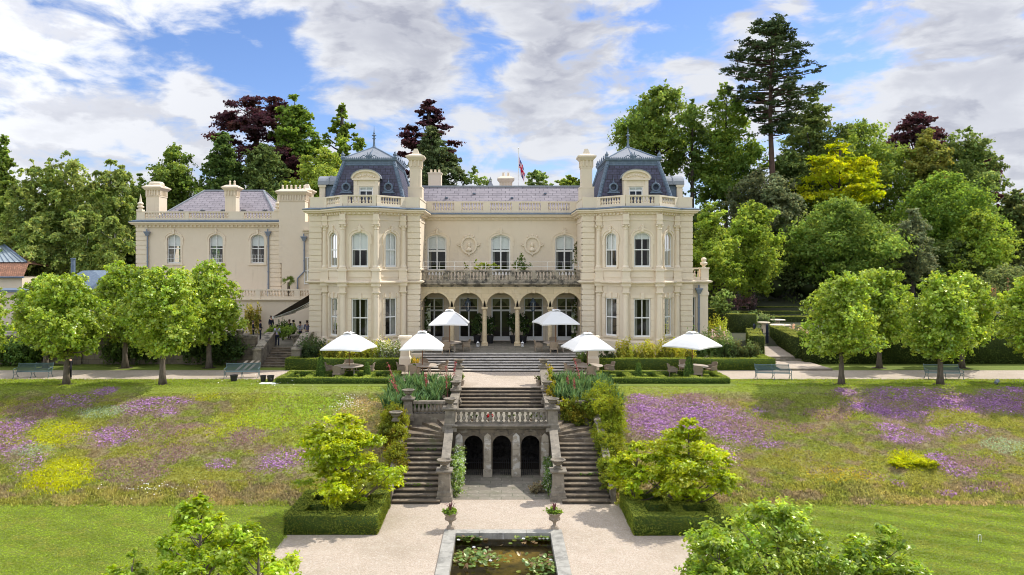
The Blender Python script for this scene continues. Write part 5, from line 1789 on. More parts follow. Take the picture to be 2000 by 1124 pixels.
def clump_leaves(cl, n, size, cols, rng, up=0.35, droop=0.0, aspect=0.62, inner=0.55, hue=0.08, val=0.18, ctone=0.16, tw=13, upt=0.25, sag=0.0, tl=(0.7, 1.28)):
    """cl: array of clumps (x,y,z,rx,ry,rz); leaves spread through the shell of every clump"""
    cl = np.asarray(cl, dtype=float)
    vol = (cl[:, 3] * cl[:, 4] * cl[:, 5]) ** (2 / 3)
    cnt = rng.multinomial(n, vol / vol.sum())
    V, C = [], []
    cols = np.atleast_2d(np.array(cols, dtype=float))
    for k in range(len(cl)):
        m = int(cnt[k])
        if m == 0: continue
        nt_ = max(4, m // tw)
        td = sphere_dirs(nt_, rng)
        td[:, 2] += upt
        td = unit(td)
        te = rng.uniform(tl[0], tl[1], nt_)
        ti = rng.integers(0, nt_, m)
        d = td[ti]
        r = (inner + (1 - inner) * rng.random(m) ** 0.75) * te[ti]
        p = cl[k, :3] + (d * r[:, None] + rng.normal(size=(m, 3)) * 0.115) * cl[k, 3:6]
        if sag: p[:, 2] -= sag * (r ** 2) * cl[k, 5]
        nr = unit(d / cl[k, 3:6]) * 0.6 + rng.normal(size=(m, 3)) * 0.6
        nr[:, 2] += up
        tone = 1 + ctone * rng.normal()
        base = (cols if cols.max() > 0.24 and len(cols) > 2 and cols[:, 2].max() > 0.1 else cols[rng.integers(0, len(cols))]) * max(0.5, tone)
        c = tint(base, m, rng, hue, val)
        v, cc = leaves(p, nr, size, c, rng, aspect=aspect, droop=droop)
        V.append(v); C.append(cc)
    return np.vstack(V), np.vstack(C)
def egg(t, low=0.35, sharp=0.5):
    """crown radius profile, t from 0 (bottom) to 1 (top)"""
    if t < low: return math.sin(PI / 2 * (t / low)) ** 0.7 * 0.9 + 0.1 * (t / low)
    u = (t - low) / (1 - low)
    return max(0.02, (1 - u ** (2 if sharp < 0.5 else 1.5)) ** sharp)
def crown_clumps(rx, z0, z1, n, rng, low=0.35, sharp=0.6, cr=0.34, flat=0.75, fill=0.5, core=False):
    """clump centres that fill a crown outline"""
    out = []
    h = z1 - z0
    ph = rng.random() * 6
    for k in range(n):
        t = rng.random() ** 0.9
        while rng.random() > 0.25 + 0.75 * egg(t, low, sharp): t = rng.random() ** 0.9
        a = rng.random() * 2 * PI
        R = rx * egg(t, low, sharp) * (1 + 0.13 * math.sin(3 * a + 9 * t + ph) + 0.10 * math.sin(5 * a - 14 * t + 2 * ph))
        q = (fill + (1 - fill) * rng.random()) if rng.random() < 0.8 else rng.random() * fill
        r = rx * cr * rng.uniform(0.65, 1.25) * (0.6 + 0.5 * egg(t, low, sharp))
        rr = max(0.0, R - r * 0.45) * q
        z = z0 + t * h
        z = min(z, z1 - r * flat * 0.8)
        z = max(z, z0 + r * flat * 0.5)
        out.append((rr * math.cos(a), rr * math.sin(a), z, r, r, r * flat * rng.uniform(0.8, 1.15)))
    if core:
        m = max(3, n // 12)
        for k in range(m):
            t = 0.12 + 0.72 * (k + 0.5) / m
            r = rx * 0.52 * egg(t, low, sharp)
            out.append((0.12 * rx * math.sin(k * 2.4), 0.12 * rx * math.cos(k * 2.4), z0 + t * h, r, r, max(r * 0.9, h / m * 0.6)))
    return np.array(out)
def trunk_mesh(name, h, r, clumps, rng, mat, limbs=12, lean=0.0, fork=0.35, n=8, thin=0.25):
    b = MB()
    path, rad = [], []
    m = 8
    for i in range(m + 1):
        t = i / m
        path.append((lean * t + 0.06 * r * math.sin(t * 7), 0.1 * r * math.sin(t * 5 + 1), h * t))
        rad.append(r * (1.35 if i == 0 else 1) * (1 - (1 - thin) * t))
    b.tube(path, rad, n=n)
    cl = clumps[np.argsort(-clumps[:, 3])]
    if len(cl) > limbs: cl = cl[rng.permutation(len(cl))[:limbs]]
    for c in cl:
        zt = min(h * 0.95, max(h * fork, c[2] - rng.uniform(0.3, 0.9) * abs(math.hypot(c[0], c[1])) - 0.2))
        t = zt / h
        st = np.array((lean * t, 0, zt))
        en = c[:3]
        mid = st + (en - st) * 0.5 + np.array((0, 0, -0.06 * np.linalg.norm(en - st)))
        rr = r * (1 - (1 - thin) * t) * 0.45
        b.tube([tuple(st), tuple(mid), tuple(en)], [rr, rr * 0.7, max(0.012, rr * 0.25)], n=5)
    return b.mesh(name, mat, smooth=True)
def tree(name, label, x, y, z, crown, trunk, cat='tree', group=None, rz=0.0, s=1.0):
    t = thing(name, label, cat, (x, y, z), rz, group)
    t.scale = (s, s, s)
    for nm, me in (('trunk', trunk), ('crown', crown)):
        if me is None: continue
        o = bpy.data.objects.new(nm, me)
        COL.objects.link(o)
        o.parent = t
    return t
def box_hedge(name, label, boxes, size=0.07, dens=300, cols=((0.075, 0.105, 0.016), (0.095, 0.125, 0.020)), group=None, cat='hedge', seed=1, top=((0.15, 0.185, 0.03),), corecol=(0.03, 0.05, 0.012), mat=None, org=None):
    """clipped hedge: solid core plus leaves all over its faces; boxes (x0,y0,z0,x1,y1,z1)"""
    rng = np.random.default_rng(seed)
    core = MB()
    Vs, Cs = [], []
    for bx in boxes:
        x0, y0, z0, x1, y1, z1 = bx
        e = size * 0.35
        core.box(x0 + e, y0 + e, z0, x1 - e, y1 - e, z1 - e)
        faces = [((x0, y0, z0), (x1 - x0, 0, 0), (0, 0, z1 - z0), (0, -1, 0)), ((x0, y1, z0), (x1 - x0, 0, 0), (0, 0, z1 - z0), (0, 1, 0)),
                 ((x0, y0, z0), (0, y1 - y0, 0), (0, 0, z1 - z0), (-1, 0, 0)), ((x1, y0, z0), (0, y1 - y0, 0), (0, 0, z1 - z0), (1, 0, 0)),
                 ((x0, y0, z1), (x1 - x0, 0, 0), (0, y1 - y0, 0), (0, 0, 1))]
        for o, ua, va, nn in faces:
            o, ua, va, nn = map(np.array, (o, ua, va, nn))
            m = int(dens * np.linalg.norm(ua) * np.linalg.norm(va)) + 4
            if nn[1] == 1: m = m // 3
            a, c_ = rng.random((m, 1)), rng.random((m, 1))
            bump = 0.35 * size * np.sin(a * np.linalg.norm(ua) * 2.3 + c_ * 3) * np.sin(c_ * np.linalg.norm(va) * 3.1 + a * 2)
            p = o + ua * a + va * c_ + nn * (rng.normal(size=(m, 1)) * size * 0.28 + bump)
            nr = nn + rng.normal(size=(m, 3)) * 0.6
            base = top if nn[2] == 1 else cols  # sunlight on the hedge top put into lighter leaf colours
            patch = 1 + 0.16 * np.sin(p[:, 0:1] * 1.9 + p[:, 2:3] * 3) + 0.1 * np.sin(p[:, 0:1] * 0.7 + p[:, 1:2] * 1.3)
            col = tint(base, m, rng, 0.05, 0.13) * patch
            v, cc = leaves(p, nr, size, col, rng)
            Vs.append(v); Cs.append(cc)
    V = np.vstack(Vs)
    me = leafmesh(name, V, np.vstack(Cs), mat or MT['hedge'], (core, corecol))
    o = link_mesh(name, me)
    tag(o, label, cat, group)
    return o
def shrub_mesh(name, clumps, n, size, cols, seed, mat=None, up=0.4, core=True, **kw):
    rng = np.random.default_rng(seed)
    v, c = clump_leaves(clumps, n, size, cols, rng, up=up, **kw)
    ex = None
    if core:
        b = MB()
        for q in clumps:
            k = 0.42
            b.lathe([(0.0, -q[5] * k), (q[3] * k * 0.8, -q[5] * k * 0.5), (q[3] * k, 0), (q[3] * k * 0.8, q[5] * k * 0.5), (0.0, q[5] * k)], (q[0], q[1], q[2]), n=7)
        cc = np.atleast_2d(np.array(cols, float)).mean(axis=0) * 0.45
        ex = (b, cc)
    return leafmesh(name, v, c, mat or MT['leaf'], ex)
def shrub(name, label, clumps, n, size, cols, seed, cat='shrub', group=None, mat=None, **kw):
    o = link_mesh(name, shrub_mesh(name, clumps, n, size, cols, seed, mat, **kw))
    return tag(o, label, cat, group)
def blob_row(x0, x1, y0, y1, z0, z1, n, rng, r=0.5):
    out = []
    for k in range(n):
        x = x0 + (x1 - x0) * (k + rng.uniform(0.1, 0.9)) / n
        y = rng.uniform(y0, y1)
        hh = (z1 - z0) * rng.uniform(0.7, 1.0)
        rr = r * rng.uniform(0.8, 1.25)
        out.append((x, y, z0 + hh * 0.5, rr, rr, hh * 0.5))
    return np.array(out)
LIME = [(0.165, 0.225, 0.034), (0.135, 0.195, 0.028), (0.195, 0.25, 0.045)]
lime_meshes = []
for sd in range(4):
    rng = np.random.default_rng(100 + sd)
    cl = crown_clumps(2.5, 1.75, 7.4, 120, rng, low=0.22, sharp=0.42, cr=0.27, flat=0.85, fill=0.62, core=True)
    v, c = clump_leaves(cl, 22000, 0.185, LIME, rng, up=0.35, aspect=0.8, inner=0.3, ctone=0.12, val=0.24, tw=14, upt=0.0, tl=(0.8, 1.12))
    cm = leafmesh('crown', v, c, MT['leafglossy'])
    tm = trunk_mesh('trunk', 5.8, 0.20, cl, rng, MT['bark'], limbs=16, fork=0.36)
    lime_meshes.append((cm, tm))
AVL = 'lime trees lining the gravel path'
NEARX = {-1: 'x', }
near = [(-60, 1.0, 'cropped lime tree at the left edge of the picture beside the bank'),
        (130, 1.0, 'round lime tree on the bank side of the path just right of the leftmost bench'),
        (318, 1.06, 'round lime tree on the bank side of the path, nearest to the black pots'),
        (1643, 1.0, 'round lime tree just right of the bench by the garden path steps'),
        (1836, 1.0, 'round lime tree standing in front of the right hand bench'),
        (2030, 1.0, 'cropped lime tree at the right edge of the picture beside the bank')]
far = [(90, 0.98, 'lime tree half hidden behind the one by the leftmost bench, nearer the old wall'),
       (245, 1.10, 'lime tree against the old wall in front of the left wing corner'),
       (408, 1.10, 'tall lime tree against the old wall nearest to the side steps'),
       (1717, 1.04, 'lime tree by the dark yew hedge, partly hidden behind its neighbour to the left'),
       (1879, 1.0, 'lime tree by the yew hedge, mostly hidden behind the right hand bench tree')]
k = 0
for row, py in ((near, 751), (far, 719)):
    for px, s, lab in row:
        x, y = P(px, py)
        cm, tm = lime_meshes[k % 4]
        tree('lime_tree', lab, x, y, 0, cm, tm, group=AVL, rz=k * 1.3, s=s)
        b = MB()
        k += 1
for row, py in ((near, 751), (far, 719)):
    for px, s, lab in row:
        x, y = P(px, py)
        b = MB()
        n = 14
        b.sheet([(x + (0.55 + 0.06 * math.sin(3 * i)) * math.cos(2 * PI * i / n), y + (0.5 + 0.05 * math.cos(2 * i)) * math.sin(2 * PI * i / n)) for i in range(n)], 0.012)
        o = b.build('ground', MT['soil']); o['kind'] = 'structure'
MAG = [(0.19, 0.238, 0.011), (0.145, 0.195, 0.010), (0.225, 0.26, 0.015)]
MAGG = 'yellow green magnolias of the lower court'
def magnolia(label, x, y, z, rx, z0, z1, nl, seed, size=0.17, tone=1.0, ncl=46, low=0.34, sharp=0.75, cr=0.27, cols=None, up=0.75, rz=0, upt=0.5):
    flat = 0.42 if cols is None else 0.8
    upt = 0.5 if cols is None else 1.0
    rng = np.random.default_rng(seed)
    cl = crown_clumps(rx, z0, z1, ncl, rng, low=low, sharp=sharp, cr=cr, flat=flat, fill=0.6)
    v, c = clump_leaves(cl, nl, size, np.array(cols or MAG) * tone, rng, up=up, aspect=0.55, inner=0.25, val=0.22, ctone=0.17, tw=20, upt=upt, tl=(0.72, 1.2))
    cm = leafmesh('crown', v, c, MT['leafglossy'])
    tm = trunk_mesh('trunk', z1 * 0.8, 0.10 + 0.01 * rx, cl, rng, MT['bark'], limbs=26, fork=0.12)
    return tree('magnolia_tree', label, x, y, z, cm, tm, group=MAGG, rz=rz)
magnolia('lime green magnolia growing out of the left box hedge square', X(668, 34.2), 34.2, LOW, 2.7, 0.75, 4.85, 23000, 21, size=0.155, ncl=80, low=0.26, sharp=0.58, cr=0.25)
magnolia('lime green magnolia growing out of the right box hedge square below the bank', X(1345, 34.6), 34.6, LOW, 2.35, 0.8, 4.55, 17000, 22, size=0.155, ncl=64, sharp=0.85)
magnolia('low golden magnolia bush leaning over the right flight beside the right box square', X(1243, 35.4), 35.4, LOW, 1.75, 0.6, 3.25, 7500, 23, tone=1.12, ncl=40)
MAG2 = [(0.18, 0.245, 0.020), (0.15, 0.215, 0.018), (0.21, 0.265, 0.026)]
magnolia('foreground magnolia cropped by the bottom edge, left of the pond', X(392, 25.2), 25.2, LOW, 2.0, 0.6, 3.95, 7600, 24, size=0.17, cols=MAG2, sharp=1.0, low=0.25, cr=0.27, ncl=44)
magnolia('low cropped magnolia spray at the bottom edge over the left lawn', X(258, 24.0), 24.0, LOW, 1.45, 0.2, 2.5, 4400, 25, size=0.165, cols=MAG2, sharp=0.9, cr=0.3, ncl=26)
magnolia('low cropped magnolia spray at the bottom edge beside the gravel, left of the pond', X(505, 24.6), 24.6, LOW, 1.45, 0.2, 2.6, 4400, 26, size=0.165, cols=MAG2, sharp=0.9, cr=0.3, ncl=26)
MAG3 = [(0.145, 0.205, 0.025), (0.115, 0.175, 0.02), (0.175, 0.23, 0.034)]
magnolia('large foreground magnolia cropped by the bottom edge, right of the pond', X(1520, 24.4), 24.4, LOW, 3.0, 0.4, 3.95, 17500, 27, size=0.17, cols=MAG3, sharp=0.8, low=0.25, cr=0.25, ncl=90)
magnolia('foreground magnolia branch cropped by the bottom edge over the gravel court, right of the pond', X(1405, 23.6), 23.6, LOW, 1.8, 0.3, 3.0, 8000, 28, size=0.165, cols=MAG3, sharp=0.8, low=0.25, cr=0.28, ncl=40)
magnolia('foreground magnolia with an upright spray against the right lawn, cropped by the bottom edge', X(1720, 24.0), 24.0, LOW, 2.3, 0.2, 3.35, 10500, 29, size=0.165, cols=MAG3, sharp=1.0, low=0.22, cr=0.26, ncl=50)
def wood(label, px, top, hw, bot, Y, cols, n=7500, size=None, low=0.35, sharp=0.6, ncl=50, cr=0.27, flat=0.75, name='broadleaf_tree', mat=None, bark='barkdk', up=0.3, seed=None, group=None, fill=0.6, limbs=14, inner=0.35, droop=0.0, aspect=0.7, ctone=0.15, tr=None, dx=0.0, dens=1.0):
    seed = seed if seed is not None else int(px * 7 + top)
    rng = np.random.default_rng(seed)
    x = X(px, Y)
    zg = fland(x, Y)
    rx = hw * 1.2 * Y / F
    z1, z0 = Z(top, Y) - zg, max(0.3, Z(bot, Y) - zg)
    cl = crown_clumps(rx, z0, z1, int(ncl * 1.7), rng, low=low, sharp=sharp, cr=cr * 0.92, flat=flat, fill=fill, core=(n > 5000 and inner > 0.3))
    cl[:, 0] += dx * (cl[:, 2] - z0) / max(0.1, z1 - z0)
    sz = (size * 0.75 if size else 0.0036 * Y)
    nl = int(n * 2.6)
    v, c = clump_leaves(cl, nl, sz, np.array(cols) * (1.0 if name == 'copper_beech' else 1.12), rng, up=up, inner=inner * 0.6, droop=droop, aspect=aspect, ctone=ctone, sag=0.9 * (droop > 0), tw=13 if droop <= 0 else 22)
    cm = leafmesh('crown', v, c, mat or MT['leaf'])
    r = tr or max(0.18, 0.030 * (z1 - 0.2))
    tm = trunk_mesh('trunk', max(1.0, z0 + (z1 - z0) * 0.86), r, cl, rng, MT[bark], limbs=limbs, fork=min(0.6, max(0.25, z0 / z1)), lean=dx)
    return tree(name, label, x, Y, zg, cm, tm, group=group)
G_BEECH = [(0.090, 0.130, 0.028), (0.108, 0.15, 0.034), (0.075, 0.112, 0.024)]
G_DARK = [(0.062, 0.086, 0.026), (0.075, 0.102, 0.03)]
G_BIRCH = [(0.130, 0.165, 0.045), (0.108, 0.145, 0.040), (0.15, 0.18, 0.056)]
G_PURP = [(0.034, 0.015, 0.018), (0.046, 0.019, 0.021), (0.056, 0.027, 0.023)]
G_LIGHT = [(0.125, 0.165, 0.032), (0.145, 0.185, 0.038)]
G_LIME = [(0.185, 0.215, 0.014), (0.15, 0.185, 0.014), (0.22, 0.24, 0.02)]
G_OAK = [(0.098, 0.138, 0.028), (0.115, 0.158, 0.033), (0.082, 0.12, 0.024)]
G_HOLM = [(0.098, 0.115, 0.058), (0.118, 0.135, 0.072), (0.085, 0.102, 0.048)]
G_OLIVE = [(0.135, 0.14, 0.034), (0.11, 0.125, 0.032)]
G_BRIGHT = [(0.135, 0.182, 0.032), (0.155, 0.20, 0.038), (0.115, 0.162, 0.028)]
LW = 'trees of the wood left of the house'
RW = 'trees of the wood right of the house'
BW = 'trees showing over the roof'
B = 'birch_tree'
wood('dark spruce like tree with a spiky top at the left edge', 8, 262, 46, 520, 104, G_BEECH, sharp=1.3, low=0.2, ncl=46, group=LW, seed=1)
wood('olive birch left of the pair of tall birches, beside the spiky dark tree', 62, 310, 50, 545, 100, G_BIRCH, name=B, bark='birchbark', droop=1.2, sharp=0.55, group=LW, ncl=60)
wood('tallest birch with a broad rounded olive top', 128, 294, 58, 545, 102, G_BIRCH, name=B, bark='birchbark', droop=1.2, sharp=0.45, group=LW, ncl=64, n=9000)
wood('birch with a narrow domed top nearest to the left chimney', 214, 310, 52, 500, 100, G_BIRCH, name=B, bark='birchbark', droop=1.2, sharp=0.5, group=LW, ncl=56)
wood('lower weeping birch in front of the two tall birches', 165, 395, 54, 560, 96, G_BIRCH, name=B, bark='birchbark', droop=1.5, sharp=0.6, group=LW, ncl=50)
wood('lower birch over the orange tiled roof', 60, 420, 56, 560, 95, G_BIRCH, name=B, bark='birchbark', droop=1.5, sharp=0.6, group=LW, ncl=50)
wood('low birch with many pale bare stems', 225, 420, 45, 520, 93, G_BIRCH, name=B, bark='birchbark', droop=1.0, group=LW, ncl=24, n=3200, limbs=24, fill=0.3)
wood('dark green tree filling the gap behind the corner of the left wing', 272, 338, 36, 560, 106, G_BEECH, group=LW, ncl=40)
wood('green beech standing behind the left wing chimney', 342, 285, 62, 470, 108, G_BEECH, group=LW, sharp=0.75, ncl=60, n=9000)
wood('bushy dark green tree left of the copper beech', 436, 258, 46, 450, 110, [(0.048, 0.078, 0.022), (0.06, 0.095, 0.026)], group=LW, sharp=0.7, ncl=52)
wood('spreading copper beech with dark purple leaves over the left wing', 500, 186, 76, 345, 122, G_PURP, group=BW, ncl=46, n=8200, sharp=0.42, low=0.3, flat=0.36, cr=0.24, fill=0.72, name='copper_beech', inner=0.25, dx=0.0)
wood('green tree growing through the right side of the spreading copper beech', 575, 186, 46, 345, 120, [(0.082, 0.125, 0.024), (0.10, 0.15, 0.03)], group=BW, ncl=44, sharp=0.55, flat=0.6)
wood('low hanging purple boughs under the spreading copper beech', 560, 285, 42, 360, 118, G_PURP, name='copper_beech', group=BW, ncl=24, n=3600, fill=0.4)
wood('dense dark yew behind the middle chimney of the left wing', 515, 283, 54, 440, 112, G_DARK, group=BW, ncl=60, n=8500, name='yew_tree', mat=MT['needle'], sharp=0.55)
wood('light green rounded tree beside the left mansard roof', 632, 290, 56, 420, 105, G_LIGHT, group=BW, ncl=56, sharp=0.5)
wood('sparse tree with a thin wispy top left of the left mansard roof', 668, 195, 46, 330, 118, G_OAK, group=BW, ncl=38, n=3800, sharp=1.5, low=0.22, limbs=26, cr=0.20, inner=0.2)
wood('copper beech with a dark purple top behind the left tower chimney', 838, 196, 52, 365, 120, G_PURP, group=BW, ncl=36, n=5600, sharp=0.7, low=0.3, flat=0.42, name='copper_beech', inner=0.25)
wood('drooping cedar in front of the purple tree behind the left tower chimney', 852, 240, 52, 380, 114, [(0.062, 0.083, 0.034), (0.08, 0.098, 0.042)], group=BW, ncl=52, n=7600, flat=0.32, sharp=1.0, low=0.15, name='cedar_tree', mat=MT['needle'], droop=0.8, dx=-0.8)
wood('wispy sapling top over the central slate roof, left of the lantern', 932, 325, 22, 372, 108, [(0.10, 0.14, 0.04)], group=BW, ncl=12, n=280, limbs=12, cr=0.3, seed=5, tr=0.08)
wood('small sapling top over the central slate roof, right of the flagpole', 1050, 334, 32, 372, 108, [(0.11, 0.15, 0.05)], group=BW, ncl=14, n=750, limbs=12, cr=0.26, seed=6, tr=0.1)
wood('small bright bush top over the ridge beside the right chimney', 1112, 343, 22, 380, 104, G_LIGHT, group=BW, ncl=16, n=1500, seed=7, tr=0.1)
wood('tall airy green tree behind the right mansard roof', 1285, 172, 86, 350, 112, [(0.085, 0.122, 0.027), (0.105, 0.14, 0.034), (0.065, 0.10, 0.022)], group=RW, ncl=70, n=10500, sharp=0.55, low=0.4, cr=0.23, inner=0.22, limbs=30, tr=0.5, fill=0.5)
wood('half dead tree with bare twigs between two green trees', 1352, 178, 40, 400, 110, [(0.06, 0.09, 0.025)], group=RW, ncl=30, n=1300, sharp=1.2, limbs=30, cr=0.2, inner=0.2, tr=0.42)
wood('slender tree with feathery top left of the giant pine', 1418, 158, 68, 430, 113, [(0.085, 0.125, 0.024), (0.105, 0.15, 0.03), (0.06, 0.098, 0.02)], group=RW, ncl=66, n=9500, sharp=0.85, low=0.35, cr=0.26, inner=0.31, limbs=26, tr=0.35)
wood('feathery mid green tree close behind the pine trunk on its right', 1588, 178, 62, 400, 118, [(0.07, 0.095, 0.03), (0.085, 0.11, 0.035)], group=RW, ncl=60, n=8800, sharp=0.7, flat=0.5)
wood('bushy mid green tree at the foot of the giant pine', 1545, 300, 62, 470, 112, [(0.048, 0.072, 0.022), (0.06, 0.085, 0.026)], group=RW, ncl=44)
wood('big smooth domed green tree behind the golden tree', 1690, 238, 88, 480, 118, G_OAK, group=RW, ncl=84, n=12000, sharp=0.5, low=0.45)
wood('golden yellow tree standing out against darker green', 1640, 272, 72, 425, 106, G_LIME, group=RW, ncl=50, n=6800, sharp=0.75, flat=0.35, inner=0.25, cr=0.26)
wood('dark purple copper beech showing above the green crowns at right', 1790, 215, 58, 350, 122, G_PURP, group=RW, ncl=40, n=4600, name='copper_beech', sharp=0.8, flat=0.5, inner=0.25)
wood('purple copper beech peeping out behind the rightmost tall green tree', 1925, 295, 34, 420, 121, G_PURP, group=RW, ncl=26, n=3000, name='copper_beech')
wood('olive green tree in front of the purple beech', 1812, 252, 46, 420, 114, G_OLIVE, group=RW, ncl=50, sharp=0.7)
wood('tall pale green tree right of the purple beech', 1888, 248, 62, 460, 117, [(0.085, 0.12, 0.034), (0.10, 0.135, 0.042)], group=RW, ncl=60, n=8600, sharp=0.6)
wood('large bright green tree filling the middle of the right wood', 1838, 335, 96, 560, 104, [(0.078, 0.125, 0.022), (0.095, 0.145, 0.027), (0.065, 0.105, 0.02)], group=RW, ncl=86, n=12500, sharp=0.55)
wood('bright green tree behind the jar garden, right of the large bright one', 1915, 405, 62, 570, 97, G_BRIGHT, group=RW, ncl=50)
wood('far olive tree cropped by the right edge', 1985, 370, 46, 560, 116, [(0.06, 0.085, 0.03), (0.09, 0.105, 0.035)], group=RW, ncl=44)
wood('grey green holm oak between the right tower and the golden tree', 1492, 328, 68, 500, 98, [(0.052, 0.062, 0.030), (0.064, 0.075, 0.036)], group=RW, ncl=56, n=9000, sharp=0.5, name='holm_oak')
wood('silvery holm oak in front of the darker one', 1518, 352, 44, 470, 96, G_HOLM, group=RW, ncl=36, name='holm_oak', sharp=0.5)
wood('bright green tree right beside the right tower', 1395, 395, 52, 600, 84, G_BRIGHT, group=RW, ncl=48, n=8500, sharp=0.6, size=0.40)
wood('bright green tree over the low hedges right of the tower', 1470, 392, 64, 585, 88, G_BRIGHT, group=RW, ncl=58, n=9500, sharp=0.6, size=0.42)
wood('broad bright green tree behind the left pair of right hand limes', 1640, 385, 92, 560, 92, [(0.10, 0.15, 0.032), (0.12, 0.165, 0.038), (0.08, 0.125, 0.027)], group=RW, ncl=80, n=12500, sharp=0.55, size=0.44)
wood('silver grey egg shaped tree between two bright green trees', 1782, 408, 44, 560, 92, G_HOLM, group=RW, ncl=46, n=8000, sharp=0.6, name='holm_oak', size=0.34)
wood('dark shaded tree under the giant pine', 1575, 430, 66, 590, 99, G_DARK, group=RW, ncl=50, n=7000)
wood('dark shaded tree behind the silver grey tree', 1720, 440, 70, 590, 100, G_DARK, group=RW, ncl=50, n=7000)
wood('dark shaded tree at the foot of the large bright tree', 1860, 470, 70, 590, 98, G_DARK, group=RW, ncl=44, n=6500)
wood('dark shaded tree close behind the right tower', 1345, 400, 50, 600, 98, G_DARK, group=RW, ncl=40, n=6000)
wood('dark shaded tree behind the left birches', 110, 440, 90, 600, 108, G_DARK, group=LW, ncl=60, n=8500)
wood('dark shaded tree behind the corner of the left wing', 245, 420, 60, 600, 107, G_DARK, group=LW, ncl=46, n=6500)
wood('domed sage bush like tree at the right edge behind the jar', 1960, 520, 56, 610, 84, [(0.11, 0.13, 0.05), (0.09, 0.115, 0.04)], group=RW, ncl=50, n=7000, sharp=0.5, low=0.2, size=0.3)
wood('small pale green tree by the corner of the side wing', 1412, 565, 24, 612, 76, [(0.12, 0.165, 0.05)], group=RW, ncl=22, n=1700, size=0.3, seed=77, tr=0.07)
def pine():
    rng = np.random.default_rng(9)
    Y = 108.0
    x = X(1508, Y)
    zg = fland(x, Y)
    top = Z(42, Y) - zg
    b = MB()
    m = 14
    path = [(0.25 * math.sin(i * 0.5), 0, top * 0.985 * i / m) for i in range(m + 1)]
    b.tube(path, [0.62 * (1 - 0.80 * i / m) for i in range(m + 1)], n=9)
    cl = []
    tiers = []
    zb = Z(262, Y) - zg
    N_ = 17
    for i in range(N_):
        t = i / (N_ - 1)
        z = zb + (top - 1.0 - zb) * t
        if t < 0.12: L_ = 2.6
        elif t < 0.25: L_ = 4.6
        elif t < 0.62: L_ = 6.5 - 0.6 * abs(t - 0.45)
        else: L_ = 6.2 * (1 - (t - 0.62) / 0.38 * 0.62)
        nb = 7 if t > 0.2 else 4
        a0 = rng.random() * 6
        for k in range(nb):
            a = a0 + 2 * PI * k / nb + rng.uniform(-0.35, 0.35)
            l = L_ * rng.uniform(0.62, 1.08)
            zz = z + rng.uniform(-0.5, 0.5)
            c, s = math.cos(a), math.sin(a)
            rise = l * rng.uniform(0.02, 0.2)
            b.tube([(0, 0, zz), (c * l * 0.5, s * l * 0.5, zz + rise * 0.25), (c * l, s * l, zz + rise)], [0.13, 0.085, 0.03], n=5)
            for q in (0.42, 0.66, 0.88, 1.0):
                if q == 0.42 and rng.random() < 0.5: continue
                r = rng.uniform(0.9, 1.4)
                off = rng.uniform(-0.5, 0.5)
                cl.append((c * l * q - s * off, s * l * q + c * off, zz + rise * q + 0.2 + rng.uniform(-0.1, 0.25), r, r, r * 0.36))
    for i in range(10):
        a = rng.random() * 6.28; r = rng.uniform(0.2, 1.9)
        cl.append((r * math.cos(a), r * math.sin(a), top - 0.5 - rng.uniform(0, 0.6), 0.9, 0.9, 0.42))
    for i in range(7):                                   # dead snags
        z = Z(330, Y) - zg + i * 1.1
        a = rng.random() * 6.28; l = rng.uniform(1.2, 3.0)
        b.tube([(0, 0, z), (l * math.cos(a), l * math.sin(a), z + rng.uniform(-0.2, 0.3))], [0.07, 0.02], n=4)
    v, c = clump_leaves(np.array(cl), 27000, 0.42, [(0.038, 0.055, 0.024), (0.050, 0.068, 0.030), (0.030, 0.045, 0.020)], rng, up=0.5, inner=0.15, aspect=0.45, ctone=0.18)
    tree('pine_tree', 'giant dark pine with flat tiers of branches towering over the wood', x, Y, zg, leafmesh('crown', v, c, MT['needle']), b.mesh('trunk', MT['pinebark'], smooth=True), group=RW)
pine()
def mass(name, pts, n, size, cols, seed, label=None):
    o = link_mesh(name, shrub_mesh(name, np.array(pts), n, size, cols, seed, core=True))
    o['kind'] = 'stuff'
    tag(o, label, 'undergrowth')
    return o
rng = np.random.default_rng(55)
pts = []
for k in range(60):
    px = rng.uniform(1380, 2080); Y = rng.uniform(92, 104)
    x = X(px, Y); z = fland(x, Y); r = rng.uniform(1.5, 3.0)
    pts.append((x, Y, z + r * 0.7, r * 1.2, r, r))
mass('undergrowth', pts, 9000, 0.45, [(0.035, 0.05, 0.016), (0.045, 0.062, 0.02)], 3, 'dark ivy and undergrowth along the foot of the right wood')
pts = []
for k in range(50):
    px = rng.uniform(-80, 300); Y = rng.uniform(97, 108)
    x = X(px, Y); z = fland(x, Y); r = rng.uniform(1.5, 3.0)
    pts.append((x, Y, z + r * 0.7, r * 1.2, r, r))
mass('undergrowth', pts, 7000, 0.45, [(0.04, 0.056, 0.018), (0.05, 0.066, 0.022)], 4, 'dark undergrowth along the foot of the left birch wood')
pts = []
for k in range(150):
    Y = rng.uniform(300, 700); px = rng.uniform(-300, 2300)
    x = X(px, Y); z = fland(x, Y); r = rng.uniform(7, 13)
    pts.append((x, Y, z + r * 0.6, r * 1.3, r * 1.2, r))
mass('far_wood', pts, 14000, 2.6, [(0.035, 0.06, 0.032), (0.045, 0.07, 0.036)], 5, 'far wooded ridge on the skyline')
pts = []
for k in range(90):
    Y = rng.uniform(122, 140); px = rng.uniform(-150, 2200)
    x = X(px, Y); z = fland(x, Y); r = rng.uniform(2.5, 4.5)
    hh = 6 if 350 < px < 1300 else 9
    pts.append((x, Y, z + rng.uniform(0, hh), r * 1.1, r, r))
mass('wood', pts, 20000, 0.6, [(0.055, 0.08, 0.024), (0.07, 0.098, 0.03)], 6, 'dark mass of the wood behind the separate trees')
rng = np.random.default_rng(77)
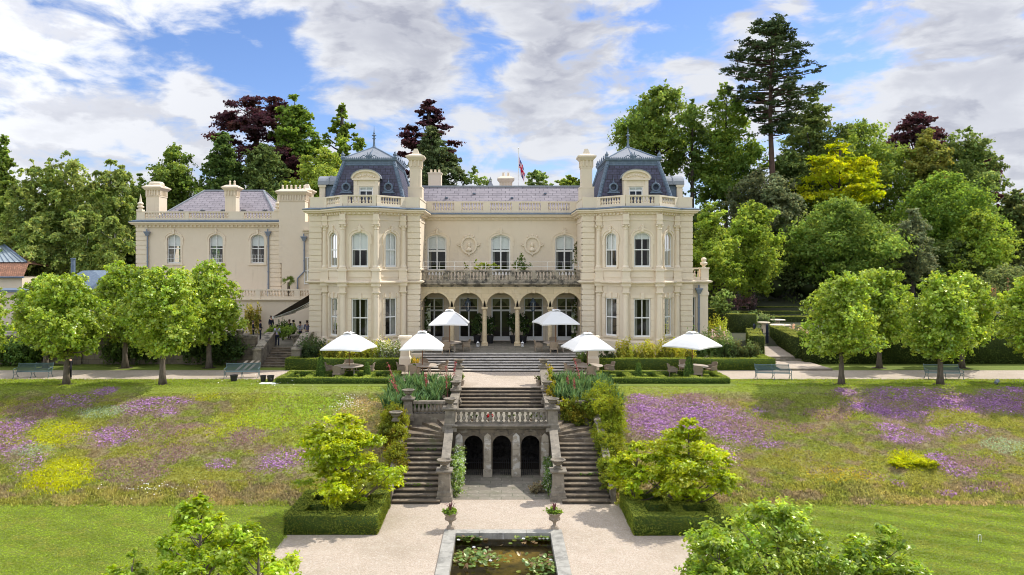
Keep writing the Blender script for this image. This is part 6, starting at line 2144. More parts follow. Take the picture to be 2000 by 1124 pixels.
PURPLE = (0.245, 0.135, 0.262)
MAUVE = (0.165, 0.112, 0.102)
LIMEY = (0.235, 0.25, 0.008)
STRAW = (0.27, 0.22, 0.09)
GREEN = (0.122, 0.142, 0.030)
OLIVE = (0.172, 0.170, 0.034)
GREY = (0.19, 0.235, 0.14)
PATCH = [(115, 848, 55, 30, LIMEY, 0.75), (118, 928, 72, 36, LIMEY, 0.95), (1778, 899, 42, 22, LIMEY, 1.0), (330, 765, 0.1, 0.1, LIMEY, 0),
         (400, 775, 40, 9, LIMEY, 0.35), (480, 830, 80, 30, (0.22, 0.25, 0.02), 0.5), (560, 800, 90, 40, (0.16, 0.22, 0.025), 0.6), (640, 800, 60, 30, (0.15, 0.22, 0.03), 0.5),
         (20, 840, 40, 26, PURPLE, 0.6), (30, 875, 45, 18, PURPLE, 0.5), (60, 905, 30, 20, PURPLE, 0.35), (215, 845, 50, 14, PURPLE, 0.75), (230, 858, 40, 12, PURPLE, 0.6), (205, 763, 22, 7, PURPLE, 0.9),
         (130, 785, 50, 14, PURPLE, 0.5), (310, 787, 45, 9, PURPLE, 0.8), (325, 806, 22, 8, PURPLE, 0.8), (270, 800, 40, 14, PURPLE, 0.5), (365, 833, 40, 8, MAUVE, 0.7), (310, 845, 60, 26, MAUVE, 0.5),
         (335, 890, 45, 20, MAUVE, 0.75), (480, 852, 52, 17, MAUVE, 0.85), (430, 905, 25, 10, PURPLE, 0.7), (530, 880, 40, 12, MAUVE, 0.5), (555, 900, 50, 20, PURPLE, 0.75), (600, 885, 30, 12, PURPLE, 0.5), (250, 910, 80, 26, MAUVE, 0.5), (290, 930, 40, 16, MAUVE, 0.6),
         (60, 800, 60, 16, MAUVE, 0.6), (80, 815, 40, 10, MAUVE, 0.6), (200, 805, 50, 12, GREY, 0.7), (60, 880, 40, 14, GREY, 0.5),
         (1260, 800, 40, 22, PURPLE, 0.7), (1310, 800, 80, 26, PURPLE, 0.75), (1290, 835, 60, 22, PURPLE, 0.85), (1390, 815, 70, 26, PURPLE, 0.7), (1440, 845, 50, 20, PURPLE, 0.6), (1350, 780, 50, 10, MAUVE, 0.7), (1250, 775, 20, 6, PURPLE, 0.8), (1480, 800, 14, 6, PURPLE, 0.8), (1470, 835, 60, 22, MAUVE, 0.6),
         (1560, 835, 50, 12, MAUVE, 0.5), (1650, 765, 18, 6, PURPLE, 0.9), (1700, 795, 50, 12, PURPLE, 0.95), (1760, 808, 50, 12, PURPLE, 0.9), (1780, 772, 100, 16, PURPLE, 0.75), (1880, 790, 90, 14, PURPLE, 0.85), (1960, 790, 60, 16, PURPLE, 0.8), (1945, 770, 30, 10, PURPLE, 0.7), (1990, 765, 20, 10, PURPLE, 0.9),
         (1620, 810, 50, 14, MAUVE, 0.6), (1740, 838, 26, 10, PURPLE, 0.8), (1770, 857, 40, 9, PURPLE, 0.85), (1825, 842, 22, 8, PURPLE, 0.8), (1890, 838, 40, 8, PURPLE, 0.6), (1840, 903, 25, 16, PURPLE, 0.85), (1880, 925, 30, 10, PURPLE, 0.7), (1900, 905, 60, 24, MAUVE, 0.6), (1755, 945, 12, 6, PURPLE, 0.7),
         (1850, 963, 18, 6, PURPLE, 0.8), (1905, 958, 20, 6, PURPLE, 0.6), (1950, 950, 30, 12, MAUVE, 0.6), (1500, 872, 30, 8, PURPLE, 0.45), (1700, 930, 40, 14, MAUVE, 0.45), (1490, 940, 20, 12, MAUVE, 0.5), (1960, 870, 50, 20, GREY, 0.6), (1560, 900, 60, 24, OLIVE, 0.5), (1650, 930, 80, 20, (0.24, 0.21, 0.03), 0.5),
         (1420, 892, 22, 16, (0.42, 0.27, 0.36), 0.5), (690, 800, 40, 22, STRAW, 0.6), (735, 815, 30, 40, STRAW, 0.6), (620, 850, 60, 50, (0.19, 0.22, 0.03), 0.4)]
PW = []
for px, py, hw, hh, c, st in PATCH:
    x, y = solve_bank(px, py)
    xa, _ = solve_bank(px + hw, py)
    _, y2 = solve_bank(px, py - hh)
    PW.append((x, y, max(0.2, abs(xa - x)), max(0.2, abs(y2 - y)), np.array(c), st))
def vnoise(x, y, f, seed):
    """cheap smooth value noise"""
    xi, yi = np.floor(x * f).astype(int), np.floor(y * f).astype(int)
    fx, fy = x * f - xi, y * f - yi
    fx, fy = fx * fx * (3 - 2 * fx), fy * fy * (3 - 2 * fy)
    def h(a, b_):
        n = (a * 374761393 + b_ * 668265263 + seed * 1274126177) & 0x7fffffff
        n = ((n ^ (n >> 13)) * 1274126177) & 0x7fffffff
        return (n & 0xffff) / 65535.0
    return (h(xi, yi) * (1 - fx) + h(xi + 1, yi) * fx) * (1 - fy) + (h(xi, yi + 1) * (1 - fx) + h(xi + 1, yi + 1) * fx) * fy
def fbm(x, y, f, seed):
    return 0.5 * vnoise(x, y, f, seed) + 0.28 * vnoise(x, y, f * 2.1, seed + 1) + 0.22 * vnoise(x, y, f * 4.3, seed + 2)
def meadow_colour(x, y, rng):
    n = len(x)
    a = fbm(x, y * 1.6, 0.45, 3)
    b_ = fbm(x, y * 1.5, 0.9, 9)
    g = fbm(x, y * 1.3, 2.2, 15)
    col = np.array(GREEN)[None] * (0.75 + 0.6 * g)[:, None]
    w = np.clip((a - 0.46) / 0.16, 0, 1)[:, None] * 0.75
    col = col * (1 - w) + np.array(OLIVE)[None] * w
    w = np.clip((b_ - 0.50) / 0.14, 0, 1)[:, None] * 0.55
    col = col * (1 - w) + np.array(MAUVE)[None] * w
    w = (np.clip((38.6 - y) / 2.2, 0, 1) * np.clip((fbm(x, y, 0.8, 30) - 0.38) / 0.25, 0, 1))[:, None] * 0.6
    col = col * (1 - w) + np.array(STRAW)[None] * w
    w = np.clip((y - 46.6) / 1.3, 0, 1)[:, None] * 0.6
    col = col * (1 - w) + np.array((0.16, 0.21, 0.035))[None] * w
    tall = np.zeros(n)
    flower = np.zeros(n)
    for (px, py, hw, hh, c, st) in PW:
        if st <= 0: continue
        d = ((x - px) / hw) ** 2 + ((y - py) / hh) ** 2
        pn = fbm(x * 0.75, y * 2.0, 0.9, 40 + int(px * 3) % 50)
        d = d * (0.35 + 1.4 * pn)
        w = np.clip(1.3 - d, 0, 1) * st
        viol = c[2] > c[1] * 1.2
        pick = rng.random(n) < w * (np.clip(0.2 + 1.5 * (fbm(x * 0.8, y * 1.8, 2.3, 71) - 0.28), 0.1, 0.85) if viol else 0.9)
        if viol and c[2] > 0.2:
            p2 = rng.random(n) < np.clip(2.3 - d, 0, 1) * st * 0.5
            col[p2] = np.array((0.185, 0.125, 0.14))
        col[pick] = c
        if viol: flower[pick] = 1
        if c[1] > 0.3: tall[pick] = 1
    col = col * 0.96 + np.array([[0.175, 0.160, 0.07]]) * 0.10
    col *= np.clip(1 + 0.2 * rng.normal(size=(n, 1)), 0.5, 1.6)
    return np.clip(col, 0.01, 0.8), tall, flower
MT['carpet'] = leafmat('low carpet of plants', 0.0, 0.0)
for x0, x1, sd in ((-37.5, -STX, 1), (STX, 37.5, 2)):
    nx, ny = int((x1 - x0) / 0.13), 96
    gx, gy = np.meshgrid(np.linspace(x0, x1, nx + 1), np.linspace(BANK0, BANK1, ny + 1))
    gx, gy = gx.ravel(), gy.ravel()
    r_ = np.random.default_rng(sd)
    acc = sum(meadow_colour(gx, gy, r_)[0] for _ in range(3)) / 3
    gz = np.array([fbank(a, b_) for a, b_ in zip(gx, gy)]) + 0.05 * (fbm(gx, gy, 2.6, 80) - 0.5) * np.clip((BANK1 - gy) / 1.0, 0, 1)
    q = np.arange((nx + 1) * (ny + 1)).reshape(ny + 1, nx + 1)
    idx = np.stack([q[:-1, :-1], q[:-1, 1:], q[1:, 1:], q[1:, :-1]], -1).reshape(-1)
    pts = np.stack([gx, gy, gz], 1)
    me = bpy.data.meshes.new('meadow_bank')
    me.vertices.add(len(pts)); me.vertices.foreach_set('co', pts.astype(np.float32).ravel())
    me.loops.add(len(idx)); me.loops.foreach_set('vertex_index', idx.astype(np.int32))
    me.polygons.add(len(idx) // 4)
    me.polygons.foreach_set('loop_start', np.arange(len(idx) // 4, dtype=np.int32) * 4)
    me.polygons.foreach_set('loop_total', np.full(len(idx) // 4, 4, dtype=np.int32))
    at = me.attributes.new('Col', 'FLOAT_COLOR', 'POINT')
    c4 = np.ones((len(pts), 4), dtype=np.float32); c4[:, :3] = np.clip(acc * 1.35, 0, 0.8)
    at.data.foreach_set('color', c4.ravel())
    me.update(calc_edges=True)
    me.materials.append(MT['carpet'])
    o = link_mesh('meadow_bank', me); o['kind'] = 'structure'
for x0, x1 in ((-75, -37.5), (37.5, 75)):
    gridobj('meadow_bank', lin(x0, x1, 20), by, fbank, MT['rough'])
def scatter_meadow(name, x0, x1, dens, seed):
    rng = np.random.default_rng(seed)
    n = int((x1 - x0) * (BANK1 - BANK0 + 0.4) * dens)
    x = rng.uniform(x0, x1, n)
    y = rng.uniform(BANK0 - 0.1, BANK1 + 0.3, n)
    y = np.where(rng.random(n) < 0.02, BANK0 - 0.45 * rng.random(n) ** 2, y)
    z = np.array([fbank(a, b_) for a, b_ in zip(x, y)])
    col, tall, flower = meadow_colour(x, y, rng)
    hgt = 0.02 + 0.055 * rng.random(n) * (0.25 + 1.5 * fbm(x, y, 1.3, 60))
    hgt += np.where(y < 38.2, 0.10 * rng.random(n), 0) + tall * 0.13 * rng.random(n)
    hgt *= np.where(y > 47.4, 0.55, 1.0)
    a = rng.random(n) * 2 * PI
    wd = 0.03 + 0.035 * rng.random(n)
    lx, ly = rng.normal(size=n) * 0.35 * hgt, rng.normal(size=n) * 0.35 * hgt
    v = np.empty((n, 4, 3))
    dx, dy = np.cos(a) * wd, np.sin(a) * wd
    v[:, 0] = np.stack([x - dx, y - dy, z - 0.02], 1)
    v[:, 1] = np.stack([x + dx, y + dy, z - 0.02], 1)
    v[:, 2] = np.stack([x + dx * 0.5 + lx, y + dy * 0.5 + ly, z + hgt], 1)
    v[:, 3] = np.stack([x - dx * 0.5 + lx, y - dy * 0.5 + ly, z + hgt * 0.92], 1)
    fl = flower > 0.5
    m = fl & (rng.random(n) < 0.85)
    s = 0.038 + 0.03 * rng.random(n)
    tlt = rng.normal(size=(n, 2)) * 0.35
    for k, (ca, sa) in enumerate(((1, 0), (0, 1), (-1, 0), (0, -1))):
        qx, qy = ca * s, sa * s
        v[m, k, 0] = (x + qx)[m]; v[m, k, 1] = (y + qy)[m]
        v[m, k, 2] = (z + hgt * 0.8 + qx * tlt[:, 0] + qy * tlt[:, 1])[m]
    me = leafmesh(name, v.reshape(-1, 3), np.repeat(col, 4, axis=0), MT['blade'])
    o = link_mesh(name, me)
    o['kind'] = 'stuff'
    return o
o = scatter_meadow('wildflower_meadow', -37, -STX, 280, 1); tag(o, 'wildflower meadow with purple and yellow patches on the bank left of the staircase', 'meadow')
o = scatter_meadow('wildflower_meadow', STX, 37, 280, 2); tag(o, 'wildflower meadow with violet drifts on the bank right of the staircase', 'meadow')
def daisies(cx_, cy_, hw, hh, n, seed, label, col=(0.75, 0.74, 0.70), hmax=0.5):
    rng = np.random.default_rng(seed)
    pts = [solve_bank(cx_ + rng.normal() * hw, cy_ + rng.normal() * hh) for _ in range(n)]
    p = np.array([(x, y, fbank(x, y) + rng.uniform(0.15, hmax)) for x, y in pts])
    nr = np.tile(np.array([[0, -0.4, 1.0]]), (n, 1)) + rng.normal(size=(n, 3)) * 0.3
    v, c = leaves(p, nr, 0.07, tint(col, n, rng, 0.02, 0.08), rng, aspect=1.0, fold=0.0)
    o = link_mesh('daisies', leafmesh('daisies', v, c, MT['petal']))
    o['kind'] = 'stuff'
    tag(o, label, 'flowers')
daisies(680, 798, 22, 11, 130, 1, 'white daisies thickly flowering on the bank left of the staircase')
daisies(520, 757, 50, 5, 26, 2, 'scattered white daisies along the crest of the left bank')
daisies(300, 965, 50, 6, 60, 3, 'small white flowers along the foot of the left bank')
daisies(1422, 890, 12, 9, 120, 4, 'pale pink flower cushion on the right bank beside the magnolia', (0.52, 0.36, 0.46))
x, y = solve_bank(1778, 905)
rng = np.random.default_rng(8)
cl = np.array([(x + rng.uniform(-1.0, 1.0), y + rng.uniform(-0.6, 0.6), fbank(x, y) + 0.05, 0.42, 0.4, 0.17) for _ in range(26)])
shrub('yellow_shrub', 'vivid yellow green cushion plant alone on the right flower bank', cl, 4200, 0.11, [(0.235, 0.26, 0.008), (0.20, 0.235, 0.008)], 8, up=0.8, cat='plant')
HG = 'clipped box hedges in front of the house'
xa, xb = X(556, 55.7), X(784, 55.7)
box_hedge('box_hedge', 'long low clipped hedge left of the terrace steps in front of the left tower', [(xa, 55.75, 0, xb, 56.5, 0.86), (xa, 56.5, 0, xa + 0.75, 57.6, 0.86)], seed=1, group=HG)
xa, xb = X(1164, 55.7), X(1516, 55.7)
box_hedge('box_hedge', 'long low clipped hedge right of the terrace steps in front of the right tower', [(xa, 55.75, 0, xb, 56.5, 0.86), (xb - 0.75, 56.5, 0, xb, 59.5, 0.86)], seed=2, group=HG)
def parterre(label, xa, xb, seed, group='box parterres on the gravel'):
    h = 0.38
    y0, y1 = 49.7, 53.2
    w_ = 0.5
    bx = [(xa, y0, 0, xb, y0 + 0.6, h - 0.02), (xa, y1 - w_, 0, xb, y1, h), (xa, y0 + 0.6, 0, xa + w_, y1 - w_, h - 0.02), (xb - w_, y0 + 0.6, 0, xb, y1 - w_, h)]
    n = 4
    for k in range(1, n):
        x = xa + (xb - xa) * k / n
        bx.append((x - 0.25, y0 + 0.6, 0, x + 0.25, y1 - w_, h * 0.9))
    ym = (y0 + y1) / 2 + 0.15
    for k in range(n):
        x0 = xa + (xb - xa) * k / n + 0.9
        x1 = xa + (xb - xa) * (k + 1) / n - 0.9
        bx.append((x0, ym - 0.22, 0, x1, ym + 0.22, h * 0.85))
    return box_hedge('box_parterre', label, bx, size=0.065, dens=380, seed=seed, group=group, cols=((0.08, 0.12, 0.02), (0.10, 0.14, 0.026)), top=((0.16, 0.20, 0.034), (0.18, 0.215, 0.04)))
parterre('low box parterre of nested hedges left of the upper flight', X(540, 50), X(772, 50), 3)
parterre('low box parterre of nested hedges right of the upper flight', X(1172, 50), X(1424, 50), 4)
for (px, pb, pt, hw, lab, sd) in ((627, 741, 697, 12, 'tall clipped topiary cone at the left end of the left parterre', 1), (717, 741, 708, 9, 'shorter clipped topiary cone in the middle of the left parterre', 2), (809, 737, 712, 7, 'small dark topiary cone in front of the pedestal left of the terrace steps', 3),
                                  (1247, 741, 709, 9, 'short round topped topiary cone in the right parterre', 4), (1346, 741, 697, 13, 'tall clipped topiary cone near the right end of the right parterre', 5), (1152, 737, 713, 7, 'small dark topiary cone in front of the pedestal right of the terrace steps', 6)):
    Y = YZ(pb, 0.0)
    x = X(px, Y)
    h = (pb - pt) * Y / F
    r = hw * Y / F
    rng = np.random.default_rng(sd)
    n = 900
    t = rng.random(n) ** 1.3
    a = rng.random(n) * 2 * PI
    rad = r * (1 - 0.62 * t) * np.where(t > 0.93, (1 - t) / 0.07 * 0.9 + 0.1, 1)
    p = np.stack([x + rad * np.cos(a), Y + rad * np.sin(a), h * t + 0.02], 1)
    nr = np.stack([np.cos(a), np.sin(a), 0.35 + 0 * a], 1) + rng.normal(size=(n, 3)) * 0.45
    v, c = leaves(p, nr, 0.085, tint([(0.055, 0.095, 0.018), (0.075, 0.12, 0.024)], n, rng, 0.1, 0.2), rng)
    core = MB()
    core.lathe([(r * 0.93, 0.0), (r * 0.62, h * 0.5), (r * 0.34, h * 0.95), (0, h * 0.98)], (x, Y, 0), n=10)
    o = link_mesh('topiary_cone', leafmesh('topiary_cone', v, c, MT['hedge'], (core, (0.03, 0.05, 0.012))))
    tag(o, lab, 'topiary', 'topiary cones of the parterres')
def square_hedge(label, xa, xb, ya, yb, seed):
    h = LOW + 0.82
    w_ = 0.72
    bx = [(xa, ya, LOW, xb, ya + w_, h), (xa, yb - w_, LOW, xb, yb, h), (xa, ya + w_, LOW, xa + w_, yb - w_, h), (xb - w_, ya + w_, LOW, xb, yb - w_, h)]
    xm, ym = (xa + xb) / 2, (ya + yb) / 2
    bx += [(xm - 0.3, ya + w_, LOW, xm + 0.3, yb - w_, h - 0.02), (xa + w_, ym - 0.3, LOW, xm - 0.3, ym + 0.3, h - 0.02), (xm + 0.3, ym - 0.3, LOW, xb - w_, ym + 0.3, h - 0.02)]
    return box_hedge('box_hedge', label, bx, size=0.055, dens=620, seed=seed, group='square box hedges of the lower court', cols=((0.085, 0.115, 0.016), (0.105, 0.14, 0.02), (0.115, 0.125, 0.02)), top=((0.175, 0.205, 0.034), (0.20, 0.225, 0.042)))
square_hedge('square clipped hedge enclosing the left magnolia in the lower court', X(553, 32.2), X(737, 32.2), 32.2, 36.0, 5)
square_hedge('square clipped hedge enclosing the right magnolia in the lower court', X(1238, 32.1), X(1430, 32.1), 32.1, 36.0, 6)
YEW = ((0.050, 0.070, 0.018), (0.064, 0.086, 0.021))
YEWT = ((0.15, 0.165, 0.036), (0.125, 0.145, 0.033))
RH = 'yew hedges of the right hand garden'
yx = X(1572, 59.3)
rngh = dict(cols=YEW, top=YEWT, size=0.09, dens=170, group=RH, corecol=(0.018, 0.026, 0.008))
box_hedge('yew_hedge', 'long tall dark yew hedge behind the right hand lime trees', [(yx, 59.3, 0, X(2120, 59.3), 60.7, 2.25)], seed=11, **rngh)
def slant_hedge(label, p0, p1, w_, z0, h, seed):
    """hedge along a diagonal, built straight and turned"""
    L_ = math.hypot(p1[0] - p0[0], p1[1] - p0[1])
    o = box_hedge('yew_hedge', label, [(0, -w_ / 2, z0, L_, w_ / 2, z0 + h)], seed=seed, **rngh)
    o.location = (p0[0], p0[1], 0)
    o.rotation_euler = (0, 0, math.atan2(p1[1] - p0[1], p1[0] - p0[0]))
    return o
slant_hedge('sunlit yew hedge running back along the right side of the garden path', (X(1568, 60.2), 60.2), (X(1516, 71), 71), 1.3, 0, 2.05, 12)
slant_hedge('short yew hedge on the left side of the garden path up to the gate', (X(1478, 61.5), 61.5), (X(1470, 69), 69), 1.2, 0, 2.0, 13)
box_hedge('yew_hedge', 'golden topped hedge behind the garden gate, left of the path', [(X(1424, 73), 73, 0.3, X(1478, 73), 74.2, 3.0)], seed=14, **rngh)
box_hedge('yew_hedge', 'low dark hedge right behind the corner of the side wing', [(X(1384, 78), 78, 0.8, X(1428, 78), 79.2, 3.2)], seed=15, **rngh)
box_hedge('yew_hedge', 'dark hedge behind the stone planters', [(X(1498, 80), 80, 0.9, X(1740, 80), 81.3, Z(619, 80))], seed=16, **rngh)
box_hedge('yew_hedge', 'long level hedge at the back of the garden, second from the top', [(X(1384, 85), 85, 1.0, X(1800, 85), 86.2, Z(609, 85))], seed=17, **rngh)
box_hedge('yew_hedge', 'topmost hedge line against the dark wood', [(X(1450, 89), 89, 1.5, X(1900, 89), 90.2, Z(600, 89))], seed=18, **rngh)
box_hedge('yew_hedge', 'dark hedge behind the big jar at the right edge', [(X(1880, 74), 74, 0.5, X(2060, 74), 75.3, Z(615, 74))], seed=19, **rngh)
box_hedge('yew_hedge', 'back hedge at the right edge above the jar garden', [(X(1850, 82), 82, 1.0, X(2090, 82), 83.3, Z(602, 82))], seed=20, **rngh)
rng = np.random.default_rng(60)
def bed(label, px0, px1, Y, n, cols, seed, h=1.1, name='rose_bushes', cat='rose bushes', leafs=2600, z=None, size=0.14):
    rng = np.random.default_rng(seed)
    z0 = fland(X((px0 + px1) / 2, Y), Y) if z is None else z
    cl = blob_row(X(px0, Y), X(px1, Y), Y - 0.8, Y + 0.8, z0, z0 + h, n, rng, 0.6)
    return shrub(name, label, cl, leafs, size, cols, seed, cat=cat)
bed('leafy grey green roses between the hedges right of the side wing', 1432, 1502, 76, 10, [(0.12, 0.16, 0.06), (0.10, 0.145, 0.05)], 61, h=1.9)
bed('low pale roses behind the garden path hedge', 1525, 1580, 68, 8, [(0.13, 0.16, 0.05), (0.30, 0.22, 0.15)], 62, h=1.7)
bed('pale green roses behind the yew hedge at right', 1900, 2010, 66, 10, [(0.13, 0.17, 0.06), (0.11, 0.15, 0.05)], 63, h=2.6)
bed('reddish photinia bushes behind the big jar', 1905, 1975, 79, 9, [(0.20, 0.10, 0.06), (0.10, 0.12, 0.045)], 64, h=4.2, name='photinia_bush', cat='shrub')
bed('greyish flowering bed in front of the dark wood', 1384, 1470, 88, 10, [(0.13, 0.13, 0.06), (0.20, 0.12, 0.12)], 65, h=1.9)
def fshrub(label, px0, px1, Y, top, n, cols, seed, leafs=3000, name='shrub', r=0.5, size=0.13, z0=0.0, depth=0.5, cat='shrub', mat=None):
    rng = np.random.default_rng(seed)
    cl = blob_row(X(px0, Y), X(px1, Y), Y - depth, Y + depth, z0, Z(top, Y), n, rng, r)
    return shrub(name, label, cl, leafs, size, cols, seed, cat=cat, mat=mat)
YG_ = [(0.23, 0.235, 0.035), (0.18, 0.20, 0.03), (0.27, 0.265, 0.05)]
fshrub('dark glossy shrub at the corner of the left tower beside the side steps', 590, 640, 58.2, 655, 9, [(0.045, 0.07, 0.025), (0.055, 0.085, 0.03)], 71, 3600)
fshrub('yellow green shrubs behind the box hedge under the left tower windows', 630, 757, 57.6, 664, 18, YG_, 72, 6500)
fshrub('white flowering rose bush at the right foot of the left tower', 742, 790, 57.4, 658, 9, [(0.12, 0.155, 0.04), (0.12, 0.155, 0.04), (0.45, 0.42, 0.36)], 73, 3600)
fshrub('yellow green shrubs behind the box hedge under the right tower windows', 1203, 1318, 57.4, 658, 17, YG_, 74, 6500, r=0.45)
fshrub('lower yellow green shrub right of the right tower bay', 1300, 1352, 57.6, 668, 8, YG_, 75, 2600, r=0.45)
fshrub('mid green shrubs behind the rightmost parasol', 1352, 1420, 58.6, 640, 11, [(0.085, 0.13, 0.04), (0.10, 0.145, 0.045)], 76, 4600)
fshrub('dark bronze green shrub behind the right end of the box hedge', 1408, 1486, 58.4, 662, 12, [(0.065, 0.075, 0.024), (0.085, 0.09, 0.03), (0.06, 0.085, 0.03)], 77, 4800)
fshrub('bright yellow shrub beside the corner of the side wing', 1382, 1416, 63.0, 613, 8, [(0.22, 0.24, 0.035), (0.17, 0.20, 0.03)], 78, 2600, r=0.55)
fshrub('pale pink flowering shrub under the bright yellow shrub', 1384, 1420, 61.0, 640, 8, [(0.14, 0.16, 0.06), (0.40, 0.30, 0.26)], 79, 2200, r=0.45)
fshrub('dark spindly shrub at the foot of the right tower near the pedestal', 1172, 1200, 57.6, 680, 6, [(0.05, 0.07, 0.025)], 80, 1200, r=0.35)
fshrub('clump of yellow flowers beside the left pedestal', 800, 822, 56.0, 695, 5, [(0.10, 0.15, 0.03), (0.30, 0.26, 0.05)], 81, 1400, r=0.3, size=0.1)
fshrub('clump of leafy greenery beside the right pedestal', 1128, 1150, 56.2, 683, 6, [(0.09, 0.13, 0.035), (0.11, 0.15, 0.04)], 82, 1700, r=0.35)
fshrub('leafy green shrub sprawling over the old wall at far left', -20, 75, 58.3, 655, 11, [(0.06, 0.10, 0.026), (0.08, 0.125, 0.03)], 83, 5200, r=0.9, size=0.2)
fshrub('dark leafy climber on the old wall behind the third lime tree', 355, 470, 58.6, 640, 15, [(0.04, 0.065, 0.02), (0.055, 0.085, 0.025)], 84, 5600, r=0.75, size=0.18)
fshrub('green climber on the old wall between the first lime trees', 205, 300, 58.7, 648, 12, [(0.05, 0.08, 0.02), (0.07, 0.105, 0.026)], 85, 3600, r=0.6, size=0.18)
fshrub('bamboo clump against the garden room wall', 483, 503, 70.8, 594, 7, [(0.21, 0.20, 0.05), (0.16, 0.18, 0.04)], 86, 1900, name='bamboo', r=0.3, size=0.2, z0=RT)
fshrub('round leafy bush behind the man in the lilac shirt', 524, 575, 61.6, 634, 9, [(0.105, 0.15, 0.03), (0.08, 0.12, 0.026)], 87, 3200, r=0.45, z0=RT + 0.6, size=0.12)
fshrub('dark climber on the post under the awning', 549, 559, 66, 618, 4, [(0.03, 0.05, 0.016)], 88, 900, name='climber', r=0.3, z0=RT)
def cshrub(label, cl, n, size, cols, seed, name='creeper', cat='creeper', mat=None, up=0.3):
    return shrub(name, label, np.array(cl), n, size, cols, seed, cat=cat, mat=mat, up=up)
YWC = [(0.115, 0.13, 0.016), (0.09, 0.11, 0.016), (0.14, 0.125, 0.018)]
rng = np.random.default_rng(91)
def mound(lab, boxes, n, cols, seed, name='creeper', cat='creeper', r=0.5, size=0.10):
    """boxes: (x, y, z, sx, sy, sz, count) filled with leafy clumps"""
    g = np.random.default_rng(seed)
    cl = []
    for x, y, z, sx, sy, sz, m in boxes:
        for _ in range(m):
            d = g.uniform(-1, 1, 3)
            cl.append((x + d[0] * sx, y + d[1] * sy, z + d[2] * sz, r * g.uniform(0.8, 1.15), r * g.uniform(0.8, 1.15), r * g.uniform(0.85, 1.2)))
    cshrub(lab, cl, n, size, cols, seed, name, cat)
mound('old yew hedge with bronze tips flanking the left flight', [(-6.05, 42.0, -0.95, 0.55, 0.8, 0.7, 14), (-5.85, 40.8, -1.5, 0.5, 0.7, 0.8, 14), (-5.5, 39.3, -2.2, 0.33, 0.7, 0.6, 12), (-5.4, 38.0, -2.85, 0.2, 0.7, 0.45, 9)], 24000, YWC, 91, 'yew_hedge', 'hedge', 0.46)
mound('rounded green creeper mound at the head of the right flight', [(5.6, 43.6, -0.35, 0.5, 0.6, 0.5, 9), (6.1, 44.4, 0.15, 0.6, 0.6, 0.45, 8)], 12500, [(0.125, 0.155, 0.02), (0.10, 0.135, 0.018)], 92, r=0.55)
mound('tall bushy creeper mound bulging over the middle of the right flight', [(6.05, 41.9, -0.65, 0.5, 0.6, 0.9, 15), (5.9, 41.0, -1.5, 0.45, 0.5, 0.5, 9)], 17000, [(0.12, 0.155, 0.016), (0.145, 0.17, 0.02)], 93, r=0.55)
mound('lower rounded creeper mound beside the right flight', [(5.65, 39.9, -1.85, 0.35, 0.6, 0.4, 10), (5.5, 38.4, -2.6, 0.22, 0.9, 0.4, 11), (5.5, 37.2, -3.05, 0.18, 0.6, 0.35, 7)], 15500, [(0.105, 0.135, 0.018), (0.13, 0.15, 0.02)], 94, r=0.45)
mound('creeper smothering the side balustrade right of the grotto', [(4.3, 43.15, -0.45, 1.05, 0.15, 0.35, 14), (4.6, 42.95, -1.0, 0.8, 0.1, 0.25, 7)], 9500, [(0.115, 0.135, 0.016), (0.095, 0.118, 0.016), (0.16, 0.145, 0.018)], 95, r=0.4)
cl = []
for k in range(14):
    t = k / 13
    cl.append((3.0 + rng.uniform(-0.12, 0.22), 45.3 + 4.4 * t, -0.05 + 1.0 * t + rng.uniform(-0.3, 0.15), 0.28, 0.36, 0.36))
cshrub('creeper tumbling over the right coping of the upper flight', cl, 3600, 0.09, [(0.14, 0.155, 0.02), (0.11, 0.13, 0.018), (0.19, 0.17, 0.02)], 96)
WHT = [(0.14, 0.20, 0.05), (0.11, 0.17, 0.04), (0.115, 0.175, 0.04), (0.13, 0.19, 0.045), (0.42, 0.42, 0.37)]
cl = []
for k in range(18):
    t = k / 17
    cl.append((-2.45 + rng.uniform(-0.2, 0.22) + 0.25 * (1 - t), 37.5 + 2.3 * t, LOW + 0.25 + 1.25 * t + rng.uniform(-0.1, 0.3), 0.34, 0.34, 0.38))
cshrub('jasmine covered in white flowers left of the grotto arches', cl, 5200, 0.085, WHT, 97, 'flowering_climber', 'climber')
cl = []
for k in range(12):
    t = k / 11
    cl.append((2.42 + rng.uniform(-0.12, 0.15), 37.7 + 1.9 * t, LOW + 0.3 + 0.9 * t + rng.uniform(-0.1, 0.25), 0.26, 0.3, 0.36))
cshrub('jasmine with fewer white flowers right of the grotto arches', cl, 3300, 0.085, [(0.10, 0.16, 0.045), (0.085, 0.14, 0.038), (0.12, 0.18, 0.05), (0.09, 0.15, 0.04), (0.30, 0.31, 0.27)], 98, 'flowering_climber', 'climber')
cl = [(1.85 + rng.uniform(-0.25, 0.25), 38.2 + rng.uniform(-0.4, 0.5), LOW + 0.2, 0.28, 0.28, 0.26) for _ in range(6)]
cshrub('low brownish tuft of dead flowers beside the right jasmine', cl, 1100, 0.08, [(0.16, 0.14, 0.08), (0.24, 0.20, 0.14)], 99, 'flowering_shrub', 'shrub')
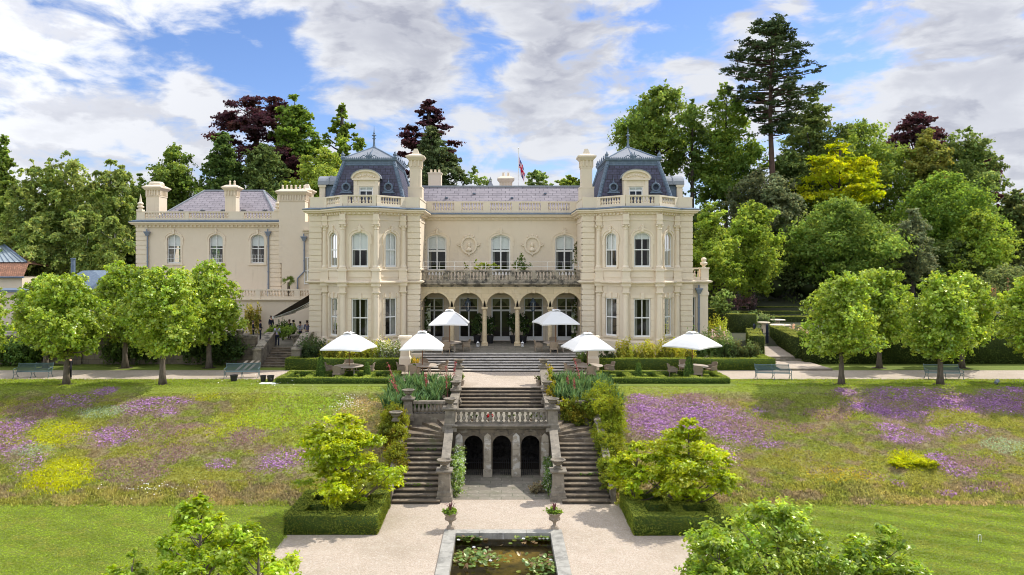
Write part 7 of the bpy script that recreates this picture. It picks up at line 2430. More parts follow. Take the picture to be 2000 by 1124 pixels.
for (x, y, k, lab, sd) in ((-4.2, 37.5, 3, 'green weeds growing on a lower step of the left flight', 1), (-4.0, 40.0, 10, 'green weeds growing on an upper step of the left flight', 2), (4.6, 38.2, 5, 'green weeds growing on a step of the right flight', 3)):
    zz = LOW + (k + 1) * RIS
    rng2 = np.random.default_rng(sd)
    cl = [(x + rng2.uniform(-0.65, 0.65), 36.3 + k * TRD + 0.03, zz - 0.04, 0.16, 0.05, 0.07) for _ in range(12)]
    shrub('weeds', lab, np.array(cl), 700, 0.06, [(0.07, 0.115, 0.03), (0.09, 0.14, 0.035)], 200 + sd, cat='weeds', core=False)
def sword_bed(label, x0, x1, y0, y1, n, seed):
    rng = np.random.default_rng(seed)
    cx_ = rng.uniform(x0, x1, n // 45); cy_ = rng.uniform(y0, y1, n // 45)
    Vs, Cs = [], []
    m = n
    k = rng.integers(0, len(cx_), m)
    bx = cx_[k] + rng.normal(size=m) * 0.12; by_ = cy_[k] + rng.normal(size=m) * 0.14
    bz = np.where(by_ < 49.2, -0.62 + 0.62 * np.clip((by_ - 43.2) / 6.05, 0, 1), 0)
    a = rng.random(m) * 2 * PI
    ln = rng.uniform(0.6, 1.15, m)
    spread = rng.uniform(0.10, 0.75, m)
    w_ = 0.052
    col = tint([(0.058, 0.10, 0.036), (0.078, 0.125, 0.052), (0.042, 0.078, 0.026)], m, rng, 0.08, 0.22)
    px_, py_ = -np.sin(a) * w_, np.cos(a) * w_
    def pt(t):
        r = spread * ln * t ** 1.7
        return np.stack([bx + np.cos(a) * r, by_ + np.sin(a) * r, bz + ln * (t - 0.28 * spread * t ** 2.5)], 1)
    side = np.stack([px_, py_, 0 * px_], 1)
    for t0, t1, w0, w1 in ((0, 0.55, 1.0, 0.95), (0.55, 1.0, 0.95, 0.1)):
        v = np.stack([pt(t0) - side * w0, pt(t0) + side * w0, pt(t1) + side * w1, pt(t1) - side * w1], 1)
        Vs.append(v.reshape(-1, 3)); Cs.append(np.repeat(col, 4, axis=0))
    o = link_mesh('iris_clump', leafmesh('iris_clump', np.vstack(Vs), np.vstack(Cs), MT['blade']))
    return tag(o, label, 'plants')
sword_bed('bed of sword leaved blue green plants left of the upper flight', -7.0, -3.35, 43.7, 49.0, 2100, 5)
sword_bed('bed of sword leaved blue green plants right of the upper flight', 3.4, 7.0, 44.2, 49.3, 2100, 6)
def spike(label, base, tip, seed):
    rng = np.random.default_rng(seed)
    b = MB()
    b0, b1 = Vector(base), Vector(tip)
    b.tube([b0, b0.lerp(b1, 0.5) + Vector((0, 0, 0.05)), b1], [0.014, 0.011, 0.005], n=4)
    t = thing('red_hot_poker', label, 'flower spike', base, 0, 'red flower spikes among the sword leaves')
    b.build('stem', MT['redstem'], t)
    n = 70
    tt = rng.uniform(0.32, 1.0, n)
    p = np.array([tuple(b0.lerp(b1, float(q)) + Vector((0, 0, 0.05 * math.sin(PI * float(q))))) for q in tt]) + rng.normal(size=(n, 3)) * 0.045 - np.array(base)
    v, c = leaves(p, rng.normal(size=(n, 3)), 0.09, tint([(0.46, 0.13, 0.12), (0.52, 0.22, 0.19), (0.38, 0.09, 0.08)], n, rng, 0.05, 0.2), rng)
    o = link_mesh('flowers', leafmesh('flowers', v, c, MT['petal']))
    o['kind'] = 'stuff'
    o.parent = t
MT['redstem'] = M('red flower stem', (0.28, 0.08, 0.07), 0.8)
def bedz(x, y): return -0.62 + 0.62 * min(1, max(0, (y - 43.2) / 6.05)) if abs(x) < STX else bank_z(y)
for (p0, p1, Y, lab) in (((783, 770), (757, 709), 45.0, 'leaning red flower spike at the far left of the left bed, tallest there'), ((785, 768), (762, 742), 44.8, 'short red flower spike leaning left at the left edge of the left bed'),
                         ((834, 757), (831, 727), 46.5, 'upright red flower spike in the middle of the left bed'), ((874, 770), (871, 715), 45.6, 'upright red flower spike against the left coping'),
                         ((884, 740), (890, 706), 48.4, 'red flower spike beside the dark urn at the head of the upper flight'),
                         ((1136, 746), (1122, 700), 47.5, 'tallest red flower spike in the right bed, leaning left'), ((1123, 767), (1121, 741), 45.5, 'short pink red flower spike low in the right bed'), ((1110, 752), (1108, 735), 47.0, 'short pink red flower spike close to the right coping')):
    x0, x1 = X(p0[0], Y), X(p1[0], Y)
    spike(lab, (x0, Y, max(bedz(x0, Y), Z(p0[1], Y) - 0.4)), (x1, Y, Z(p1[1], Y)), int(p0[0]))
def bshrub(label, pts, n, cols, seed, name='climber', cat='climber', size=0.11):
    cl = [(X(px, Y), Y, Z(py, Y), r * 1.0, r * 0.8, rz) for px, py, Y, r, rz in pts]
    return shrub(name, label, np.array(cl), n, size, cols, seed, cat=cat, core=False)
CG = [(0.11, 0.15, 0.03), (0.085, 0.125, 0.026), (0.17, 0.18, 0.04)]
bshrub('leafy climber up the left end of the balcony wall', [(824, 472 + 8 * k, 66.0, 0.24 + 0.03 * (k % 3), 0.30) for k in range(9)], 1500, CG, 1)
bshrub('sparse climber up the right end of the balcony wall', [(1130 - (k % 3) * 3, 472 + 8 * k, 66.0, 0.28, 0.30) for k in range(9)], 1150, [(0.07, 0.09, 0.03), (0.10, 0.11, 0.04)], 2)
bshrub('pointed bush growing on the balcony right of the middle window', [(1018, 500, 64.5, 0.2, 0.3), (1014, 508, 64.5, 0.35, 0.3), (1022, 512, 64.5, 0.45, 0.32), (1008, 518, 64.5, 0.4, 0.3), (1028, 519, 64.5, 0.45, 0.3), (1018, 524, 64.5, 0.6, 0.3)], 1300, [(0.07, 0.11, 0.028), (0.10, 0.135, 0.032)], 3, 'shrub', 'shrub')
bshrub('trailing yellow green plant on the balcony left of the middle window', [(932, 522, 63.6, 0.35, 0.25), (942, 519, 63.6, 0.4, 0.28), (952, 522, 63.6, 0.4, 0.25), (962, 518, 63.6, 0.28, 0.2), (970, 522, 63.6, 0.25, 0.2), (928, 514, 63.6, 0.16, 0.3)], 1200, [(0.16, 0.19, 0.03), (0.12, 0.155, 0.028)], 4, 'shrub', 'shrub')
bshrub('small sparse plant on the balcony left of the trailing plant', [(909, 518, 64.2, 0.18, 0.25), (911, 525, 64.2, 0.2, 0.2)], 180, [(0.13, 0.15, 0.04)], 5, 'shrub', 'shrub')
bshrub('climber filling the left end of the arcade', [(828 + 3 * (k % 3), 586 + 9 * k, 65.6, 0.30, 0.35) for k in range(10)], 2400, [(0.06, 0.09, 0.022), (0.08, 0.11, 0.028)], 6)
bshrub('climber filling the right end of the arcade', [(1128 - 3 * (k % 3), 588 + 9 * k, 65.6, 0.28, 0.35) for k in range(10)], 2000, [(0.05, 0.075, 0.02), (0.07, 0.095, 0.026)], 7)
def turf(name, x0, x1, y0, y1, z, dens, seed, label, h=0.024):
    rng = np.random.default_rng(seed)
    n = int((x1 - x0) * (y1 - y0) * dens)
    x, y = rng.uniform(x0, x1, n), rng.uniform(y0, y1, n)
    bandw = np.sin((x * 0.55 + y) * 2 * PI / 1.9)
    f = fbm(x, y, 0.5, 5) - 0.5
    col = np.tile(np.array([[0.142, 0.190, 0.026]]), (n, 1)) * (1 + 0.16 * np.tanh(bandw * 2.5) + 0.5 * f)[:, None]
    dry = np.clip((fbm(x, y * 1.5, 1.4, 8) - 0.55) / 0.12, 0, 1)[:, None] * 0.5
    col = col * (1 - dry) + np.array([[0.19, 0.18, 0.045]]) * dry
    col *= np.clip(1 + 0.17 * rng.normal(size=(n, 1)), 0.4, 1.8)
    a = rng.random(n) * 2 * PI
    hh = h * rng.uniform(0.5, 1.3, n)
    dx, dy = np.cos(a) * 0.022, np.sin(a) * 0.022
    lx, ly = rng.normal(size=n) * 0.03 + 0.02 * np.sign(bandw), rng.normal(size=n) * 0.03
    v = np.empty((n, 4, 3))
    v[:, 0] = np.stack([x - dx, y - dy, 0 * x + z], 1)
    v[:, 1] = np.stack([x + dx, y + dy, 0 * x + z], 1)
    v[:, 2] = np.stack([x + dx * 0.6 + lx, y + dy * 0.6 + ly, z + hh], 1)
    v[:, 3] = np.stack([x - dx * 0.6 + lx, y - dy * 0.6 + ly, z + hh], 1)
    o = link_mesh(name, leafmesh(name, v.reshape(-1, 3), np.repeat(col, 4, axis=0), MT['blade']))
    o['kind'] = 'stuff'
    tag(o, label, 'grass')
turf('grass', -27, -9.2, 25, BANK0, LOW, 430, 31, 'short mown grass of the left lower lawn')
turf('grass', 9.4, 27, 25, BANK0, LOW, 430, 32, 'short mown grass of the right lower lawn')
turf('grass', -36, -15.3, 48.5, 51.6, 0, 150, 33, 'grass strip along the crest of the left bank', 0.05)
turf('grass', 15.5, 36, 48.5, 51.6, 0, 150, 34, 'grass strip along the crest of the right bank', 0.05)
PAR = 'white parasols over the garden tables'
def parasol(label, x, y, z, r, zt, zr, rot, n=4):
    t = thing('parasol', label, 'parasol', (x, y, z), rot, PAR)
    ORG[t.name] = Vector((0, 0, 0))
    ht, hr = zt - z, zr - z
    b = MB()
    rings = [(0.10, ht - 0.10), (0.35, ht - 0.30), (0.62, ht - 0.56), (1.0, hr)]
    vs = []
    m = n * 8
    for q, zz in [(0.12, ht - 0.09)] + [(0.12 + (1 - 0.12) * s, ht - 0.09 - (ht - 0.09 - hr) * (s ** 1.22)) for s in (0.2, 0.4, 0.6, 0.8, 1.0)]:
        for k in range(m):
            a = 2 * PI * k / m
            f = (k % 8) / 8.0
            e = math.cos(PI / n) / math.cos((f - 0.5) * 2 * PI / n) * (1 - 0.05 * math.sin(PI * f) * q)
            sag = 0.015 * math.sin(PI * f) * q * r
            vs.append((r * q * e * math.cos(a), r * q * e * math.sin(a), zz + sag))
    rn = 6
    fs = [(i * m + k, (i + 1) * m + k, (i + 1) * m + (k + 1) % m, i * m + (k + 1) % m) for i in range(rn - 1) for k in range(m)]
    fs.append(tuple(range(m)))
    b.add(vs, fs)
    hem = vs[-m:]
    b.add(hem + [(p[0], p[1], p[2] - 0.09) for p in hem], [(k, m + k, m + (k + 1) % m, (k + 1) % m) for k in range(m)])
    cn = b.build('canopy', MT['canvas'], t)
    b = MB()
    vs = []
    for q, zz in ((0.02, ht + 0.0), (0.10, ht - 0.02), (0.19, ht - 0.06), (0.22, ht - 0.10)):
        for k in range(m):
            a = 2 * PI * k / m
            f = (k % 8) / 8.0
            e = math.cos(PI / n) / math.cos((f - 0.5) * 2 * PI / n)
            bulge = 0.05 * math.sin(PI * f) * (q > 0.05)
            vs.append((r * q * e * math.cos(a), r * q * e * math.sin(a), zz + bulge))
    b.add(vs, [(i * m + k, (i + 1) * m + k, (i + 1) * m + (k + 1) % m, i * m + (k + 1) % m) for i in range(3) for k in range(m)] + [tuple(range(m))])
    b.build('vent_cap', MT['canvas'], cn)
    b = MB()
    b.tube([(0, 0, 0.03), (0, 0, ht - 0.02)], 0.032, n=8)
    b.lathe([(0.03, 0), (0.045, 0.03), (0.0, 0.12)], (0, 0, ht), n=8)
    b.build('pole', MT['wood'], t)
    for k in range(8):
        a = 2 * PI * k / 8
        rr = r if k % 2 == 0 else r * 0.67
        b = MB()
        b.tube([(0.05 * math.cos(a), 0.05 * math.sin(a), ht - 0.16), (rr * 0.985 * math.cos(a), rr * 0.985 * math.sin(a), hr - 0.02)], 0.014, n=4)
        b.tube([(0.05 * math.cos(a), 0.05 * math.sin(a), hr - 0.05), (rr * 0.5 * math.cos(a), rr * 0.5 * math.sin(a), ht - 0.13 - (ht - hr) * 0.5)], 0.011, n=4)
        b.build('rib', MT['wood'], t)
    b = MB()
    b.lathe([(0.26, 0), (0.26, 0.05), (0.10, 0.09), (0.05, 0.28)], n=14)
    b.build('base', MT['iron'], t)
    return t
def table(label, x, y, z, r):
    t = thing('round_table', label, 'table', (0, 0, 0), 0, 'round teak tables under the parasols')
    b = MB()
    b.lathe([(r - 0.02, 0.70), (r, 0.715), (r, 0.745), (r - 0.01, 0.75), (0.0, 0.752)], n=28)
    b.build('tabletop', MT['tabletop'], t)
    for k in range(4):
        a = PI / 4 + k * PI / 2
        b = MB()
        b.tube([(0.62 * r * math.cos(a), 0.62 * r * math.sin(a), 0.70), (0.66 * r * math.cos(a), 0.66 * r * math.sin(a), 0.0)], 0.035, n=6)
        b.build('leg', MT['tabletop'], t)
    t.location = (x, y, z)
    return t
def make_chair():
    t = thing('wicker_chair', None, 'chair')
    b = MB()
    b.frust((-0.29, -0.30, 0.29, 0.27), 0.36, (-0.31, -0.32, 0.31, 0.28), 0.45)
    b.frust((-0.27, -0.28, 0.27, 0.24), 0.453, (-0.26, -0.27, 0.26, 0.22), 0.49)
    b.build('seat', MT['wicker'], t)
    b = MB()                                    # curved, slightly flared back
    n = 9
    rows = 6
    vs = []
    for side in (0, 1):
        for j in range(rows + 1):
            q = j / rows
            z = 0.42 + 0.56 * q
            for i in range(n + 1):
                u = -1 + 2 * i / n
                zz = z - 0.07 * u * u * q
                rr = 0.28 + 0.05 * q
                yy = 0.24 + 0.13 * q - 0.10 * u * u - (0.035 if side else 0)
                vs.append((u * rr, yy, zz))
    N1 = (rows + 1) * (n + 1)
    fs = []
    for side in (0, 1):
        for j in range(rows):
            for i in range(n):
                a = side * N1 + j * (n + 1) + i
                fs.append((a, a + n + 1, a + n + 2, a + 1) if side == 0 else (a, a + 1, a + n + 2, a + n + 1))
    for i in range(n):
        a = rows * (n + 1) + i
        fs.append((a, a + N1, a + N1 + 1, a + 1))
    for j in range(rows):
        for i in (0, n):
            a = j * (n + 1) + i
            fs.append((a, a + N1, a + N1 + n + 1, a + n + 1))
    b.add(vs, fs)
    b.build('backrest', MT['wicker'], t)
    for s in (-1, 1):
        b = MB()
        b.tube([(s * 0.31, 0.22, 0.72), (s * 0.35, 0.05, 0.70), (s * 0.36, -0.18, 0.68), (s * 0.34, -0.30, 0.62), (s * 0.31, -0.29, 0.42)], 0.032, n=6)
        b.add([(s * 0.315, 0.22, 0.45), (s * 0.34, -0.26, 0.45), (s * 0.355, -0.24, 0.66), (s * 0.32, 0.20, 0.70)], [(0, 1, 2, 3)])
        b.build('armrest', MT['wicker'], t)
    for sx in (-1, 1):
        for sy, l in ((-0.27, 0), (0.22, 1)):
            b = MB()
            b.tube([(sx * 0.26, sy, 0.37), (sx * 0.28, sy + (0.06 if l else -0.02), 0.0)], [0.03, 0.022], n=6)
            b.build('leg', MT['wicker'], t)
    return t
chair0 = make_chair()
used = [False]
def place_chair(x, y, z, rz, label):
    o = chair0 if not used[0] else copy_tree(chair0)
    used[0] = True
    o.location = (x, y, z)
    o.rotation_euler = (0, 0, rz)
    o['label'] = label
    o['group'] = 'wicker armchairs round the garden tables'
SETS = [(682, 735, 0.0, 633, 729, 648, 680, 'leftmost table in front of the left tower', 'table in front of the left tower', 'leftmost white parasol in front of the left tower', 1.05),
        (826, 733, 0.0, 783, 869, 646, 679, 'table left of the terrace steps beside the left pedestal', 'table by the left pedestal', 'white parasol partly hiding the left pedestal', 1.05),
        (876, 687, TZ, 837, 915, 604, 632, 'table on the upper terrace at the left of the arcade', 'left table on the upper terrace', 'white parasol on the upper terrace in front of the left arches', 1.05),
        (1086, 687, TZ, 1044, 1130, 604, 631, 'table on the upper terrace at the right of the arcade', 'right table on the upper terrace', 'grey shaded white parasol on the upper terrace in front of the right arches', 1.05),
        (1148, 734, 0.0, 1102, 1197, 649, 680, 'table right of the terrace steps beside the right pedestal', 'table by the right pedestal', 'white parasol partly hiding the right pedestal', 1.05),
        (1352, 735, 0.0, 1297, 1411, 647, 676, 'rightmost table in front of the right tower', 'table in front of the right tower', 'rightmost and widest white parasol, beside the right tower', 1.05)]
crng = random.Random(3)
for i, (px, py, z, l, r, top, rim, tl, ct, pl, tr) in enumerate(SETS):
    y = YZ(py, z)
    x = X(px, y)
    xc = X((l + r) / 2, y)
    parasol(pl, X([682, 825, 878, 1085, 1147, 1352][i], y), y, z, 2.14, Z(top, y) - 0.03, Z(rim, y) + 0.02, math.radians([-57.5, -42.6, -45, -32.5, -32.4, -91][i]))
    table('round teak ' + tl, xc, y, z, tr)
    for a, wh in ((0.15, 'right'), (1.75, 'far side'), (3.2, 'left'), (4.55, 'near side')):
        a += crng.uniform(-0.18, 0.18)
        d = tr + 0.42 + crng.uniform(-0.05, 0.15)
        place_chair(xc + d * math.cos(a), y + d * math.sin(a), z, a - PI / 2 + crng.uniform(-0.2, 0.2), 'wicker chair %s of the %s' % (wh, ct))
def make_bench():
    t = thing('garden_bench', None, 'bench')
    W = 2.3
    b = MB()
    prof = [(-0.62 + 0.03 * k, 0.43 + 0.012 * math.sin(k * 0.5)) for k in range(0)]
    seat = [(-0.30, 0.44), (-0.15, 0.43), (0.0, 0.415), (0.15, 0.42)]
    for i in range(9):
        q = i / 8
        y = -0.30 + 0.46 * q
        b.box(-W / 2, y - 0.019, 0.43 - 0.02 * math.sin(PI * q), W / 2, y + 0.019, 0.445 - 0.02 * math.sin(PI * q))
    b.build('seat', MT['teal'], t)
    b = MB()
    for i in range(9):
        q = i / 8
        y = 0.20 + 0.20 * q; z = 0.47 + 0.44 * q
        b.box(-W / 2, y - 0.007, z - 0.017, W / 2, y + 0.007, z + 0.017)
    b.tube([(-W / 2 - 0.02, 0.42, 0.94), (W / 2 + 0.02, 0.42, 0.94)], 0.025, n=6)
    b.build('backrest', MT['teal'], t)
    for x in (-W / 2, 0.0, W / 2):
        b = MB()
        b.tube([(x, -0.34, 0.40), (x, -0.30, 0.435), (x, 0.0, 0.405), (x, 0.17, 0.42), (x, 0.22, 0.50), (x, 0.34, 0.76), (x, 0.42, 0.94), (x, 0.46, 0.97), (x, 0.47, 0.93)], 0.022, n=6)
        b.tube([(x, -0.30, 0.43), (x, -0.24, 0.30), (x, -0.32, 0.12), (x, -0.36, 0.02), (x, -0.42, 0.02), (x, -0.43, 0.07)], 0.022, n=6)
        b.tube([(x, 0.16, 0.42), (x, 0.10, 0.28), (x, 0.22, 0.12), (x, 0.27, 0.02), (x, 0.33, 0.02), (x, 0.34, 0.07)], 0.022, n=6)
        b.tube([(x, -0.24, 0.30), (x, -0.08, 0.24), (x, 0.10, 0.28)], 0.014, n=5)
        b.build('leg', MT['iron'] if False else MT['teal'], t)
    for x in (-W / 2, W / 2):
        b = MB()
        b.tube([(x, 0.30, 0.68), (x, 0.10, 0.67), (x, -0.20, 0.66), (x, -0.33, 0.62), (x, -0.35, 0.54), (x, -0.28, 0.50), (x, -0.26, 0.44)], 0.022, n=6)
        b.build('armrest', MT['teal'], t)
    return t
bench0 = make_bench()
for i, (px, py, lab) in enumerate(((65, 738, 'leftmost blue green iron bench on the gravel path'), (473, 738, 'blue green iron bench with planks behind it near the side steps'), (1510, 741, 'blue green iron bench by the garden path steps on the right'), (1843, 741, 'rightmost blue green iron bench, seen through the trunk of a lime tree'))):
    o = bench0 if i == 0 else copy_tree(bench0)
    x, y = P(px, py)
    o.location = (x, y, 0.01)
    o.rotation_euler = (0, 0, [0.12, 0.12, -0.12, -0.1][i])
    o['label'] = lab
    o['group'] = 'iron benches along the gravel path'
b = MB()                                   # planks laid across behind the bench
for k, px in enumerate((464, 476, 487)):
    x, y = P(px, 728)
    b.add([(x - 0.35, y, 0.02), (x - 0.15, y, 0.02), (x + 0.75, y + 0.15, 0.85), (x + 0.55, y + 0.15, 0.85), (x - 0.35, y + 0.06, 0.02), (x - 0.15, y + 0.06, 0.02), (x + 0.75, y + 0.21, 0.85), (x + 0.55, y + 0.21, 0.85)],
          [(0, 1, 2, 3), (7, 6, 5, 4), (0, 4, 5, 1), (1, 5, 6, 2), (2, 6, 7, 3), (3, 7, 4, 0)]) if k == 0 else None
    if k == 0:
        tag(b.build('plank', MT['tabletop'], None), 'pale plank leaning behind the bench near the side steps, left one', 'plank', 'planks behind the bench')
    else:
        c = MB()
        c.add([(vx + (x - X(464, y)), vy, vz) for vx, vy, vz in b.v], b.f)
        tag(c.build('plank', MT['tabletop'], None), 'pale plank leaning behind the bench near the side steps, %s one' % ('middle' if k == 1 else 'right'), 'plank', 'planks behind the bench')
for px, py, r, lab in ((457, 745, 0.26, 'black plastic pot in front of the bench near the side steps'), (514, 746, 0.2, 'left one of two small black pots beside the left parterre'), (528.5, 746, 0.24, 'right one of two small black pots beside the left parterre')):
    x, y = P(px, py)
    t = thing('plant_pot', lab, 'pot', (x, y, 0), 0, 'black plastic pots on the path edge')
    b = MB()
    b.lathe([(r * 0.78, 0), (r * 0.95, 0.36), (r * 1.05, 0.365), (r * 1.05, 0.42), (r * 0.95, 0.42), (r * 0.9, 0.36)], (x, y, 0.01), n=16)
    b.build('pot', MT['plasticblk'], t)
    b = MB()
    b.lathe([(0.0, 0.34), (r * 0.9, 0.35), (0.0, 0.37)], (x, y, 0.01), n=12)
    b.build('soil', MT['soil'], t)
x, y = P(524, 750)
b = MB()
b.box(x - 0.55, y - 0.25, 0.0, x + 0.55, y + 0.25, 0.05)
tag(b.build('white_tray', MT['white']), 'flat white tray lying on the grass by the two small black pots', 'tray')
def leafblob(name, parent, cl, n, size, cols, seed, mat=None, core=True):
    o = link_mesh(name, shrub_mesh(name, np.array(cl), n, size, cols, seed, mat, core=core))
    o.parent = parent
    o.location = -ORG[parent.name]
    return o
for px, lab in ((880, 'left planted stone urn at the head of the pond'), (1083, 'right planted stone urn at the head of the pond')):
    y = YZ(1032, LOW + 0.07)
    x = X(px, y)
    z = LOW + 0.07
    t = thing('pedestal_urn', lab, 'urn', (x, y, z), 0, 'planted urns at the head of the pond')
    b = MB()
    b.box(x - 0.17, y - 0.17, z, x + 0.17, y + 0.17, z + 0.05)
    b.lathe([(0.16, 0.052), (0.15, 0.09), (0.08, 0.13), (0.065, 0.22), (0.09, 0.28), (0.10, 0.30)], (x, y, z), n=14)
    b.build('foot', MT['terracotta'], t)
    b = MB()
    b.lathe([(0.10, 0.30), (0.20, 0.36), (0.235, 0.44), (0.22, 0.52), (0.25, 0.60), (0.32, 0.66), (0.33, 0.69), (0.28, 0.69), (0.2, 0.62), (0.0, 0.6)], (x, y, z), n=20)
    for k in range(14):
        a = 2 * PI * k / 14
        b.lathe([(0.0, -0.07), (0.035, 0), (0.0, 0.07)], (x + 0.235 * math.cos(a), y + 0.235 * math.sin(a), z + 0.43), n=5)
    b.build('bowl', MT['terracotta'], t)
    rng = np.random.default_rng(int(px))
    cl = [(x + rng.normal() * 0.17, y + rng.normal() * 0.17, z + 0.74, 0.17, 0.17, 0.10) for _ in range(12)]
    tag(link_mesh('trailing_plant', shrub_mesh('trailing_plant', np.array(cl), 1700, 0.05, [(0.13, 0.19, 0.03), (0.10, 0.16, 0.026)], int(px), core=True)), 'yellow green trailing plant filling the %s pond urn' % ('left' if px < 900 else 'right'), 'plant', 'plants in the pond urns')
    b = MB()
    n = 15
    for k in range(n):
        a = 2 * PI * k / n + rng.uniform(-0.2, 0.2)
        l = rng.uniform(0.40, 0.60); sp = rng.uniform(0.25, 0.9)
        c, s = math.cos(a), math.sin(a)
        w_ = 0.02
        pts = [(x, y, z + 0.72), (x + c * l * sp * 0.4, y + s * l * sp * 0.4, z + 0.72 + l * 0.65), (x + c * l * sp, y + s * l * sp, z + 0.72 + l * (1.05 - 0.45 * sp))]
        b.add([(pts[0][0] - s * w_, pts[0][1] + c * w_, pts[0][2]), (pts[0][0] + s * w_, pts[0][1] - c * w_, pts[0][2]), (pts[1][0] + s * w_, pts[1][1] - c * w_, pts[1][2]), (pts[1][0] - s * w_, pts[1][1] + c * w_, pts[1][2]), pts[2]], [(0, 1, 2, 3), (3, 2, 4)])
    tag(b.build('cordyline', MT['redleaf'] if 'redleaf' in MT else MT.setdefault('redleaf', M('dark red strap leaf', (0.16, 0.055, 0.065), 0.5))), 'dark red spiky cordyline in the %s pond urn' % ('left' if px < 900 else 'right'), 'plant', 'plants in the pond urns')
def lily(label, cx_, cy_, hw, hh, n, seed, flowers):
    t = thing('water_lily', label, 'water lilies', (cx_, cy_, LOW - 0.2), 0, 'water lily clumps on the pond')
    rng = np.random.default_rng(seed)
    V, C = [], []
    vs, cs = [], []
    for k in range(n):
        d = rng.normal(size=2) * (0.30 if rng.random() < 0.85 else 0.5)
        x, y = cx_ + d[0] * hw, cy_ + d[1] * hh
        x = min(max(x, pcx - PI_ + 0.12), pcx + PI_ - 0.12); y = min(y, 32.1)
        r = rng.uniform(0.06, 0.115)
        z = LOW - 0.19 + (0.012 * rng.random() if rng.random() < 0.4 else rng.uniform(0.03, 0.17))
        tl = rng.normal(size=2) * (0.05 if z < LOW - 0.15 else 0.5)
        a0 = rng.random() * 6.28
        m = 8
        c = tint([(0.095, 0.145, 0.035), (0.13, 0.17, 0.04), (0.075, 0.115, 0.03), (0.095, 0.14, 0.04), (0.15, 0.10, 0.05)], 1, rng, 0.1, 0.2)[0]
        ring = [(x, y, z)] + [(x + r * math.cos(a0 + q * 5.7 / m), y + r * math.sin(a0 + q * 5.7 / m), z + r * (tl[0] * math.cos(a0 + q) + tl[1] * math.sin(a0 + q)) * 0.6 + 0.004) for q in range(m + 1)]
        for q in range(0, m, 2):
            vs += [ring[0], ring[q + 1], ring[q + 2], ring[q + 3]]
            cs += [c] * 4
    v = np.array(vs) - np.array([cx_, cy_, LOW - 0.2])
    o = link_mesh('pads', leafmesh('pads', v, np.array(cs), MT['leafglossy']))
    o['kind'] = 'stuff'
    o.parent = t
    for k in range(flowers):
        d = rng.normal(size=2) * 0.36
        x, y = cx_ + d[0] * hw, min(cy_ + d[1] * hh, 32.0)
        x = min(max(x, pcx - PI_ + 0.15), pcx + PI_ - 0.15)
        b = MB()
        for lay, (nn, ra, zz, op_) in enumerate(((8, 0.085, 0.05, 0.03), (6, 0.055, 0.08, 0.02))):
            for q in range(nn):
                a = 2 * PI * q / nn + lay * 0.4
                c, s = math.cos(a), math.sin(a)
                z0 = LOW - 0.12
                b.add([(x, y, z0), (x + c * ra * 0.6 - s * 0.022, y + s * ra * 0.6 + c * 0.022, z0 + zz * 0.6), (x + c * ra, y + s * ra, z0 + zz), (x + c * ra * 0.6 + s * 0.022, y + s * ra * 0.6 - c * 0.022, z0 + zz * 0.6)], [(0, 1, 2, 3)])
        b.build('flower', MT['white'], t)
def pond_at(px, py): return P(px, py, LOW - 0.2)
for px, py, hw, hh, n, fl, lab in ((910, 1047, 1.1, 1.0, 120, 1, 'lily pads in the far left corner of the pond'), (1052, 1047, 1.0, 1.05, 120, 5, 'lily pads with most white flowers in the far right corner of the pond'), (930, 1091, 1.55, 1.3, 250, 2, 'largest raised clump of lily pads on the left of the pond'), (1064, 1107, 1.05, 1.15, 150, 2, 'spreading lily pads at the near right edge of the pond')):
    x, y = pond_at(px, py)
    lily(lab, x, y, hw, hh, n, int(px), fl)
fx, fy = X(1012.5, 74), 74.0
zt = Z(291, 74)
t = thing('flagpole', 'white flagpole rising behind the central slate roof', 'flagpole', (fx, fy, 12.5))
b = MB()
b.tube([(fx, fy, 12.5), (fx, fy, zt)], [0.055, 0.035], n=8)
b.build('pole', MT['white'], t)
b = MB()
b.lathe([(0.0, -0.08), (0.08, 0.0), (0.0, 0.09)], (fx, fy, zt + 0.05), n=8)
b.build('ball', MT['white'], t)
def jack(u, v):
    """colours of the union flag, u along the fly 0..1, v up 0..1"""
    x, y = (u - 0.5) * 2.0, (v - 0.5)          # 2:1
    red, wht, blu = (0.50, 0.025, 0.045), (0.72, 0.72, 0.74), (0.015, 0.03, 0.18)
    if abs(x) < 0.10 or abs(y) < 0.10: return red
    if abs(x) < 0.167 or abs(y) < 0.167: return wht
    d1 = (x - 2 * y) / math.sqrt(5); d2 = (x + 2 * y) / math.sqrt(5)
    for d, sgn in ((d1, 1), (d2, -1)):
        if abs(d) < 0.10:
            off = d * (1 if x > 0 else -1) * sgn
            return red if 0.0 < off < 0.067 else wht
    return blu
nu, nv = 56, 36
fw_, fh_ = 2.15, 1.25
vs = []
for j in range(nv + 1):
    for i in range(nu + 1):
        u, v = i / nu, j / nv
        ang = math.radians(72) * min(1, u * 2.2)
        l = u * fw_
        xx = l * math.cos(math.radians(70)) * (0.75 + 0.25 * v) + 0.05 * math.sin(u * 9 + v * 3)
        zz = -l * math.sin(math.radians(70)) * 0.92 + 0.03 * math.sin(u * 11)
        yy = 0.16 * math.sin(u * 10 + v * 2.0) * u ** 0.5
        vs.append((0.04 + xx * (0.9), yy, (v - 1) * fh_ * (1 - 0.25 * u) + zz))
V, C = [], []
for j in range(nv):
    for i in range(nu):
        a = j * (nu + 1) + i
        V += [vs[a], vs[a + 1], vs[a + nu + 2], vs[a + nu + 1]]
        C += [jack((i + 0.5) / nu, (j + 0.5) / nv)] * 4
MT['flagcloth'] = leafmat('flag cloth', 0.25, 0.0)
o = link_mesh('flag', leafmesh('flag', np.array(V), np.array(C), MT['flagcloth']))
o.parent = t
o.location = (0, 0, Z(303, 74) - 12.5)
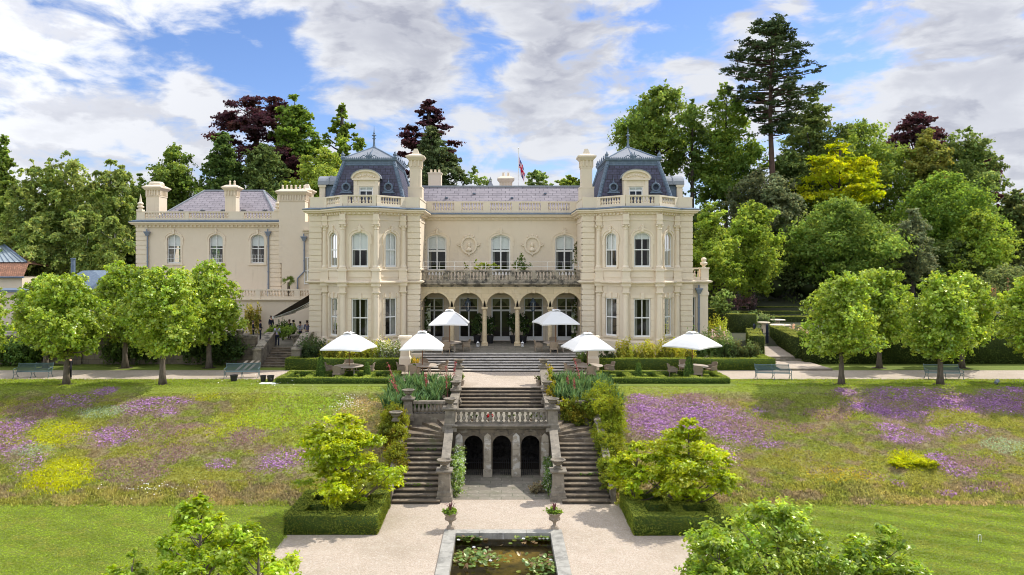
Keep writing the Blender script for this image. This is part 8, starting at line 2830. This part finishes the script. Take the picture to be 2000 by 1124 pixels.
for px, lab in ((914, 'hanging iron lantern in the second arch from the left'), (1041, 'hanging iron lantern in the fourth arch from the left')):
    x, y, z = X(px, 64.2), 64.2, Z(597, 64.2)
    t = thing('hanging_lantern', lab, 'lantern', (x, y, z), 0, 'lanterns hanging in the arcade')
    b = MB()
    for k in range(6):
        a = 2 * PI * k / 6
        b.tube([(x + 0.25 * math.cos(a), y + 0.25 * math.sin(a), z + 0.25), (x + 0.14 * math.cos(a), y + 0.14 * math.sin(a), z - 0.4)], 0.022, n=4)
    b.lathe([(0.27, 0.25), (0.27, 0.30), (0.10, 0.50), (0.12, 0.56), (0.03, 0.66)], (x, y, z), n=6)
    b.lathe([(0.16, -0.40), (0.14, -0.46), (0.04, -0.52), (0.0, -0.60)], (x, y, z), n=6)
    b.build('frame', MT['lead'], t)
    b = MB()
    b.lathe([(0.13, -0.38), (0.235, 0.24)], (x, y, z), n=6)
    b.build('glass', MT['glass'], t)
    b = MB()
    b.tube([(x, y, z + 0.66), (x, y, 6.04)], 0.012, n=4)
    b.build('chain', MT['iron'], t)
for i, (px, lab) in enumerate(((932, 'bay tree in a dark tub left of the middle door, outer of the left pair'), (957, 'bay tree in a dark tub immediately left of the middle door'), (1003, 'bay tree in a dark tub immediately right of the middle door'), (1022, 'bay tree in a dark tub right of the middle door, outer of the right pair'))):
    x, y, z = X(px, 64.6), 64.6, TZ
    t = thing('potted_bay_tree', lab, 'potted tree', (x, y, z), 0, 'bay trees in tubs under the arcade')
    b = MB()
    b.lathe([(0.24, 0.02), (0.33, 0.60), (0.36, 0.61), (0.36, 0.70), (0.30, 0.70), (0.0, 0.66)], (x, y, z), n=14)
    b.build('tub', MT['iron'], t)
    b = MB()
    b.tube([(x, y, z + 0.6), (x, y, z + 1.5)], 0.04, n=6)
    b.build('trunk', MT['barkdk'], t)
    rng = np.random.default_rng(300 + i)
    cl = [(x + rng.normal() * 0.22, y + rng.normal() * 0.18, z + 1.0 + rng.uniform(0.0, 1.35), 0.36, 0.34, 0.36) for _ in range(12)]
    leafblob('crown', t, cl, 1700, 0.13, [(0.035, 0.06, 0.02), (0.05, 0.08, 0.026)], 300 + i)
for px, lab in ((933.5, 'small white floor lantern at the left arcade column'), (1020.5, 'small white floor lantern at the right arcade column')):
    x, y, z = X(px, 62.2), 62.15, TZ + 0.02
    t = thing('floor_lantern', lab, 'lantern', (x, y, z), 0, 'white floor lanterns on the arcade step')
    b = MB()
    b.box(x - 0.11, y - 0.11, z, x + 0.11, y + 0.11, z + 0.03)
    for sx in (-1, 1):
        for sy in (-1, 1): b.box(x + sx * 0.10 - 0.012, y + sy * 0.10 - 0.012, z + 0.03, x + sx * 0.10 + 0.012, y + sy * 0.10 + 0.012, z + 0.28)
    b.frust((x - 0.13, y - 0.13, x + 0.13, y + 0.13), z + 0.28, (x - 0.03, y - 0.03, x + 0.03, y + 0.03), z + 0.40)
    b.tube([(x - 0.04, y, z + 0.40), (x, y, z + 0.47), (x + 0.04, y, z + 0.40)], 0.01, n=4)
    b.build('frame', MT['white'], t)
    b = MB()
    b.lathe([(0.045, 0.031), (0.045, 0.17), (0.0, 0.18)], (x, y, z), n=8)
    b.build('candle', MT['white'], t)
for px, py, lab, c in ((902, 757, 'small potted plant at the left head of the upper flight', (0.14, 0.17, 0.05)), (1052, 757, 'small terracotta pot of pale flowers at the right head of the upper flight', (0.42, 0.36, 0.30))):
    y = 48.9
    x = X(px, y)
    t = thing('potted_plant', lab, 'potted plant', (x, y, 0), 0, 'pots at the head of the upper flight')
    b = MB()
    b.lathe([(0.11, 0.01), (0.17, 0.30), (0.19, 0.30), (0.19, 0.36), (0.15, 0.36), (0.0, 0.33)], (x, y, 0.0), n=12)
    b.build('pot', MT['terracotta'], t)
    rng = np.random.default_rng(int(px))
    cl = [(x + rng.normal() * 0.09, y + rng.normal() * 0.09, 0.50 + rng.uniform(-0.08, 0.2), 0.14, 0.14, 0.16) for _ in range(5)]
    leafblob('plant', t, cl, 420, 0.07, [c, (0.12, 0.16, 0.04)], int(px))
for k, (px, c, lab) in enumerate(((925, (0.12, 0.18, 0.04), 'green pot plant behind the left part of the landing balustrade'), (957, (0.62, 0.03, 0.03), 'bright red geraniums behind the landing balustrade'), (1000, (0.14, 0.19, 0.05), 'pale green pot plant behind the middle of the landing balustrade'), (1040, (0.14, 0.18, 0.04), 'yellow green pot plant behind the right part of the landing balustrade'))):
    y = 41.75
    x = X(px, y)
    t = thing('potted_plant', lab, 'potted plant', (x, y, ZL), 0, 'pots on the grotto landing')
    b = MB()
    b.lathe([(0.10, 0.0), (0.15, 0.24), (0.17, 0.24), (0.17, 0.29), (0.0, 0.27)], (x, y, ZL), n=10)
    b.build('pot', MT['terracotta'], t)
    rng = np.random.default_rng(k)
    cl = [(x + rng.normal() * 0.12, y + rng.normal() * 0.08, ZL + 0.42 + rng.uniform(-0.08, 0.1), 0.13, 0.13, 0.12) for _ in range(5)]
    leafblob('plant', t, cl, 320, 0.06, [c, c, (0.10, 0.15, 0.035)], k, MT['petal'])
px = 563.5
y = YR + 1.0
x = X(px, y)
t = thing('palm_tree', 'small fan palm with brown trunk on the roof terrace', 'palm', (x, y, 4.56))
b = MB()
b.lathe([(0.20, 0.0), (0.26, 0.42), (0.29, 0.43), (0.29, 0.5), (0.0, 0.46)], (x, y, 4.37), n=10)
b.build('pot', MT['terracotta'], t)
b = MB()
b.tube([(x, y, 4.8), (x + 0.02, y, 5.5), (x, y, 6.15)], [0.13, 0.15, 0.11], n=8)
b.build('trunk', MT['bark'], t)
rng = np.random.default_rng(12)
vs = []
for k in range(26):
    a = rng.random() * 6.28; el = rng.uniform(-0.35, 1.1); l = rng.uniform(0.55, 0.75)
    d = Vector((math.cos(a) * math.cos(el), math.sin(a) * math.cos(el), math.sin(el)))
    s = d.orthogonal().normalized()
    c0 = Vector((0, 0, 1.62)) + d * l * 0.45
    for q in range(7):
        th = (q - 3) * 0.33
        dd = (d * math.cos(th) + s * math.sin(th)).normalized()
        e = c0 + dd * l * 0.75 - Vector((0, 0, 0.10))
        w_ = s * 0.035
        m_ = c0 + dd * l * 0.35
        vs += [tuple(c0), tuple(m_ + w_), tuple(e), tuple(m_ - w_)]
v = np.array(vs)
o = link_mesh('fronds', leafmesh('fronds', v, tint([(0.06, 0.09, 0.022), (0.08, 0.11, 0.03)], len(v), rng, 0.05, 0.15), MT['leaf']))
o.parent = t
x, y = X(334 + 135, 59.3), 59.3
t = thing('wall_planter', 'stone basket planter of pale flowers on the end of the old wall', 'planter', (x, y, 2.3))
b = MB()
b.lathe([(0.24, 0.0), (0.22, 0.08), (0.36, 0.32), (0.40, 0.34), (0.40, 0.40), (0.0, 0.38)], (x, y, 2.30), n=12)
b.build('basket', MT['weather'], t)
rng = np.random.default_rng(2)
cl = [(x + rng.normal() * 0.25, y + rng.normal() * 0.1, 2.95 + rng.uniform(-0.1, 0.25), 0.2, 0.18, 0.16) for _ in range(7)]
leafblob('plant', t, cl, 520, 0.09, [(0.42, 0.42, 0.38), (0.10, 0.10, 0.06), (0.14, 0.16, 0.07)], 2, core=False)
b = MB()
pl = [(X(1522, 55.9), 55.9, X(1623, 55.9), 0.0), (X(1500, 59.5), 59.5, X(1578, 59.5), 0.16), (X(1492, 62), 62, X(1560, 61.0), 0.32), (X(1486, 70), 70, X(1506, 70), 0.42), (X(1486, 84), 84, X(1500, 84), 1.6)]
b.add([(pl[0][0], 55.7, 0.14), (pl[0][2], 55.7, 0.14), (pl[1][2], 60.0, 0.15), (pl[1][0], 60.0, 0.15)], [(0, 1, 2, 3)])
b.add([(pl[0][0], 55.7, 0.0), (pl[0][2], 55.7, 0.0), (pl[0][2], 55.7, 0.14), (pl[0][0], 55.7, 0.14)], [(0, 1, 2, 3)])
b.add([(pl[1][0], 60.45, 0.45), (pl[1][2] - 0.1, 60.45, 0.45), (pl[3][2], 70, 0.62), (pl[3][0], 70, 0.62)], [(0, 1, 2, 3)])
o = b.build('garden_path', MT['gravel']); o['kind'] = 'structure'
gst = thing('garden_steps', 'two shallow stone steps crossing the garden path at right', 'steps', (X(1540, 60), 60, 0))
for k in range(2):
    b = MB()
    b.box(pl[1][0] - 0.1, 59.95 + 0.4 * k, 0.0, pl[1][2] + 0.2, 60.5 + 0.4 * k, 0.295 + 0.15 * k)
    b.build('step', MT['stone'], gst)
b = MB()
b.box(pl[0][0], 55.62, 0.0, pl[0][2], 55.78, 0.148)
tag(b.build('stone_kerb', MT['stone']), 'low dark stone kerb where the garden path meets the gravel walk', 'kerb')
MT['navy'] = M('dark blue gate paint', (0.018, 0.022, 0.045), 0.4)
gt = thing('garden_gate', 'dark blue timber gate with two posts at the top of the garden path', 'gate', (X(1496, 68), 68, 0.5))
for px in (1473, 1498.5):
    x = X(px, 68)
    b = MB()
    b.box(x - 0.09, 67.91, 0.5, x + 0.09, 68.09, 2.35)
    b.frust((x - 0.11, 67.89, x + 0.11, 68.11), 2.353, (x - 0.03, 67.97, x + 0.03, 68.03), 2.5)
    b.build('post', MT['navy'], gt)
xa, xb = X(1475, 68), X(1489, 69)
b = MB()
for k in range(5):
    q = k / 4
    b.box(xa + (xb - xa) * q - 0.03, 68 + 0.9 * q, 0.6, xa + (xb - xa) * q + 0.03, 68.05 + 0.9 * q, 2.15 - 0.75 * math.sin(PI * q * 0.9))
for z in (0.8, 1.3):
    b.add([(xa, 68, z), (xb, 68.9, z), (xb, 68.9, z + 0.1), (xa, 68, z + 0.1)], [(0, 1, 2, 3)])
b.build('leaf', MT['navy'], gt)
for px, py0, py1, Y, hw, lab in ((1491.5, 629, 650, 73, 0.6, 'pale stone planter just behind the garden gate'), (1518, 624, 634, 77, 0.8, 'stone pedestal table right of the garden gate, back one'), (1524, 634, 646, 72.5, 1.0, 'wide flat stone table right of the garden gate, front one'), (1802, 628, 640, 70, 0.7, 'flat stone table half hidden between the right hand limes')):
    x = X(px, Y)
    za, zb = Z(py1, Y), Z(py0, Y)
    t = thing('stone_table', lab, 'stone table', (x, Y, za), 0, 'stone tables and planters of the right hand garden')
    b = MB()
    b.lathe([(hw * 0.55, -0.9), (hw * 0.5, -0.75), (hw * 0.34, -0.5), (hw * 0.34, (zb - za) - 0.2), (hw * 0.6, (zb - za) - 0.14)], (x, Y, za), n=10)
    b.build('pedestal', MT['trim'], t)
    b = MB()
    b.lathe([(hw * 0.9, 0), (hw, 0.04), (hw, 0.12), (0.0, 0.14)], (x, Y, zb - 0.138), n=16)
    b.build('top', MT['trim'], t)
x, Y = X(1937, 76.0), 76.2
z0 = Z(616, Y)
t = thing('big_jar', 'big pale terracotta jar standing among the hedges at right', 'jar', (x, Y, z0))
b = MB()
b.lathe([(0.35, -0.8), (0.62, -0.3), (0.80, 0.35), (0.74, 0.75), (0.50, 1.05), (0.42, 1.10), (0.50, 1.16), (0.50, 1.24), (0.38, 1.24), (0.36, 1.0)], (x, Y, z0), n=20)
b.build('body', MT['coping'], t)
b = MB()
b.lathe([(0.52, -1.6), (0.52, -0.82)], (x, Y, z0), n=12)
b.build('plinth', MT['stone'], t)
o = copy_tree(bench0)
o.location = (X(1752, 68), 68, 0.95)
o['label'] = 'pale blue green bench glimpsed between the lime crowns above the yew hedge'
o['group'] = 'iron benches along the gravel path'
x, y = X(188, 72), 72
t = thing('water_tank', 'pale blue tank glimpsed over the old wall between the lime trees', 'tank', (x, y, RT))
b = MB()
MT['blue'] = M('pale blue paint', (0.22, 0.42, 0.50), 0.4)
b.box(x - 0.55, y - 0.4, RT, x + 0.55, y + 0.4, Z(638, y))
b.box(x - 0.60, y - 0.45, Z(638, y), x + 0.60, y + 0.45, Z(636, y))
b.build('body', MT['blue'], t)
x, y = P(1913.5, 1059, LOW)
b = MB()
b.tube([(x - 0.06, y, LOW), (x - 0.06, y, LOW + 0.27), (x - 0.045, y, LOW + 0.30), (x + 0.045, y, LOW + 0.30), (x + 0.06, y, LOW + 0.27), (x + 0.06, y, LOW)], 0.012, n=6)
tag(b.build('croquet_hoop', MT['white']), 'white croquet hoop standing alone on the right lawn', 'croquet hoop')
x, y = P(1948, 752)
t = thing('spotlight', 'small grey garden spotlight on the crest of the right bank', 'spotlight', (x, y, 0))
b = MB()
b.tube([(x, y, 0), (x, y, 0.14)], 0.03, n=6)
b.build('spike', MT['iron'], t)
b = MB()
b.tube([(x - 0.14, y - 0.02, 0.14), (x + 0.10, y + 0.12, 0.26)], [0.10, 0.13], n=10)
b.build('head', MT['leadlt'], t)
def skin_mesh(name, nodes, edges, mat, root=0, sub=1, smooth=True):
    """nodes: (x,y,z,rx,ry)"""
    me = bpy.data.meshes.new('tmp')
    me.from_pydata([n[:3] for n in nodes], edges, [])
    o = bpy.data.objects.new('tmp', me)
    COL.objects.link(o)
    md = o.modifiers.new('Skin', 'SKIN')
    for i, n in enumerate(nodes):
        sv = me.skin_vertices[0].data[i]
        sv.radius = (n[3], n[4] if len(n) > 4 else n[3])
        sv.use_root = (i == root)
    if sub:
        s = o.modifiers.new('Sub', 'SUBSURF')
        s.levels = sub
        s.render_levels = sub
    dg = bpy.context.evaluated_depsgraph_get()
    dg.update()
    ev = o.evaluated_get(dg)
    out_ = bpy.data.meshes.new_from_object(ev)
    out_.name = name
    bpy.data.objects.remove(o)
    bpy.data.meshes.remove(me)
    out_.materials.clear()
    out_.materials.append(mat)
    if smooth: out_.polygons.foreach_set('use_smooth', [True] * len(out_.polygons))
    return out_
CM = {}
def cloth(name, c):
    if name not in CM: CM[name] = M(name, c, 0.85)
    return CM[name]
def person(label, x, y, z, rz, top, topc, legs, legc, hair, hairc, pose='stand', h=1.76, jacket=False, braces=False):
    t = thing('person', label, 'person', (x, y, z), rz, 'people gathered on the dining terrace')
    k = h / 1.76
    arms = {'stand': ((0.24, 0.0, 1.16), (0.25, 0.06, 0.92), (0.25, 0.09, 0.83)), 'front': ((0.25, -0.02, 1.15), (0.13, 0.22, 1.02), (0.05, 0.27, 1.02)), 'pocket': ((0.28, -0.05, 1.15), (0.22, 0.04, 0.95), (0.19, 0.06, 0.90))}
    aL, aR = arms[pose if pose != 'mixed' else 'front'], arms['stand' if pose == 'mixed' else pose]
    def m(p, s): return (p[0] * s, p[1], p[2])
    nodes = [(0, 0, 0.95, 0.145, 0.105), (0, 0.005, 1.12, 0.135, 0.10), (0, 0, 1.30, 0.16, 0.105), (0, -0.005, 1.42, 0.13, 0.085), (0, 0.0, 1.49, 0.055, 0.055), (0, 0.015, 1.555, 0.062, 0.075), (0, 0.02, 1.64, 0.075, 0.095), (0, 0.01, 1.715, 0.055, 0.07)]
    edges = [(i, i + 1) for i in range(7)]
    def add(chain, parent, rads):
        last = parent
        for p, r in zip(chain, rads):
            nodes.append((*p, r, r)); edges.append((last, len(nodes) - 1)); last = len(nodes) - 1
        return last
    for s, A in ((1, aL), (-1, aR)):
        add([m((0.175, 0, 1.415), s)] + [m(q, s) for q in A], 3, [0.055, 0.042, 0.030, 0.034])
        add([m((0.095, 0, 0.88), s), m((0.10, 0.015, 0.50), s), m((0.105, -0.01, 0.10), s), m((0.11, 0.10, 0.035), s)], 0, [0.085, 0.058, 0.042, 0.038])
    body = skin_mesh('body', nodes, edges, MT['skin'], 0, 1)
    bm_extra = MB()
    bm_extra.lathe([(0.0, -0.03), (0.016, -0.02), (0.012, 0.02), (0.0, 0.04)], (0, 0.115, 1.62), n=5)
    for s in (-1, 1):
        bm_extra.lathe([(0.0, -0.03), (0.014, 0), (0.0, 0.035)], (s * 0.078, 0.01, 1.62), n=5)
    for s, A in ((1, aL), (-1, aR)):
        e = Vector(m(A[2], s)); w0 = Vector(m(A[1], s)); d = (e - w0).normalized()
        sd = d.cross(Vector((0, 0, 1)) if abs(d.z) < 0.8 else Vector((0, 1, 0))).normalized()
        for q in range(4):
            b0 = e + sd * (q - 1.5) * 0.017 + d * 0.02
            ln = (0.062, 0.07, 0.068, 0.055)[q]
            bm_extra.tube([b0, b0 + d * ln * 0.6, b0 + d * ln * 0.9 + Vector((0, 0.012, -0.012))], [0.009, 0.0085, 0.007], n=5)
        b0 = e - d * 0.01 + sd * 0.03
        bm_extra.tube([b0, b0 + (d + sd * 0.9).normalized() * 0.035, b0 + (d * 1.4 + sd * 0.6).normalized() * 0.06], [0.011, 0.010, 0.008], n=5)
    import bmesh
    bm = bmesh.new()
    bm.from_mesh(body)
    vv = [bm.verts.new(p) for p in bm_extra.v]
    for f in bm_extra.f:
        try: bm.faces.new([vv[i] for i in f])
        except ValueError: pass
    bm.to_mesh(body)
    bm.free()
    parts = [('body', body)]
    g = 0.014
    nd = [(0, 0, 0.93, 0.158, 0.118), (0, 0.005, 1.12, 0.150 + (0.012 if jacket else 0), 0.115), (0, 0, 1.30, 0.175, 0.12), (0, -0.005, 1.425, 0.14, 0.095)]
    if jacket: nd[0] = (0, 0, 0.80, 0.178, 0.135)
    ed = [(0, 1), (1, 2), (2, 3)]
    for s, A in ((1, aL), (-1, aR)):
        c = [m((0.18, 0, 1.42), s), m(A[0], s), tuple(np.array(m(A[0], s)) * 0.08 + np.array(m(A[1], s)) * 0.92)]
        last = 3
        for p, r in zip(c, [0.070, 0.058, 0.046]):
            nd.append((*p, r, r)); ed.append((last, len(nd) - 1)); last = len(nd) - 1
    parts.append(('jacket' if jacket else 'shirt', skin_mesh('jacket' if jacket else 'shirt', nd, ed, cloth(top, topc), 1, 1)))
    nd = [(0, 0, 0.98, 0.152, 0.112), (0, 0, 0.90, 0.155, 0.115)]
    ed = [(0, 1)]
    for s in (1, -1):
        last = 1
        for p, r in zip([m((0.095, 0, 0.82), s), m((0.10, 0.012, 0.48), s), m((0.105, -0.01, 0.07), s)], [0.095, 0.072, 0.062]):
            nd.append((*p, r, r)); ed.append((last, len(nd) - 1)); last = len(nd) - 1
    parts.append(('trousers', skin_mesh('trousers', nd, ed, cloth(legs, legc), 1, 1)))
    nd = [(0, -0.035, 1.60, 0.074, 0.075), (0, -0.02, 1.67, 0.085, 0.088), (0, 0.0, 1.725, 0.066, 0.075)]
    parts.append(('hair', skin_mesh('hair', nd, [(0, 1), (1, 2)], cloth(hair, hairc), 1, 1)))
    for s in (1, -1):
        b = MB()
        b.lathe([(0.040, 0), (0.044, 0.03), (0.036, 0.07), (0.0, 0.085)], (s * 0.11, 0.045, 0.0), n=10, squash=(1, 2.6))
        parts.append(('shoe', b.mesh('shoe', MT['plasticblk'])))
    if braces:
        b = MB()
        for s in (-1, 1):
            b.tube([(s * 0.07, 0.10, 1.0), (s * 0.09, 0.125, 1.3), (s * 0.09, 0.05, 1.47), (s * 0.08, -0.06, 1.45), (s * 0.05, -0.13, 1.30), (-s * 0.05, -0.125, 0.99)], 0.014, n=5)
        parts.append(('braces', b.mesh('braces', cloth('navy braces', (0.01, 0.012, 0.03)))))
    for nm, me in parts:
        o = bpy.data.objects.new(nm, me)
        COL.objects.link(o)
        o.parent = t
    t.scale = (k, k, k)
    return t
NAVY = (0.012, 0.016, 0.035)
LIL = (0.52, 0.47, 0.72)
def at_t(px, Y): return X(px, Y), Y, RT + 0.004
PPL = [('person in a lilac shirt and dark trousers standing at the top of the side steps', 541.5, 60.95, 0.15, 'lilac shirt', LIL, 'navy wool', NAVY, 'dark hair', (0.02, 0.014, 0.01), 'front', False, False, 1.78),
       ('person in a dark suit standing in front of the bamboo, head lower than the next', 494.5, 66.5, -1.2, 'black suit', (0.012, 0.013, 0.018), 'black suit', (0.012, 0.013, 0.018), 'grey hair', (0.12, 0.10, 0.09), 'front', True, False, 1.68),
       ('person in a navy suit looking right beside the bamboo', 508.5, 65.8, -1.3, 'navy suit', NAVY, 'navy suit', NAVY, 'brown hair', (0.04, 0.025, 0.018), 'mixed', True, False, 1.82),
       ('person in a navy suit standing alone behind the round bush', 529.5, 70.0, -2.2, 'navy suit', NAVY, 'navy suit', NAVY, 'short grey hair', (0.14, 0.11, 0.09), 'stand', True, False, 1.84),
       ('person in an open navy jacket over a white shirt under the awning', 565, 66.5, 2.7, 'navy jacket', NAVY, 'navy wool', NAVY, 'fair hair', (0.15, 0.09, 0.05), 'stand', True, False, 1.76),
       ('person in a pale shirt turned left under the awning', 573, 65.8, 1.2, 'pale grey shirt', (0.42, 0.42, 0.52), 'navy wool', NAVY, 'dark hair', (0.02, 0.014, 0.01), 'mixed', False, False, 1.78),
       ('person in a white shirt with crossed dark braces seen from behind', 586.5, 64.6, 0.0, 'white shirt', (0.62, 0.63, 0.70), 'navy wool', NAVY, 'dark hair', (0.015, 0.012, 0.01), 'front', False, True, 1.74),
       ('person in a slate blue waistcoat standing against the left tower', 600, 64.2, 0.5, 'slate blue waistcoat', (0.15, 0.15, 0.24), 'navy wool', NAVY, 'dark hair', (0.015, 0.012, 0.01), 'front', False, False, 1.86)]
for (lab, px, Y, rz, tn, tcol, ln_, lc, hn, hc, pose, jk, br, hh) in PPL:
    x, y, z = at_t(px, Y)
    person(lab, x, y, z, rz, tn, tcol, ln_, lc, hn, hc, pose, hh, jk, br)
x, y = P(136.5, 741)
o = person('person in dark clothes standing behind the trunk of the lime tree beside the leftmost bench', x, y, 0.01, 1.4, 'black suit', (0.012, 0.013, 0.018), 'black suit', (0.012, 0.013, 0.018), 'dark hair', (0.02, 0.014, 0.01), 'stand', 1.62, True)
if 'group' in o: del o['group']
x, y = X(577, 60.6), 60.75
t = thing('stone_urn', 'broad weathered stone vase at the head of the side steps', 'urn', (x, y, RT))
b = MB()
b.lathe([(0.26, 0.0), (0.22, 0.1), (0.20, 0.3), (0.34, 0.72), (0.44, 0.86), (0.46, 0.9), (0.46, 0.97), (0.36, 0.97), (0.0, 0.9)], (x, y, RT), n=14)
b.build('body', MT['weather'], t)
